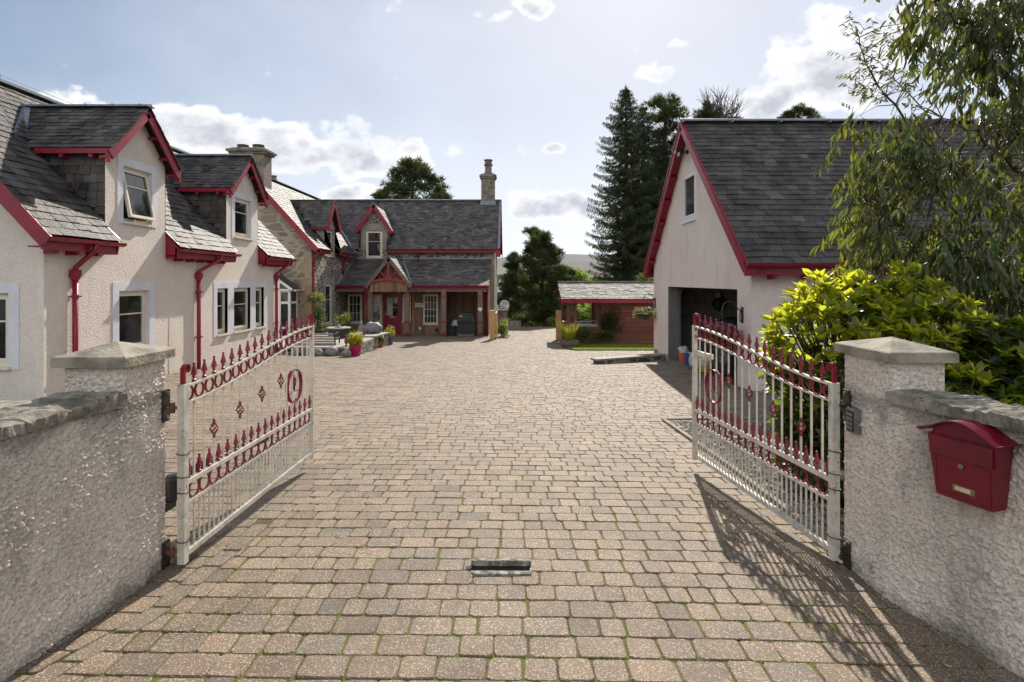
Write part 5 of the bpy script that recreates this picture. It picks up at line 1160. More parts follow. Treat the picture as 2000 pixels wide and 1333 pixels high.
    m = MB(); m.beam((xl, py1-.02, pz1+.02), (xr, py1-.02, pz1+.02), .10, .06); m.beam((xl+.03, py0, pz0+.03), (xl+.03, py1, pz1+.03), .14, .03); m.build('lead_flashing', M['lead'], pr)
    gutter(T, (xl+.02, py0-.08, pz0-.03), (ga+.06, py0-.08, pz0-.03), .06); gutter(T, (gb-.06, py0-.08, pz0-.03), (xr+.02, py0-.08, pz0-.03), .06)
    m = MB(); m.box(xl, ga+.1, py0-.02, py0+.02, pz0-.18, pz0-.02); m.box(gb-.1, xr, py0-.02, py0+.02, pz0-.18, pz0-.02); m.build('fascia', M['red_dark'], T)
    # entrance gablet
    G = bpy.data.objects.new('entrance_gable', None); C.objects.link(G); G.parent = T; G.location = V(gm, 26.1, 1.4)-poff(T); u = MB(); m = MB(); fy = 26.02; bk = lambda z: py0+(z-pz0)/kp
    for sg in (-1, 1):
        se = gm+sg*(gb-ga)/2
        for dz in (.006, .07): u.face([(se, fy, 1.40-dz), (se, bk(1.40), 1.40-dz), (gm, bk(gz), gz-dz), (gm, fy, gz-dz)])
        _slates(m, V(se, fy, 1.40), V(0, 1, 0), V(-sg*(gb-ga)/2, 0, gz-1.40).normalized(), V(sg*kg, 0, 1).normalized(), 3.3, math.hypot((gb-ga)/2, gz-1.4), .17, .24, lambda c: c.y > bk(c.z)-.05, .013, .2)
        bm = MB(); bm.beam((se, fy-.02, 1.33), (gm, fy-.02, gz-.07), .04, .17, up=(0, 0, 1)); bm.build('barge_plank', M['barge_wood'], G)
        bm = MB(); bm.beam((gm, fy-.005, 1.93), (gm+sg*.52, fy-.005, 2.12-.22), .05, .085, up=(0, 1, 0)); bm.beam((gm+sg*.02, fy-.008, 1.78), (gm+sg*.40, fy-.008, 2.16), .05, .075, up=(0, 1, 0)) if False else bm.beam((gm+sg*.03, fy-.008, 1.74), (gm+sg*.42, fy-.008, 2.10), .05, .075, up=(0, 1, 0)); bm.v = bm.v[8:]; bm.f = bm.f[:6]; bm.t = bm.t[:6]; bm.build('truss_brace', M['red'], G)
    u.build('gable_roof', M['under'], G); m.build('slates', M['slate_old'], G)
    bm = MB(); bm.box(gm-.06, gm+.06, fy-.04, fy+.03, 1.70, gz-.10); bm.build('king_post', M['red'], G)
    bm = MB(); pts = [(gm-.80+1.6*i/10, fy-.02, 1.57+.13*(1-((i-5)/5)**2)) for i in range(11)]
    for p, q in zip(pts, pts[1:]): bm.beam(p, q, .12, .05, up=(0, 1, 0))
    bm.build('curved_tie', M['red'], G); bm = MB(); boards(bm, (V(0, fy+.06, 0), V(1, 0, 0), V(0, -1, 0)), gm-.86, gm+.86, 1.12, 1.60, .13); bm.build('board_panel', M['clad'], G)
    bm = MB(); boards(bm, (V(0, fy+.5, 0), V(1, 0, 0), V(0, -1, 0)), gm-.86, gm+.86, 1.5, 2.6, .13, cut=lambda x: max(1.55, gz-.12-abs(x-gm)*kg)); bm.build('recess_boards', M['clad'], G)
    bm = MB(); bm.beam((gm, fy+.0, gz+.01), (gm, bk(gz), gz+.01), .12, .03); bm.beam((gb-.06, py0+.1, 1.47), (gm+.02, bk(gz), gz+.03), .12, .02); bm.build('ridge_flashing', M['lead'], G)
    # clad walls under the porch
    cy = 27.9; FC = (V(0, cy, 0), V(1, 0, 0), V(0, -1, 0)); zt = zp(cy)-.1
    win1 = (-8.11, -7.44, -.46, .95); win2 = (-4.39, -3.67, -.52, .95); dor = (-6.37, -5.48, -1.02, .965); s1 = (-6.83, -6.44, -.42, .95); s2 = (-5.41, -5.03, -.42, .95)
    m = MB(); boards(m, FC, -8.2, -3.28, -1.12, zt, .15, [win1, win2, dor, s1, s2]); boards(m, (V(0, 29.2, 0), V(1, 0, 0), V(0, -1, 0)), -3.28, -1.1, -1.15, 2.6, .15); boards(m, (V(-3.28, 0, 0), V(0, 1, 0), V(1, 0, 0)), cy, 29.2, -1.12, 2.0, .15); boards(m, (V(xr-.06, 0, 0), V(0, 1, 0), V(-1, 0, 0)), 26.9, 29.25, -1.15, 1.6, .15, cut=lambda y: zp(y)-.1); m.build('cladding', M['clad'], T)
    m = MB(); m.box(-8.2, -3.3, cy+.021, cy+.05, -1.2, zt); m.build('porch_wall_core', M['under'], T)
    for w_, cols, tr in ((win1, 3, (.33, .67)), (win2, 4, (.25, .5, .75)), (s1, 1, (.33, .66)), (s2, 1, (.2, .4, .6, .8))): window(T, FC, w_[0], w_[2], w_[1]-w_[0], w_[3]-w_[2], M['cream'], .018, cols, tr, 0, M['cream'], fw=.06, bar=.022)
    d = MB(); u0, u1, z0, z1 = dor; Fd = FC
    d.fbox(Fd, u0, u0+.07, -.02, .03, z0, z1); d.fbox(Fd, u1-.07, u1, -.02, .03, z0, z1); d.fbox(Fd, u0+.07, u1-.07, -.02, .03, z1-.07, z1); a, b = u0+.075, u1-.075
    d.fbox(Fd, a, b, -.02, .02, z0+.02, z0+.92); d.fbox(Fd, a, a+.10, -.02, .02, z0+.92, z1-.075); d.fbox(Fd, b-.10, b, -.02, .02, z0+.92, z1-.075); d.fbox(Fd, a+.1, b-.1, -.02, .02, z1-.17, z1-.075)
    do = d.build('door', M['red'], T); p = MB(); p.fbox(Fd, a+.1, b-.1, -.018, -.008, z0+.92, z1-.17); p.build('pane', M['glass'], do)
    p = MB(); p.fbox(Fd, (a+b)/2-.012, (a+b)/2+.012, -.008, .012, z0+.92, z1-.17); p.fbox(Fd, a+.1, b-.1, -.008, .010, z0+1.31, z0+1.33); p.build('glazing_bar', M['cream'], do)
    p = MB(); p.fbox(Fd, a+.24, b-.24, .02, .03, z0+.82, z0+.89); p.build('letter_plate', M['brass'], do); p = MB(); p.fbox(Fd, a+.02, a+.055, .02, .05, z0+.92, z0+1.12); p.build('handle', M['brass'], do)
    p = MB(); q = (a+b)/2; p.fbox(Fd, q-.11, q+.11, .02, .035, z0+.16, z0+.40); cf = p.build('cat_flap', M['whitepaint'], do); p = MB(); p.fbox(Fd, q-.07, q+.07, .035, .04, z0+.20, z0+.34); p.build('flap_window', M['glass'], cf)
    p = MB(); p.fbox(Fd, a+.10, (a+b)/2-.03, -.007, -.002, z0+.93, z1-.18); p.build('painted_reflection', pm('pale_reflection_paint', (.50, .54, .46), .8, (.42, .46, .4), 4), do)  # pale sheet over the left glass, standing in for its reflection
    m = MB(); m.box(u0-.1, u1+.1, cy-.14, cy-.005, z0-.08, z0); m.build('doorstep', M['cap'], T)
    for x in (-6.62, -4.92, -3.19, -1.49):
        zg = g(x, 26.4); P = MB(); P.box(x-.11, x+.11, 26.29, 26.51, zg-.02, 1.24); po = P.build('porch_post', M['post'], T)
        for z in (.88, -.33): P = MB(); P.box(x-.135, x+.135, 26.265, 26.535, z, z+.075); P.build('collar', M['red'], po)
        P = MB(); P.box(x-.13, x+.13, 26.27, 26.53, zg-.02, -.33-.30 if False else zg+.10); P.prism([(x-.09, 26.268, zg+.10), (x+.09, 26.268, zg+.10), (x, 26.268, zg+.24)], (0, .02, 0)); P.build('base_shoe', M['red_dark'], po)
    m = MB(); m.box(xl, xr, 26.32, 26.48, 1.12, 1.26); m.build('porch_beam', M['barge_wood'], T)
    downpipe(T, xr-.06, 26.36, 1.39, -1.0, xr-.05, 26.25, .04, False); downpipe(T, -6.84, 26.30, 1.38, -1.0, -6.86, 26.22, .04, False)
    s = thing('name_sign', 'small pale house sign with dark lettering on the larch boards', 'sign', (-4.6, cy-.03, .43)); m = MB(); m.box(-4.8, -4.4, cy-.045, cy-.03, .33, .53); m.build('board', M['whitepaint'], s)
    m = MB()
    for r, (z, n) in enumerate(((.46, 7), (.38, 6))):
        for i in range(n): m.box(-4.77+i*.054+(.02 if r else 0), -4.735+i*.054+(.02 if r else 0)+random.uniform(-.008, .008), cy-.048, cy-.0455, z-.018, z+.018)
    m.build('lettering', M['under'], s)
    s = thing('heart_ornament', 'white wooden heart nailed to the right hand porch post', 'ornament', (-1.49, 26.27, .25)); m = MB(); pts = [(.0, -.11), (.11, .02), (.085, .08), (.04, .085), (0, .05), (-.04, .085), (-.085, .08), (-.11, .02)]; m.prism([(-1.49+x, 26.288, .30+z) for x, z in pts], (0, -.02, 0)); m.build('heart', M['whitepaint'], s)
    for x, z, nm in ((-4.55, -.72, 'white outdoor socket box low on the larch boards'), (-3.72, -.80, 'dark round vent low on the larch boards')):
        s = thing('socket_box' if 'white' in nm else 'wall_vent', nm, 'socket' if 'white' in nm else 'vent', (x, cy-.03, z)); m = MB()
        if 'white' in nm: m.box(x-.05, x+.05, cy-.07, cy-.025, z-.07, z+.07); m.box(x-.03, x+.03, cy-.08, cy-.07, z-.03, z+.04)
        else: m.tube([(x, cy-.08, z), (x, cy-.02, z)], .09, 12); m.tube([(x, cy-.10, z), (x, cy-.08, z)], .05, 10)
        m.build('casing', M['whitepaint'] if 'white' in nm else M['black'], s)
stone_house()
def conservatory():
    y, x0, x1 = 22.3, -10.6, -8.78; zb = -.75; T = thing('conservatory', 'white framed glazed lean-to between the cottage and the stone gable', 'conservatory', (-9.5, y, zb)); y1 = 23.1; ze = 1.27; zt = 2.75
    m = MB(); F = (V(0, y, 0), V(1, 0, 0), V(0, -1, 0)); FX = (V(x1, 0, 0), V(0, 1, 0), V(1, 0, 0))
    for u in (x0, -9.75, -9.25, x1-.09): m.fbox(F, u, u+.09, -.07, 0, zb, ze)
    for z in (zb, -.28, .72, ze-.09): m.fbox(F, x0, x1, -.06, -.005, z, z+.09)
    for u in (y1-.09,): m.fbox(FX, u, u+.08, -.07, 0, zb, ze)
    for z in (zb, .72, ze-.09): m.fbox(FX, y+.07, y1, -.06, -.005, z, z+.09)
    m.build('frame', M['whitepaint'], T); m = MB(); m.fbox(F, x0, x1-.02, -.04, -.03, zb+.05, ze); m.fbox(FX, y+.04, y1, -.04, -.03, zb+.05, ze); m.build('pane', M['glass'], T)
    m = MB(); m.prism([(x1+.18, y-.1, ze-.02), (x1+.18, y-.1, ze+.04), (x0-.1, y-.1, zt+.06), (x0-.1, y-.1, zt)], (0, y1-y+.05, 0)); m.build('roof', M['slate'], T); gutter(T, (x1+.22, y-.1, ze+.01), (x1+.22, y1, ze+.01), .05, M['whitepaint'])
    m = MB(); m.prism([(x1+.0, y-.06, ze+.0), (x0-.1, y-.06, zt-.06), (x0-.1, y-.06, ze)], (0, .02, 0)); m.build('gable_pane', M['glass'], T); m = MB(); m.beam((x1+.12, y-.11, ze-.0), (x0-.1, y-.11, zt-.02), .03, .09); m.box(x0, x1, y-.07, y-.01, ze-.04, ze+.04); m.build('bargeboard', M['whitepaint'], T)
conservatory()
# ------------------------------------------------------------------ summerhouse, posts, walls on the right
def summerhouse():
    y0, y1, x0, x1 = 22.2, 25.0, 2.17, 6.6; zb = g(3, 22)-.05; T = thing('summerhouse', 'red brown log summerhouse with pale shingle roof and open front', 'summerhouse', (4, y0, zb)); S_ = M['shed']
    def logs(F, u0, u1, z0, z1): 
        m = MB(); z = z0
        while z < z1: k = random.uniform(.85, 1.15); m.fbox(F, u0, u1, -.05, .0, z, min(z+.135, z1), (k, k, k)); m.fbox(F, u0, u1, .0, .008, z+.02, min(z+.12, z1), (k, k, k)); z += .142
        return m
    F = (V(0, y0, 0), V(1, 0, 0), V(0, -1, 0)); logs(F, 3.64, x1, zb, .88).build('log_wall', S_, T); logs(F, x0+.13, 3.64, zb, -.28).build('front_boards', S_, T)
    logs((V(x0, 0, 0), V(0, 1, 0), V(-1, 0, 0)), y0, y1, zb, -.2).build('side_boards', S_, T); logs((V(x1, 0, 0), V(0, 1, 0), V(1, 0, 0)), y0, y1, zb, .9).build('end_wall', S_, T); logs((V(3.64, 0, 0), V(0, 1, 0), V(-1, 0, 0)), y0+.05, y1, zb, .88).build('inner_wall', S_, T)
    for x, y in ((x0+.05, y0+.03), (x0+.32, y0+.03), (3.60, y0+.03), (x0+.05, y1), (3.6, y1)): m = MB(); m.box(x-.06, x+.06, y-.06, y+.06, zb, .88); m.build('post', S_, T)
    m = MB(); m.box(x0, 3.64, y0-.03, y0+.06, -.28, -.19); m.box(x0, x0+.09, y0, y1, -.2, -.11); m.box(x0, 3.64, y1-.03, y1+.03, -.28, -.19); m.build('hand_rail', S_, T)
    m = MB(); m.box(x0, x1, y0, y1, zb-.02, zb+.04); m.build('floor', M['barge_wood'], T)
    eY, eZ, rY, rZ = y0-.32, .93, 23.6, 1.58; xl = 1.92; u = MB()
    for ye in (eY, 2*rY-eY): u.face([(xl, ye, eZ), (x1+.2, ye, eZ), (x1+.2, rY, rZ), (xl, rY, rZ)]); u.face([(xl, ye, eZ-.05), (x1+.2, ye, eZ-.05), (x1+.2, rY, rZ-.05), (xl, rY, rZ-.05)])
    rf = u.build('roof', M['under'], T); m = MB(); slates(m, (xl-.01, eY-.02, eZ), (1, 0, 0), (0, rY-eY, rZ-eZ), x1+.2-xl, math.hypot(rY-eY, rZ-eZ)+.03, .15, .22, None, .014, .26); m.build('shingles', M['shed_slate'], rf)
    m = MB(); m.beam((xl-.02, rY, rZ+.02), (x1+.2, rY, rZ+.02), .22, .035); m.build('ridge_cap', M['lead'], rf); m = MB(); m.box(xl, x1+.2, eY-.03, eY, eZ-.155, eZ-.01); m.prism([(xl-.02, eY, eZ-.15), (xl-.02, eY, eZ-.01), (xl-.02, rY, rZ-.01), (xl-.02, rY, rZ-.15)], (.03, 0, 0)); m.build('fascia', M['red'], T)
    t = thing('garden_table', 'white topped garden table inside the summerhouse', 'table', (2.95, 23.2, zb)); m = MB(); m.box(2.4, 3.5, 22.8, 23.6, -.22, -.17); m.build('tabletop', M['whitepaint'], t)
    for x in (2.5, 3.4):
        for y in (22.9, 23.5): m = MB(); m.box(x-.03, x+.03, y-.03, y+.03, zb+.04, -.22); m.build('leg', M['barge_wood'], t)
    t = thing('garden_bench', 'dark framed garden bench in the summerhouse opening', 'bench', (2.95, 22.5, zb)); m = MB()
    for z in (-.14, .02): m.box(2.55, 3.4, 22.36, 22.40, z, z+.03)
    for x in (2.55, 2.97, 3.38): m.box(x-.015, x+.015, 22.36, 22.40, -.35, .05)
    m.build('backrest', M['grey'], t); m = MB(); m.box(2.5, 3.42, 22.4, 22.75, zb+.38, zb+.42); m.build('seat', M['barge_wood'], t)
    t = thing('wicker_chair', 'round backed wicker chair in the left corner of the summerhouse', 'chair', (2.45, 24.1, zb)); m = MB(); m.tube([(2.55+.28*math.cos(a), 24.1, .12+.34*math.sin(a)) for a in [i*.35 for i in range(18)]], .03, 6, closed=True)
    for i in range(9): x = 2.30+i*.063; h = math.sqrt(max(0, .28**2-(x-2.55)**2))*1.2; m.tube([(x, 24.1, .12-h), (x, 24.1, .12+h)], .014, 5)
    for i in range(7): z = -.13+i*.08; h = math.sqrt(max(0, .34**2-(z-.12)**2))*.82; m.tube([(2.55-h, 24.1, z), (2.55+h, 24.1, z)], .014, 5)
    m.build('backrest', M['rusty_iron'], t); m = MB(); m.lathe([(.25, -.45), (.28, -.38), (.2, -.36)], (2.55, 23.85, 0), 12); m.build('seat', M['rusty_iron'], t)
    # posts, walls
    for x, lab in ((-.85, 'new softwood gate post beside the stone house'), (2.02, 'new softwood gate post beside the summerhouse')):
        t = thing('gate_post', lab, 'post', (x, 24.4, g(x, 24.4)), 'new timber gate posts'); z = g(x, 24.4); m = MB(); m.box(x-.115, x+.115, 24.3, 24.52, z-.05, z+1.26); m.hexa([(x-.115, 24.3, z+1.26), (x+.115, 24.3, z+1.26), (x+.115, 24.52, z+1.26), (x-.115, 24.52, z+1.26), (x-.10, 24.315, z+1.275), (x+.10, 24.315, z+1.275), (x+.10, 24.505, z+1.275), (x-.10, 24.505, z+1.275)]); m.build('post', M['newwood'], t)
        if x < 0: m = MB(); m.box(x+.13, x+.18, 24.45, 26.0, z+.05, z+1.15); m.build('gate_leaf', M['newwood'], t)
        else: m = MB(); m.beam((x+.12, 24.42, z+1.05), (x+.26, 24.40, z+1.17), .02, .03); m.build('latch', M['rusty_iron'], t)
    t = thing('low_wall', 'low stone retaining wall with slab coping beside the garage', 'wall', (3.2, 15.4, -.6)); m = MB(); A = [(2.30, 14.95), (4.35, 15.95), (4.24, 16.18), (2.19, 15.18)]; m.prism([(x, y, -.72) for x, y in A], (0, 0, .23)); m.build('wall', M['rubble'], t); m = MB(); A = [(2.25, 14.91), (4.37, 15.93), (4.24, 16.22), (2.12, 15.20)]; m.prism([(x, y, -.49) for x, y in A], (0, 0, .05)); m.build('coping', M['flag'], t)
    t = thing('garden_wall', 'low mossy stone wall beyond the stone house, running to the pine', 'wall', (-.2, 32, -1.2)); m = MB(); m.prism([(-.35, 31.0, -1.4), (.55, 35.0, -1.6), (.55, 35.0, -.85), (-.35, 31.0, -.62)], (-.3, .05, 0)); m.build('wall', M['rubble'], t)
    t = thing('stone_pier', 'dark stone pier carrying a woven wire ball beyond the house', 'pier', (-.52, 30, -1.1)); m = MB(); m.box(-.85, -.25, 29.75, 30.3, -1.3, .02); m.build('pier', M['chim'], t); m = MB(); m.box(-.9, -.2, 29.7, 30.35, .022, .08); m.build('slab', M['chim'], t)
    t = thing('wire_ball', 'woven silver wire ball standing on the stone pier', 'ornament', (-.40, 30, .08)); m = MB()
    for i in range(16):
        ax = Vector((random.gauss(0, 1), random.gauss(0, 1), random.gauss(0, 1))).normalized(); s1 = ax.orthogonal().normalized(); s2 = ax.cross(s1); m.tube([V(-.40, 30, .34)+(s1*math.cos(a)+s2*math.sin(a))*.25+ax*.03 for a in [k*.42 for k in range(15)]], .009, 4, closed=True)
    m.build('wires', M['whitepaint'], t)
summerhouse()
# ------------------------------------------------------------------ patio on the left
def boulder(m, c, r, sx, sy, sz, seed):
    k = len(m.v); m.ball(c, r, 16, 11, (1, 1, 1), sx, sy, sz); c = Vector(c)
    for i in range(k, len(m.v)):
        p = Vector(m.v[i]); d = p-c; n = noise.noise((d.x*2.2/r*.5+seed, d.y*2.2/r*.5, d.z*2.2/r*.5))*.22+noise.noise((d.x*6/r*.5, d.y*6/r*.5+seed, d.z*6/r*.5))*.07; q = c+d*(1+n); q.z = max(q.z, c.z-r*sz*.75); m.v[i] = tuple(q)
def patio():
    zt = -.36; L = []
    T = thing('patio_terrace', 'raised flagged terrace with slab edging in front of the stone gable', 'terrace', (-6, 18, -.6)); m = MB()
    P = [(-6.95, 16.75), (-4.95, 16.75), (-4.85, 19.8), (-6.0, 21.6), (-8.2, 22.6), (-8.2, 17.0)]
    m.prism([(x, y, -.8) for x, y in P], (0, 0, zt+.75)); m.build('retaining_wall', M['rubble'], T)
    m = MB(); m.prism([(x, y, zt-.049) for x, y in P], (0, 0, .03)); m.build('paving', M['flag'], T)
    m = MB(); x = -7.0
    while x < -5.0: w = random.uniform(.4, .7); k = random.uniform(.85, 1.1); m.box(x, min(x+w-.01, -4.85), 16.66, 17.02, zt-.018, zt+.035, (k, k, k)); x += w
    m.build('edging_slab', M['flag'], T)
    lab = ['pale rounded boulder, leftmost in the row before the terrace', 'grey boulder half hidden by the gate post in the row before the terrace', 'long flat grey boulder just right of the gate post', 'largest pale boulder, fourth in the row before the terrace', 'small grey boulder touching the magenta pot']
    for i, (u0, u1, h) in enumerate(((570, 584, 15), (587, 606, 19), (610, 631, 16), (635, 661, 19), (667, 688, 14))):
        y = 16.35+(.12 if i % 2 else 0); x = ((u0+u1)/2-1000)/1100*y; w = (u1-u0)/1100*y/2; z = g(x, y); m = MB(); hh = h/1100*y/1.75
        boulder(m, (x, y, z+hh*.72), 1.0, w, min(.2, w*.9), hh, i*7.3+1); 
        o = m.build('boulder', M['boulder'], None, smooth=True); tag(o, lab[i], 'boulder', 'boulders edging the terrace')
    def pot(name, label, x, y, r, h, mat, plant, cat='plant pot'):
        z = g(x, y); T = thing(name, label, cat, (x, y, z)); m = MB(); m.lathe([(r*.68, 0), (r*.95, h*.80), (r*1.04, h*.82), (r*1.06, h), (r*.92, h), (r*.9, h*.9)], (x, y, z), 18); m.build('pot', mat, T, smooth=False)
        plant(T, x, y, z+h*.9); return T
    def feathery(T, x, y, z, n=420, r=.19, h=.34, mat='lime', col=((.9, .9, .5), (1.3, 1.2, .9)), L=(.05, .10)):
        pos, dr, nr, Ls, W, t = [], [], [], [], [], []
        for i in range(n):
            a = random.uniform(0, 6.28); q = math.sqrt(random.random()); k = random.random(); rad = r*q*(.45+.9*k*(1.4-k)); p = (x+rad*math.cos(a), y+rad*math.sin(a), z+h*k*(1-.35*q*q)*random.uniform(.6, 1.15))
            pos.append(p); dr.append((math.cos(a)*.7, math.sin(a)*.7, random.uniform(.1, 1.2))); nr.append((random.uniform(-1, 1), random.uniform(-1, 1), 1)); Ls.append(random.uniform(*L)); W.append(random.uniform(.016, .032)); s = random.random(); t.append([c0+(c1-c0)*s for c0, c1 in zip(*col)])
        arr_mesh('foliage', *scatter(TUFT_V, TUFT_F, pos, dr, nr, Ls, W, t), M[mat], T)
        m = MB()
        for i in range(9): a = random.uniform(0, 6.28); m.tube([(x, y, z-.03), (x+r*.5*math.cos(a), y+r*.5*math.sin(a), z+h*.5), (x+r*.8*math.cos(a), y+r*.8*math.sin(a), z+h*.9)], .004, 4)
        m.build('stems', M['stem'], T)
    def flowers(T, x, y, z, r, n, cols, zr=.12, zs=.0):
        pos, dr, nr, Ls, W, t = [], [], [], [], [], []
        for i in range(n):
            a = random.uniform(0, 6.28); q = r*math.sqrt(random.random()); c = random.choice(cols); px, py, pz = x+q*math.cos(a), y+q*math.sin(a), z+zs+zr*random.random()
            for k in range(5): b = k*1.257+a; pos.append((px, py, pz)); dr.append((math.cos(b), math.sin(b)-.3, .5)); nr.append((0, -.4, 1)); Ls.append(.035); W.append(.034); t.append(c)
        arr_mesh('flowers', *scatter(LEAF_V, LEAF_F, pos, dr, nr, Ls, W, t), M['petal'], T)
    pot('plant_pot', 'magenta glazed pot of feathery lime foliage at the terrace corner', -4.60, 16.55, .185, .31, M['magenta'], lambda T, x, y, z: feathery(T, x, y, z, 700, .23, .44))
    pot('plant_pot', 'terracotta pot of white flowers beside the slate planter', -4.82, 20.6, .14, .24, M['terracotta'], lambda T, x, y, z: (feathery(T, x, y, z, 220, .16, .18, 'shrub', ((.8, .9, .8), (1.4, 1.4, 1.2))), flowers(T, x, y, z+.1, .13, 14, [(1.7, 1.7, 1.7)])))
    pot('plant_pot', 'blue glazed pot of yellow green foliage near the red door', -4.76, 21.9, .17, .32, M['bluepot'], lambda T, x, y, z: (feathery(T, x, y, z, 420, .21, .40), flowers(T, x, y, z+.06, .14, 8, [(1.6, 1.6, 1.8)]), flowers(T, x, y, z+.36, .08, 5, [(1.1, .30, .12)])))
    # stacked slate planter
    T = thing('stone_planter', 'low dry stacked slate planter wall with flat slab top', 'planter', (-5.2, 20.5, -.8)); m = MB(); z = -.85; zt2 = -.33
    while z < zt2-.05:
        h = random.uniform(.035, .07)
        for F, w in (((V(-5.85, 20.1, 0), V(1, 0, 0), V(0, -1, 0)), .95), ((V(-4.9, 20.1, 0), V(.12, .99, 0), V(.99, -.12, 0)), 1.4)):
            u = 0
            while u < w: q = random.uniform(.12, .34); k = random.uniform(.6, 1.25); m.fbox(F, u, min(u+q-.008, w), -.3, random.uniform(-.02, .02), z, min(z+h-.006, zt2-.04), (k, k, k*.97)); u += q
        z += h
    m.build('stacked_stone', M['flag'], T); m = MB(); m.hexa([(-5.9, 20.04, zt2-.04), (-4.84, 20.04, zt2-.04), (-4.66, 21.55, zt2-.04), (-5.9, 21.55, zt2-.04), (-5.9, 20.04, zt2), (-4.84, 20.04, zt2), (-4.66, 21.55, zt2), (-5.9, 21.55, zt2)]); m.build('slab_top', M['flag'], T)
    # covered heap, ornaments
    T = thing('tarpaulin_heap', 'grey tarpaulin draped over a heap on the slate planter', 'tarpaulin', (-5.25, 21.2, zt2)); m = MB(); boulder(m, (-5.25, 21.2, zt2+.17), 1.0, .34, .28, .24, 3.3)
    for i in range(len(m.v)): p = Vector(m.v[i]); d = noise.noise((p.x*7, p.y*7, p.z*9))*.05; m.v[i] = (p.x+d, p.y+d, max(p.z+d, zt2+.002))
    m.build('cover', M['cover'], T, smooth=True); m = MB(); m.tube([(-5.6, 20.95, zt2+.05), (-5.3, 20.88, zt2+.16), (-4.95, 20.95, zt2+.05)], .012, 5); m.build('cord', M['steel'], T)
    def bird(label, x, y, z, s, mat, up):
        T = thing('bird_ornament', label, 'ornament', (x, y, z)); m = MB(); pr = [(.03, 0), (.05, .02), (.02, .04)]; m.lathe(pr, (x, y, z), 8); m.build('foot', mat, T)
        m = MB(); m.lathe([(.01, .04), (.07*s, .10*s), (.085*s, .18*s), (.06*s, .30*s), (.035*s, .36*s), (.042*s, .41*s), (.02, .45*s), (.002, .46*s)], (x, y, z), 12, sy=.8); m.tube([(x-.03*s, y, z+.41*s), (x-.10*s, y-.01, z+.40*s)], [.014, .003], 6); m.build('body', mat, T, smooth=True)
    bird('rust brown metal bird on the slate planter', -5.33, 20.3, zt2, .62, M['rusty_iron'], 1); bird('tall carved stone bird on the terrace edge beside the bench', -5.0, 17.0, zt+.035, .78, M['terracotta'], 1)
    T = thing('stone_lantern', 'small dark stone buddha style statue beside the larch wall', 'statue', (-5.95, 22.2, -.6)); m = MB(); m.box(-6.15, -5.75, 22.0, 22.4, -.9, -.42); m.build('plinth', M['chim'], T); m = MB(); m.lathe([(.19, 0), (.2, .06), (.13, .14), (.12, .26), (.06, .31), (.065, .36), (.05, .42), (.015, .46)], (-5.95, 22.2, -.42), 12); m.build('figure', M['grey'], T, smooth=True)
    # bench
    T = thing('slatted_bench', 'weathered slatted bench with black scroll iron ends, seen from behind', 'bench', (-6.2, 18.0, zt)); z0 = zt-.02
    for i in range(5): m = MB(); m.box(-7.0, -5.55, 17.55+.012*i, 17.58+.012*i, z0+.02+i*.075, z0+.075+i*.075); m.build('back_slat', M['flag'], T)
    for i in range(4): m = MB(); m.box(-7.0, -5.55, 17.66+i*.10, 17.74+i*.10, z0+.18, z0+.205); m.build('seat_slat', M['flag'], T)
    for x in (-7.02, -5.53):
        m = MB(); m.tube([(x, 17.52, z0+.47), (x, 17.58, z0+.2), (x, 17.62, z0)], .022, 6); m.tube([(x, 18.05, z0+.02), (x, 18.02, z0+.2), (x, 17.7, z0+.19)], .022, 6); m.tube([(x, 17.58, z0+.33), (x, 17.8, z0+.40), (x, 17.98, z0+.36), (x, 18.02, z0+.25), (x, 17.95, z0+.22)], .022, 6)
        m.tube([(x, 17.8+.07*math.cos(a), z0+.29+.06*math.sin(a)) for a in [k*.6 for k in range(11)]], .014, 5); m.build('iron_end', M['black_iron'], T)
    # trough with big shrub, table with candelabra
    T = thing('planter_trough', 'black trough planter with a dark climbing shrub at the house corner', 'planter', (-7.4, 21.4, -.5)); m = MB(); m.hexa([(-7.75, 21.2, -.6), (-7.18, 21.2, -.6), (-7.18, 21.6, -.6), (-7.75, 21.6, -.6), (-7.82, 21.15, -.22), (-7.1, 21.15, -.22), (-7.1, 21.65, -.22), (-7.82, 21.65, -.22)]); m.build('trough', M['black'], T)
    bush_into(T, (-7.38, 21.45, .35), (.36, .3, .75), 1500, .06, .03, 'shrub', ((.45, .55, .5), (.9, 1.0, .8)))
    T = thing('round_table', 'round dark garden table with a stone top beside the bench', 'table', (-6.15, 20.0, zt)); m = MB(); m.lathe([(.40, .0), (.42, .02), (.41, .045)], (-6.15, 20.0, zt+.30), 24); m.build('tabletop', M['flag'], T); m = MB(); m.lathe([(.36, 0), (.37, .29)], (-6.15, 20.0, zt), 20); m.build('pedestal', M['black'], T)
    T = thing('candle_holder', 'small branched metal candle holder on the round table', 'candle holder', (-6.15, 20.0, zt+.345)); m = MB(); m.lathe([(.14, 0), (.15, .015), (.03, .03), (.012, .05), (.012, .22)], (-6.15, 20, zt+.345), 10)
    for a in (0, 2.1, 4.2): m.tube([(-6.15, 20, zt+.42), (-6.15+.09*math.cos(a), 20+.09*math.sin(a), zt+.44), (-6.15+.11*math.cos(a), 20+.11*math.sin(a), zt+.52)], .009, 5); m.lathe([(.02, 0), (.03, .03)], (-6.15+.11*math.cos(a), 20+.11*math.sin(a), zt+.52), 8)
    m.build('stand', M['steel'], T); m = MB(); m.lathe([(.03, 0), (.03, .07)], (-6.09, 19.9, zt+.375), 8); m.build('candle', M['cream'], T)
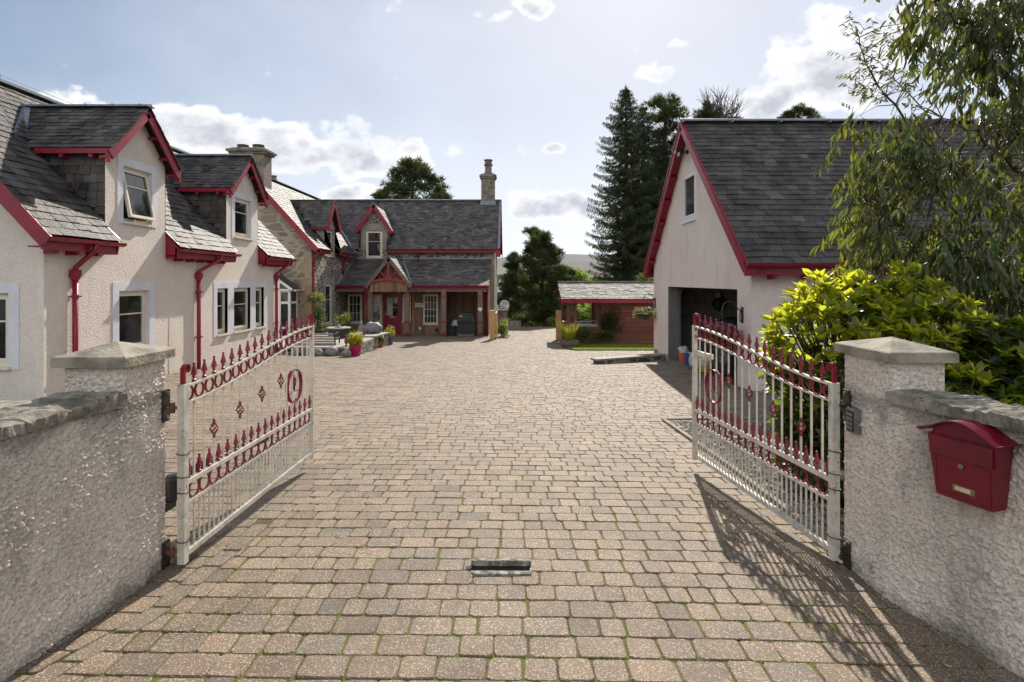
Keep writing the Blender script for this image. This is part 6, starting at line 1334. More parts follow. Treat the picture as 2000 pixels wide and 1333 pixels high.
    # shrubs along the house
    plants = [('yellow green leafy shrub between the round table and the larch wall', -6.85, 22.8, .25, (.50, .4, .55), 1100, ((.9, .8, .35), (1.7, 1.4, .6))), ('dark low shrub by the stone house corner', -7.55, 22.6, -.05, (.45, .4, .45), 800, ((.5, .55, .5), (1.0, 1.0, .8))), ('dark green shrub beside the larch post', -5.75, 23.2, .0, (.42, .35, .42), 800, ((.4, .5, .4), (.8, .9, .6)))]
    for lb, x, y, z, r, n, c in plants: T = thing('shrub', lb, 'shrub', (x, y, z-.6)); bush_into(T, (x, y, z-.25), r, n, .07, .035, 'shrub', c)
    T = thing('geranium_pot', 'dark pot of red geraniums under the larch wall window', 'plant pot', (-7.3, 23.6, -.4)); m = MB(); m.lathe([(.13, 0), (.17, .28), (.18, .3)], (-7.3, 23.6, -.75), 12); m.build('pot', M['black'], T); bush_into(T, (-7.3, 23.6, -.30), (.25, .2, .22), 260, .06, .04, 'shrub', ((.6, .7, .5), (1.2, 1.2, .8))); flowers(T, -7.3, 23.5, -.12, .22, 9, [(1.6, .05, .05)])
    T = thing('parasol', 'furled grey parasol leaning by the sidelight window', 'parasol', (-6.65, 26.95, -1)); m = MB(); m.lathe([(.03, -.9), (.03, -.55), (.14, -.5), (.13, -.1), (.10, .16), (.04, .22)], (-6.5, 26.9, -.05), 10); m.build('canopy', pm('slate_blue_canvas', (.11, .12, .15), .8, (.08, .085, .11), 6), T, smooth=True)
    # porch things
    T = thing('covered_barbecue', 'gas barbecue under a black weather cover in the porch', 'barbecue', (-2.25, 26.9, -1.0)); z = g(-2.2, 27); m = MB()
    def ring(w, d, zz, cx=-2.16): return [(cx-w, 26.8-d, zz), (cx+w, 26.8-d, zz), (cx+w, 26.8+d, zz), (cx-w, 26.8+d, zz)]
    R_ = [ring(.42, .30, z+.12), ring(.41, .31, z+.55), ring(.44, .33, z+.72), ring(.36, .30, z+.95), ring(.31, .22, z+1.10), ring(.26, .14, z+1.14)]
    for a, b in zip(R_, R_[1:]):
        for k in range(4): m.face([a[k], a[(k+1) % 4], b[(k+1) % 4], b[k]])
    m.face(R_[-1]); m.face(R_[0][::-1]); bmesh_round(m); m.build('cover', M['black'], T); m = MB(); m.box(-2.47, -2.34, 26.48, 26.50, z+.945, z+.975); m.build('logo_patch', M['whitepaint'], T)
    m = MB(); m.box(-2.55, -1.8, 26.55, 27.1, z+.03, z+.10); m.build('base', M['steel'], T)
    for x in (-2.5, -1.85): m = MB(); m.tube([(x-.03, 26.55, z+.07), (x+.03, 26.55, z+.07)], .075, 12); m.build('wheel', M['grey'], T)
    T = thing('storage_crate', 'black plastic crate standing in the porch beside the barbecue', 'crate', (-2.95, 26.9, -1)); m = MB(); m.hexa([(-3.12, 26.7, z), (-2.75, 26.7, z), (-2.75, 27.1, z), (-3.12, 27.1, z), (-3.15, 26.67, z+.42), (-2.70, 26.67, z+.42), (-2.70, 27.13, z+.42), (-3.15, 27.13, z+.42)]); m.build('crate', M['black'], T); m = MB(); m.box(-3.17, -2.68, 26.65, 27.15, z+.42, z+.45); m.build('rim', M['black'], T)
    T = thing('pet_food_sack', 'white sack with blue print between the crate and the barbecue', 'sack', (-2.72, 27.5, -1)); m = MB(); m.lathe([(.16, 0), (.24, .15), (.25, .45), (.18, .68), (.05, .72)], (-2.72, 27.6, z), 12, jit=.05); m.build('sack', M['bag'], T, smooth=True); m = MB(); m.box(-2.76, -2.62, 27.33, 27.345, z+.12, z+.42); m.build('printed_panel', M['blue'], T)
    # hanging baskets
    def basket(label, c, r, foliage, petals, mat='black', n=500):
        T = thing('hanging_basket', label, 'hanging basket', c, 'hanging baskets'); x, y, z = c; m = MB(); m.lathe([(.02, -r*.85), (r*.5, -r*.7), (r*.85, -r*.35), (r, 0), (r*.95, .01)], c, 14); m.build('bowl', M[mat], T)
        pos, dr, nr, Ls, W, t = [], [], [], [], [], []
        for i in range(n): a = random.uniform(0, 6.28); q = r*1.25*math.sqrt(random.random()); pos.append((x+q*math.cos(a), y+q*math.sin(a), z+random.uniform(-.12, .16)*(1.3-q/r*.5)+(.03 if q < r else -.04))); dr.append((math.cos(a), math.sin(a), random.uniform(-.7, .8))); nr.append((random.uniform(-1, 1), random.uniform(-1, 1), 1)); Ls.append(random.uniform(.05, .09)); W.append(.035); s = random.random(); t.append([p+(q_-p)*s for p, q_ in zip(*foliage)])
        arr_mesh('foliage', *scatter(LEAF_V, LEAF_F, pos, dr, nr, Ls, W, t), M['shrub'], T)
        if petals: flowers(T, x, y, z, r*1.2, 60, petals, .22, -.02)
        return T
    T = basket('hanging basket of purple petunias on the garage gable, by the right gate', (4.02, 10.78, .62), .23, ((.8, .8, .6), (1.5, 1.4, 1.0)), [(1.9, .12, 1.3), (2.1, .15, 1.2), (.9, .15, 1.5), (2.0, 1.5, 2.0)], n=700)
    m = MB(); [m.tube([(4.02, 10.78, 1.0), (4.02+.18*math.cos(a), 10.78+.18*math.sin(a), .65)], .004, 4) for a in (0.4, 2.5, 4.6)]; m.build('chain', M['black_iron'], T)
    m = MB(); m.box(4.39, 4.414, 10.74, 10.82, .84, 1.14); m.tube([(4.40, 10.78, 1.05), (4.33, 10.78, 1.10), (4.26, 10.78, 1.20), (4.16, 10.78, 1.25), (4.07, 10.78, 1.22), (4.02, 10.78, 1.10), (4.02, 10.78, .99), (3.99, 10.78, 1.03)], .011, 6); m.tube([(4.40, 10.78, .90), (4.36, 10.78, .86), (4.35, 10.78, .95), (4.37, 10.78, 1.07)], .008, 5); m.build('wall_bracket', M['black_iron'], T)
    T = basket('hanging basket of red and white flowers on the far garage corner', (4.06, 17.35, .62), .24, ((.9, .9, .6), (2.0, 1.8, 1.0)), [(1.4, .08, .12), (1.6, 1.5, 1.3), (1.1, .3, .3)], n=650)
    m = MB(); [m.tube([(4.06, 17.35, 1.1), (4.06+.22*math.cos(a), 17.35+.22*math.sin(a), .63)], .004, 4) for a in (0.4, 2.5, 4.6)]; m.build('chain', M['black_iron'], T); m = MB(); m.box(4.39, 4.414, 17.3, 17.38, .80, 1.10); m.tube([(4.40, 17.34, 1.0), (4.33, 17.34, 1.17), (4.22, 17.34, 1.25), (4.11, 17.34, 1.22), (4.06, 17.35, 1.08)], .012, 6); m.build('wall_bracket', M['black_iron'], T)
    T = basket('hanging basket of pale green trailing plants on the stone house downpipe', (-8.0, 23.0, .95), .24, ((1.5, 1.5, .6), (2.8, 2.6, 1.2)), None, 'rusty_iron', 600); m = MB(); [m.tube([(-8.0, 23.0, 1.5), (-8.0+.22*math.cos(a), 23.0+.22*math.sin(a), .96)], .005, 4) for a in (0.4, 2.5, 4.6)]; m.tube([(-8.19, 23.1, 1.4), (-8.1, 23.05, 1.55), (-8.0, 23.0, 1.5)], .012, 5); m.build('wall_bracket', M['black_iron'], T)
    # by the summerhouse
    T = thing('half_barrel', 'dark half barrel of spiky lime grass beside the summerhouse', 'planter', (2.2, 20.5, -.8)); z = g(2.2, 20.6); m = MB(); m.lathe([(.26, 0), (.31, .12), (.30, .26), (.27, .26)], (2.12, 20.6, z), 16, sx=1.1); m.build('barrel', M['barge_wood'], T)
    pos, dr, nr, Ls, W, t = [], [], [], [], [], []
    for i in range(150): a = random.uniform(0, 6.28); pos.append((2.08+.1*math.cos(a), 20.6+.1*math.sin(a), z+.22)); dr.append((math.cos(a)*random.uniform(.1, .6), math.sin(a)*random.uniform(.1, .6), 1)); nr.append((random.uniform(-1, 1), 1, 0)); Ls.append(random.uniform(.45, .85)); W.append(.03); s = random.uniform(.7, 1.3); t.append((s, s, s*.7))
    arr_mesh('grass_blades', *scatter(TRI_V, TRI_F, pos, dr, nr, Ls, W, t), M['lime'], T)
    for lb, c, r, n, col in (('rounded glossy shrub in front of the summerhouse rail', (2.78, 21.6, -.42), (.44, .35, .36), 1000, ((.7, .8, .5), (1.5, 1.5, .8))), ('straggling low shrub left of the log wall', (3.5, 21.75, -.5), (.4, .25, .26), 600, ((.5, .6, .5), (1.0, 1.1, .8))), ('dark climber spreading over the summerhouse log wall', (3.95, 22.02, .0), (.55, .14, .72), 1300, ((.35, .42, .35), (.9, .95, .7))), ('light green shrub with pale flowers beside the left gate post', (-.42, 26.2, -.62), (.33, .7, .5), 1300, ((.9, .9, .5), (2.2, 2.1, .9)))):
        T = thing('shrub', lb, 'shrub', (c[0], c[1], g(c[0], c[1]))); bush_into(T, c, r, n, .075, .038, 'shrub', col)
    m = MB(); [boulder(m, (-.34+random.uniform(-.15, .2), 25.3+i*.17, g(0, 25.5+i*.17)+.03), random.uniform(.06, .10), 1, 1, .7, i) for i in range(9)]; tag(m.build('edging_stones', M['boulder']), 'row of small stones edging the bed by the left gate post', 'stones', kind='stuff')
    # lawn strip
    m = MB(); P = [(1.85, 20.9), (2.12, 19.2), (6.3, 19.2), (6.3, 22.2), (1.95, 22.2)]; zt3 = g(3, 20)+.0; m.prism([(x, y, g(x, y)-.05) for x, y in P], (0, 0, .09)); tag(m.build('lawn', M['lawn']), 'narrow strip of bright lawn in front of the summerhouse', 'lawn', kind='structure')
    n = 9000; xs = 1.95+rng.random(n)*4.2; ys = 19.22+rng.random(n)*2.3; ok = (ys > 19.2+np.clip(2.12-xs, 0, 1)*6); xs, ys = xs[ok], ys[ok]; n = len(xs); k = .7+rng.random(n)*.7
    pos = np.stack([xs, ys, [g(a, b)+.035 for a, b in zip(xs, ys)]], 1); dr = np.stack([rng.normal(0, .4, n), rng.normal(0, .4, n), np.ones(n)], 1); o = arr_mesh('lawn_grass', *scatter(TRI_V, TRI_F, pos, dr, rng.normal(0, 1, (n, 3)), .03+rng.random(n)*.03, np.full(n, .012), np.stack([k*1.5, k*1.3, k], 1)), M['grassblade']); tag(o, 'short bright grass blades of the lawn strip', 'grass', kind='stuff')
    # gravel bed by the garage
    m = MB(); xs = [2.03, 2.6, 3.2, 3.8, 4.6, 5.6, 7, 9]; ys = [3.3+i*.5 for i in range(15)]
    for a, b in zip(xs, xs[1:]):
        for c, d in zip(ys, ys[1:]): m.face([(x, y, g(x, y)-.012) for x, y in ((a, c), (b, c), (b, d), (a, d))])
    tag(m.build('gravel_bed', M['gravelbed']), 'gravel bed between the drive kerb and the garage', 'gravel', kind='structure')
    n = 9000; x = 2.04+rng.random(n)**1.3*3.0; y = 3.35+rng.random(n)*4.0; k = .55+rng.random(n)*.8; pos = np.stack([x, y, [g(a, b)+.004 for a, b in zip(x, y)]], 1)
    sz = .010+rng.random(n)**2*.022; big = rng.random(n) < .03; sz[big] *= 2.2
    o = arr_mesh('gravel_stones', *scatter(STONE_V, STONE_F, pos, rng.normal(0, 1, (n, 3))*(1, 1, .25), np.tile((0., 0., 1.), (n, 1))+rng.normal(0, .2, (n, 3)), sz, sz*(.6+rng.random(n)*.5), np.stack([k*1.02, k, k*.97], 1)), M['pebble']); tag(o, 'grey brown gravel and slate chips behind the right gate', 'gravel', kind='stuff')
    T = thing('kerb', 'worn timber kerb between the paving and the gravel bed', 'kerb', (2.0, 5.4, 0)); pts = [(2.005, 3.35), (2.01, 5.2), (2.0, 7.45)]
    m = MB(); [m.beam((a[0], a[1], g(*a)-.005), (b[0], b[1], g(*b)-.005), .045, .06) for a, b in zip(pts, pts[1:])]; m.build('edge_board', M['cap'], T); m = MB(); m.beam((2.0, 7.45, g(2, 7.45)-.005), (4.4, 7.55, g(3, 7.5)-.005), .045, .06); m.build('end_board', M['cap'], T)
def bmesh_round(m):
    for i, p in enumerate(m.v): m.v[i] = (p[0]+noise.noise((p[0]*5, p[1]*5, p[2]*5))*.03, p[1]+noise.noise((p[0]*5+9, p[1]*5, p[2]*5))*.03, p[2])
def bush_into(T, c, r, n, L, W, mat, col, stems=True):
    pos, dr, nr, Ls, Ws, t = [], [], [], [], [], []; c = Vector(c)
    lobes = [(Vector((random.gauss(0, 1), random.gauss(0, 1), random.gauss(0, .8))).normalized()*random.uniform(.25, .7), random.uniform(.35, .6)) for _ in range(14)]
    for i in range(n):
        lo, lr = random.choice(lobes); d = Vector((random.gauss(0, 1), random.gauss(0, 1), random.gauss(0, 1))).normalized(); q = lo+d*lr*random.uniform(.6, 1.0)
        pos.append((c.x+q.x*r[0], c.y+q.y*r[1], c.z+q.z*r[2])); dr.append(tuple(d+Vector((random.gauss(0, .5), random.gauss(0, .5), random.gauss(.2, .5))))); nr.append((random.gauss(0, .6), random.gauss(0, .6), 1)); Ls.append(L*random.uniform(.6, 1.3)); Ws.append(W*random.uniform(.7, 1.2)); s = random.random(); t.append([a+(b-a)*s for a, b in zip(*col)])
    arr_mesh('foliage', *scatter(LEAF_V, LEAF_F, pos, dr, nr, Ls, Ws, t), M[mat], T)
    m = MB()
    for i in range(8): lo, lr = random.choice(lobes); e = V(c.x+lo.x*r[0], c.y+lo.y*r[1], c.z+lo.z*r[2]); b = V(c.x+random.uniform(-.1, .1)*r[0], c.y, c.z-r[2]*1.05); m.tube([b, b.lerp(e, .5)+V(0, 0, .05), e], [.014, .010, .004], 5)
    m.build('stem', M['stem'], T)
patio()
# ------------------------------------------------------------------ vegetation
def at(u, v, Y): return V((u-1000)/1100*Y, Y, 1.65+(548-v)/1100*Y)
def rhododendron():
    T = thing('rhododendron', 'rhododendron bush with glossy leaves and bright lime new growth behind the right pillar', 'bush', (3.4, 5.6, -.1))
    lobes = [((2.80, 4.9, .82), (.56, .55, .84)), ((3.42, 4.95, .84), (.72, .60, .86)), ((4.0, 4.8, .58), (.66, .55, .74)), ((2.58, 4.5, .30), (.38, .45, .46)), ((3.3, 4.35, .35), (.75, .45, .62)), ((3.1, 4.75, .88), (.4, .4, .66))]
    pos, dr, nr, Ls, W, t = [], [], [], [], [], []; m = MB()
    for c, r in lobes:
        c = Vector(c); n = int(520*(r[0]*r[2]*1.6)+40)
        for i in range(n):
            d = Vector((random.gauss(0, 1), random.gauss(0, 1), random.gauss(.25, 1))).normalized(); k = random.uniform(.80, 1.05) if random.random() < .7 else random.uniform(.45, .85)
            k *= 1+.16*noise.noise((d.x*2.4+c.x, d.y*2.4, d.z*2.4)); p = c+V(d.x*r[0], d.y*r[1], d.z*r[2])*k
            if p.z < -.02 or p.y < 3.75: continue
            if any(c2 != tuple(c) and sum(((p[j]-c2[j])/r2[j])**2 for j in range(3)) < .45 for c2, r2 in lobes): continue
            ax = (d*.8+V(0, 0, .9)).normalized(); s1 = ax.orthogonal().normalized(); s2 = ax.cross(s1); nl = random.randint(7, 10); new = (p.z > .95 and k > .8 and random.random() < .9) or (p.z > .6 and k > .85 and random.random() < .3); new = new and (p.x < 3.7 or random.random() < .2)
            m.tube([p-ax*random.uniform(.18, .32)-d*.05, p-ax*.06, p+ax*.01], [.006, .005, .003], 5)
            ph = random.uniform(0, 6)
            for j in range(nl):
                a = ph+j*2.4; el = random.uniform(.15, .95) if not new else random.uniform(.45, 1.25); q = (s1*math.cos(a)+s2*math.sin(a))*math.cos(el)+ax*math.sin(el)
                if not new: q = q+V(0, 0, -random.uniform(0, .35))
                pos.append(p-ax*random.uniform(0, .05)); dr.append(q); nr.append(tuple(ax+V(random.gauss(0, .25), random.gauss(0, .25), random.gauss(0, .25)))); L = random.uniform(.095, .150)*(1.0 if not new else .95); Ls.append(L); W.append(L*random.uniform(.36, .46))
                s = random.random()
                if new: t.append((1.05+.55*s, 1.0+.35*s, .7+.5*s))
                else: b = .20+.45*s; t.append((b*random.uniform(.75, 1.0), b, b*1.1))
    arr_mesh('leaves', *scatter(LEAF_V, LEAF_F, pos, dr, nr, Ls, W, t), M['rhodo'], T)
    for i in range(46):
        c, r = random.choice(lobes); c = Vector(c); e = c+V(random.uniform(-.8, .8)*r[0], random.uniform(-.7, .7)*r[1], random.uniform(-.2, .8)*r[2]); b = V(c.x*.6+3.2*.4+random.uniform(-.3, .3), 4.8+random.uniform(-.3, .3), -.1)
        m.tube([b, b.lerp(e, .4)+V(random.uniform(-.1, .1), random.uniform(-.1, .1), .08), b.lerp(e, .75)+V(0, 0, .06), e], [.022, .016, .011, .006], 6)
    m.build('stems', M['stem'], T, smooth=True)
rhododendron()
def inpoly(x, y, P):
    c = False
    for i in range(len(P)):
        (a, b), (d, e) = P[i-1], P[i]
        if (b > y) != (e > y) and x < (d-a)*(y-b)/(e-b)+a: c = not c
    return c
def eucalyptus():
    T = thing('eucalyptus', 'tall weeping eucalyptus tree with narrow drooping leaves at the right edge', 'tree', (6.4, 6.6, -.2)); m = MB()
    base = V(6.4, 6.6, -.2); top = V(6.1, 6.3, 5.8); trunk = [base, V(6.25, 6.5, 1.2), V(6.3, 6.4, 2.6), V(6.15, 6.35, 4.2), top]; m.tube(trunk, [.14, .12, .10, .07, .03], 10)
    br = []
    def limb(start, pts, r0):
        P = [start]+[at(*p) for p in pts]; Q = []
        for a, b in zip(P, P[1:]):
            for k in range(4): Q.append(a.lerp(b, k/4)+V(random.gauss(0, .012), random.gauss(0, .012), random.gauss(0, .012)))
        Q.append(P[-1]); n = len(Q); m.tube(Q, [r0*(1-.85*i/(n-1)) for i in range(n)], 7); br.extend(Q[2:])
    limb(trunk[1], [(2010, 610, 6.2), (1900, 545, 5.9), (1790, 480, 5.7), (1690, 400, 5.6)], .026)
    limb(trunk[2], [(1990, 420, 6.1), (1860, 330, 5.8), (1745, 210, 5.6), (1690, 120, 5.5), (1672, 60, 5.4)], .022)
    limb(trunk[2], [(1960, 400, 6.3), (1870, 300, 6.3), (1780, 190, 6.2), (1715, 120, 6.2)], .018)
    limb(trunk[3], [(1990, 190, 6.1), (1920, 90, 5.9), (1850, 20, 5.8), (1790, -50, 5.7)], .024)
    limb(trunk[3], [(1995, 60, 6.3), (1930, -30, 6.3), (1860, -160, 6.2)], .03)
    limb(trunk[1], [(2000, 700, 6.0), (1930, 640, 5.6), (1830, 600, 5.4), (1735, 560, 5.3), (1660, 535, 5.2)], .026)
    limb(trunk[2], [(1980, 330, 5.9), (1900, 260, 5.5), (1840, 230, 5.3)], .026)
    limb(trunk[1], [(2000, 520, 6.4), (1880, 440, 6.5), (1760, 340, 6.4), (1660, 270, 6.3)], .030)
    limb(trunk[1], [(2010, 760, 5.7), (1960, 720, 5.3), (1880, 690, 5.1)], .02)
    m.build('trunk', M['bark_red'], T, smooth=True)
    A = [(1655, 55), (1720, 60), (1790, 140), (1840, 250), (1900, 320), (1900, 560), (1800, 540), (1740, 530), (1700, 530), (1640, 510), (1680, 440), (1645, 390), (1680, 330), (1630, 285), (1670, 240), (1650, 130)]
    B = [(1775, -20), (1790, -300), (2300, -300), (2300, 800), (2010, 740), (1930, 640), (1850, 545), (1860, 330), (1940, 260), (1880, 190), (1830, 110), (1775, 70)]
    CL = [(random.uniform(1590, 2250), random.uniform(-280, 740), random.uniform(5.2, 6.2)) for _ in range(330)]
    pos, dr, nr, Ls, W, t = [], [], [], [], [], []; tw = MB(); n = 0; tries = 0
    while n < 1500 and tries < 40000:
        tries += 1; cu, cv, cY = CL[random.randrange(len(CL))] if random.random() < .8 else (random.uniform(1590, 2250), random.uniform(-280, 740), random.uniform(5.2, 6.2)); u, v, Y = random.gauss(cu, 24), random.gauss(cv, 24), random.gauss(cY, .15)
        a, b = inpoly(u, v, A), inpoly(u, v, B)
        if not (a or b): continue
        pr = 1.0
        if a and v < 200: pr = .6
        elif a and v < 270: pr = .7
        if u > 2010 or v < -10: pr *= .5
        if random.random() > pr: continue
        p = at(u, v, Y); n += 1; nb = min(br, key=lambda q: (q-p).length_squared)
        if (nb-p).length < .5: mid = nb.lerp(p, .55)+V(random.gauss(0, .03), random.gauss(0, .03), .05); tw.tube([nb, mid, p], [.006, .004, .0022], 4, caps=False)
        up = v < 210 and a
        d = V(random.gauss(-.35, .45), random.gauss(-.1, .45), random.gauss(-.25 if not up else .5, .25)).normalized(); ln = random.uniform(.20, .42)*(.75 if up else 1); q = p.copy(); pts = [p]; nl = random.randint(9, 13) if not up else random.randint(7, 10)
        hue = random.random(); ye = 1 if (u < 1700 and v > 230 and random.random() < .40) or random.random() < .05 else 0
        for i in range(nl):
            d = (d+V(0, 0, -.07 if not up else -.02)).normalized(); q = q+d*(ln/nl); pts.append(q.copy())
            L = random.uniform(.09, .165)*(.50 if up else 1); pos.append(q); side = V(random.gauss(0, 1), random.gauss(0, 1), 0).normalized()
            dr.append(side*random.uniform(.15, .9)+d*.3+V(0, 0, -1.0 if not up else -.5)); nr.append(tuple(V(random.gauss(0, 1), random.gauss(0, 1), random.gauss(0, .35)))); Ls.append(L); W.append(L*random.uniform(.17, .29)); s = random.random()
            if ye: c = (1.25+.7*s, 1.25+.5*s, .5)
            else: k = .5+.8*s; c = (k*(.80+.3*hue), k, k*(1.1-.45*hue))
            if random.random() < .0015: c = (2.6, 1.1, .4)
            t.append(c)
        tw.tube(pts, .0018, 3, caps=False)
    arr_mesh('leaves', *scatter(LEAF_V, LEAF_F, pos, dr, nr, Ls, W, t), M['euc'], T); tw.build('twigs', M['bark_red'], T)
eucalyptus()
def pine(name, label, base, Y, trunk, clusters, seed, per=380, L=.30, mat='pine', cat='tree', dead=False, tone=(.5, 1.5)):
    """trunk: list of (u,v) pixels on the tree's own depth plane turned into real points; clusters: (u, v, radius px)"""
    random.seed(seed); s = Y/1100*1.1; T = thing(name, label, cat, base, 'tall conifers beyond the courtyard'); m = MB(); P = [Vector(base)]+[at(u, v, Y+random.uniform(-.2, .2)) for u, v in trunk]; n = len(P)
    Q = []
    for a, b in zip(P, P[1:]): Q += [a.lerp(b, k/3) for k in range(3)]
    Q.append(P[-1]); n = len(Q); r0 = max(.16, (Q[-1].z-Q[0].z)*.019); m.tube(Q, [r0*(1-.85*i/(n-1)) for i in range(n)], 9)
    pos, dr, nr, Ls, W, t = [], [], [], [], [], []
    for u, v, r in clusters:
        Rm = r*s; c = at(u, v, Y+random.uniform(-1, 1)*Rm*1.8); k = min(Q, key=lambda q: abs(q.z-(c.z-Rm*.6-(abs(c.x-q.x)*.3)))); mid = k.lerp(c, .55)+V(0, 0, -.1*Rm); m.tube([k, mid, c+V(0, 0, -.3*Rm)], [max(.03, Rm*.075), Rm*.05, Rm*.02], 5)
        sub = [Vector((random.gauss(0, 1), random.gauss(0, 1), random.gauss(.1, .65)))*.52 for _ in range(12)]; ct = random.uniform(.8, 1.2)
        for g_ in sub:
            e = c+g_*Rm; m.tube([mid.lerp(c, .6), e], [Rm*.02+.006, .006], 4, caps=False); tt = random.uniform(.75, 1.25)*ct
            for i in range(per//7):
                d = Vector((random.gauss(0, 1), random.gauss(0, 1), random.gauss(.15, .8))).normalized(); p = e+V(d.x, d.y, d.z*.75)*Rm*random.uniform(.08, .58); pos.append(p); dr.append(d+V(0, 0, .35)); nr.append((random.gauss(0, 1), random.gauss(0, 1), random.gauss(0, 1))); l = L*random.uniform(.6, 1.2); Ls.append(l); W.append(l*random.uniform(.14, .28)); q = tt*random.uniform(*tone); t.append((q, q, q*.9))
    arr_mesh('crown', *scatter(TUFT_V, TUFT_F, pos, dr, nr, Ls, W, t), M[mat], T)
    if dead:
        for i in range(60):
            a = random.choice(Q[-4:]); e = at(random.uniform(1372, 1450), random.uniform(180, 232), Y+random.uniform(-2, 2)); mid = a.lerp(e, .5)+V(random.uniform(-.3, .3), 0, -.3); m.tube([a, mid, e], [.06, .04, .012], 4)
            for j in range(4): f = e+V(random.uniform(-.7, .7), random.uniform(-.5, .5), random.uniform(0, .8)); m.tube([mid.lerp(e, random.uniform(.4, .95)), f], [.02, .008], 3)
    m.build('trunk', M['bark'], T, smooth=True); return T
def spruce(label, x, Y, zb, zt, rad, seed, prof, dens=1.0):
    random.seed(seed); T = thing('spruce_tree', label, 'tree', (x, Y, zb), 'tall conifers beyond the courtyard'); m = MB(); H = zt-zb; m.tube([(x, Y, zb), (x+.05, Y, zb+H*.5), (x, Y, zt-.4)], [.42, .26, .03], 10)
    pos, dr, nr, Ls, W, t = [], [], [], [], [], []; z = zb+1.0
    while z < zt-.2:
        k = (z-zb)/H; R_ = rad*lerp_pts(prof, k); nb = random.randint(10, 14); ph = random.uniform(0, 6)
        for b in range(nb):
            a = ph+b*6.283/nb+random.uniform(-.3, .3); ln = R_*random.uniform(.62, 1.15)
            if random.random() < .08: ln *= .4
            drp = random.uniform(.12, .38); o = V(x, Y, z); q = []; ns = max(4, int(ln/.13*dens)); tt = random.uniform(.65, 1.35)
            for i in range(ns+1):
                s = i/ns; e = V(x+math.cos(a)*ln*s, Y+math.sin(a)*ln*s, z-ln*drp*math.sin(s*2.3)*.9+ln*.12*s*s); q.append(e)
                if s < .18: continue
                for j in range(6):
                    sg = random.choice((-1, 1)); w = V(-math.sin(a)*sg, math.cos(a)*sg, 0); pos.append(e+w*random.uniform(0, .22)*(1.2-s)+V(0, 0, random.uniform(-.12, .05))); dr.append(w*random.uniform(.1, .7)+V(math.cos(a), math.sin(a), 0)*random.uniform(.1, .6)+V(0, 0, -random.uniform(.3, 1.2))); nr.append((random.gauss(0, 1), random.gauss(0, 1), random.gauss(0, .6))); l = random.uniform(.16, .36)*(1.1-.4*k); Ls.append(l); W.append(l*random.uniform(.14, .28)); c = tt*random.uniform(.6, 1.4); t.append((c, c, c))
            m.tube(q, [.035*(1-.8*i/ns) for i in range(ns+1)], 4, caps=False)
        z += random.uniform(.34, .50)*(1.0 if k < .8 else .75)
    for i in range(24): pos.append((x, Y, zt-random.uniform(.1, 1.0))); dr.append((random.gauss(0, .7), random.gauss(0, .7), 1)); nr.append((random.gauss(0, 1), random.gauss(0, 1), 0)); Ls.append(.35); W.append(.08); t.append((1, 1, 1))
    arr_mesh('crown', *scatter(TUFT_V, TUFT_F, pos, dr, nr, Ls, W, t), M['needle'], T); m.build('trunk', M['bark'], T, smooth=True)
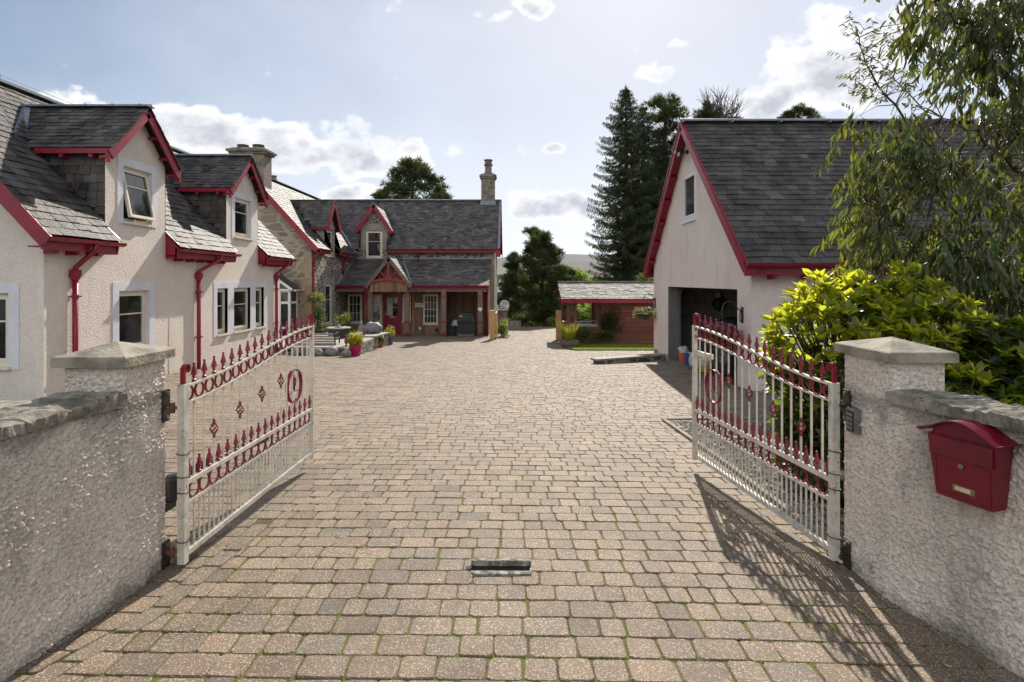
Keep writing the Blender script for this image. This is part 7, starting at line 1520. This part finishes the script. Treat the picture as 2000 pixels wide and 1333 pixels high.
def woods():
    pr = [(0, 1.0), (.35, 1.0), (.6, .95), (.75, .80), (.88, .55), (.95, .32), (1, .06)]
    spruce('tallest dark spruce with a notched twin top, left of the garage roof', 9.3, 46, -3, 17.5, 3.0, 3, pr)
    spruce('second dark spruce overlapping the tallest spruce on its right', 11.3, 48.5, -3, 16.9, 2.7, 5, pr)
    spruce('dark spruce low behind the garage gable, right of the second spruce', 13.1, 50, -3, 14.6, 2.6, 8, pr)
    pine('pine_tree', 'tall open pine with a visible trunk just left of the garage peak', at(1300, 640, 50), 50, [(1300, 480), (1298, 330), (1300, 220), (1300, 200)], [(1283, 200, 13), (1308, 203, 15), (1300, 222, 16), (1322, 222, 12), (1285, 235, 14), (1318, 250, 16), (1290, 262, 13), (1330, 272, 10), (1312, 285, 16), (1288, 300, 13), (1325, 310, 15), (1300, 330, 15), (1322, 350, 14), (1290, 360, 15), (1280, 400, 16), (1310, 400, 16), (1275, 440, 18), (1262, 480, 18), (1290, 470, 20)], 13, 330, .36)
    pine('pine_tree', 'broad dark scots pine standing at the end of the drive', at(1064, 642, 40), 40, [(1062, 600), (1058, 540), (1050, 490), (1044, 458)],
         [(1042, 456, 11), (1056, 462, 13), (1043, 474, 13), (1068, 478, 12), (1036, 492, 12), (1056, 494, 17), (1080, 494, 11), (1084, 510, 12), (1060, 514, 16), (1030, 514, 14), (1003, 506, 8), (1000, 520, 9), (1012, 530, 15), (1040, 534, 17), (1070, 534, 17), (1092, 530, 12), (1106, 532, 8), (1100, 546, 13), (1000, 546, 13), (1026, 554, 17), (1056, 556, 20), (1086, 558, 16), (990, 566, 13), (1010, 574, 17), (1040, 578, 20), (1076, 580, 18), (1100, 570, 12), (984, 588, 14), (1008, 598, 18), (1040, 604, 20), (1076, 604, 18), (1098, 598, 14), (990, 614, 14), (1020, 624, 18), (1060, 622, 15), (1096, 622, 14)], 17, 620, .24)
    pine('pine_tree', 'rounded dark pine crown rising behind the stone house roof', (-9.8, 55, -4), 55, [(806, 500), (806, 420), (806, 350)], [(800, 322, 14), (818, 326, 13), (790, 334, 14), (832, 340, 14), (776, 348, 14), (808, 346, 20), (846, 354, 13), (768, 364, 14), (792, 364, 18), (824, 366, 18), (858, 372, 13), (756, 380, 14), (780, 386, 18), (812, 388, 20), (846, 390, 16), (868, 388, 10), (742, 388, 10), (830, 410, 22), (780, 410, 22)], 23, 420, .34)
    pine('pine_tree', 'half bare pine with dead grey twigs above the garage ridge', at(1402, 600, 46), 46, [(1402, 400), (1402, 270), (1405, 225)], [(1372, 222, 10), (1384, 212, 9), (1390, 226, 10), (1366, 238, 10), (1378, 236, 10), (1396, 240, 11), (1420, 238, 10), (1436, 240, 8), (1405, 255, 14), (1375, 255, 12), (1440, 260, 14), (1410, 290, 20), (1380, 300, 18)], 29, 200, .32, dead=True)
    pine('pine_tree', 'small round pine crown above the garage ridge beside the eucalyptus', at(1562, 600, 52), 52, [(1562, 400), (1562, 270), (1562, 225)], [(1560, 217, 9), (1545, 224, 8), (1578, 222, 9), (1532, 236, 9), (1556, 234, 12), (1584, 236, 11), (1600, 246, 9), (1560, 250, 16), (1590, 265, 16), (1535, 262, 14)], 31, 260, .34)
    # shrubs and thicket beyond the drive
    for lb, c, r, n, col in (('pale green round bush in the field right of the scots pine', at(1128, 546, 62), (1.6, 1.5, 1.2), 1500, ((1.3, 1.3, .9), (2.2, 2.1, 1.2))), ('flowering shrub with red heads behind the summerhouse roof', at(1262, 548, 27), (.55, .5, .45), 700, ((.9, .9, .6), (2.4, 2.0, .8)))):
        T = thing('bush', lb, 'bush', (c.x, c.y, c.z-1)); bush_into(T, c, r, n, .28 if c.y > 40 else .10, .14 if c.y > 40 else .05, 'shrub', col)
    pos, dr, nr, Ls, W, t = [], [], [], [], [], []; random.seed(77)
    for i in range(16000):
        x, y = random.uniform(-9, 14), random.uniform(42, 58); h = 1.1+.9*noise.noise((x*.35, y*.3, 2.0)); k = random.random()**.7; p = (x, y, terr(x, y)-.2+h*k); pos.append(p); d = V(random.gauss(0, 1), random.gauss(0, 1), random.gauss(.4, .7)); dr.append(d); nr.append((random.gauss(0, 1), random.gauss(0, 1), 1)); l = random.uniform(.25, .5); Ls.append(l); W.append(l*.5); q = random.uniform(.4, 1.1)*(1+.5*noise.noise((x*.6, y*.6, p[2]*.6))); t.append((q*.8, q, q*.8))
    o = arr_mesh('thicket', *scatter(TUFT_V, TUFT_F, pos, dr, nr, Ls, W, t), M['shrub']); tag(o, 'dark undergrowth below the scots pine and beyond the summerhouse', 'thicket', kind='stuff')
    pos, dr, nr, Ls, W, t = [], [], [], [], [], []
    for i in range(14000):
        x, y = random.uniform(-120, 160), random.uniform(150, 420); h = 5+5*noise.noise((x*.05, y*.04, 5)); p = (x, y, terr(x, y)+max(1, h)*random.random()); pos.append(p); dr.append((random.gauss(0, 1), random.gauss(0, 1), random.gauss(.5, .6))); nr.append((random.gauss(0, 1), random.gauss(0, 1), 1)); Ls.append(random.uniform(1.5, 3)); W.append(1.6); q = random.uniform(.7, 1.5); t.append((q, q, q*.8))
    o = arr_mesh('far_trees', *scatter(TUFT_V, TUFT_F, pos, dr, nr, Ls, W, t), M['shrub']); tag(o, 'far belt of trees in the valley below the hills', 'woodland', kind='stuff')
    T = thing('far_house', 'far grey roofed house with a white dormer seen left of the scots pine', 'house', (-2, 88, -6)); m = MB(); m.box(-8, 0, 88, 96, -7, -.6); m.build('wall', M['whitepaint'], T); m = MB(); m.prism([(-8.3, 87.6, -.7), (-8.3, 96.4, -.7), (-8.3, 92, 2.6)], (8.6, 0, 0)); m.build('roof', M['slate'], T)
    D = MB(); D.prism([(-2.3, 88.3, -.6), (-1.0, 88.3, -.6), (-1.0, 88.3, 1.1), (-1.65, 88.3, 1.85), (-2.3, 88.3, 1.1)], (0, 3, 0)); dd = D.build('dormer', M['whitepaint'], T); D = MB(); [D.box(a, a+.38, 88.24, 88.29, z, z+.42) for a in (-2.08, -1.62) for z in (.15, .65)]; D.build('window', M['glass'], dd)
    D = MB(); D.beam((-2.45, 88.1, .95), (-1.65, 88.1, 1.95), .1, .1); D.beam((-.85, 88.1, .95), (-1.65, 88.1, 1.95), .1, .1); D.build('barge_trim', M['whitepaint'], dd)
woods()
# ------------------------------------------------------------------ air
def haze():
    m = MB(); m.box(-9800, 9800, -70, 7300, -12, 470); mt = bpy.data.materials.new('thin_air'); mt.use_nodes = True; nt = mt.node_tree; nt.nodes.clear(); o = nt.nodes.new('ShaderNodeOutputMaterial'); v = nt.nodes.new('ShaderNodeVolumePrincipled'); v.inputs['Color'].default_value = (.86, .91, 1, 1); v.inputs['Density'].default_value = HAZE; v.inputs['Anisotropy'].default_value = .3; nt.links.new(v.outputs[0], o.inputs['Volume'])
    tag(m.build('haze', mt), 'thin blue air between the courtyard and the far hills', 'haze', kind='stuff')
HAZE = .000012
haze()
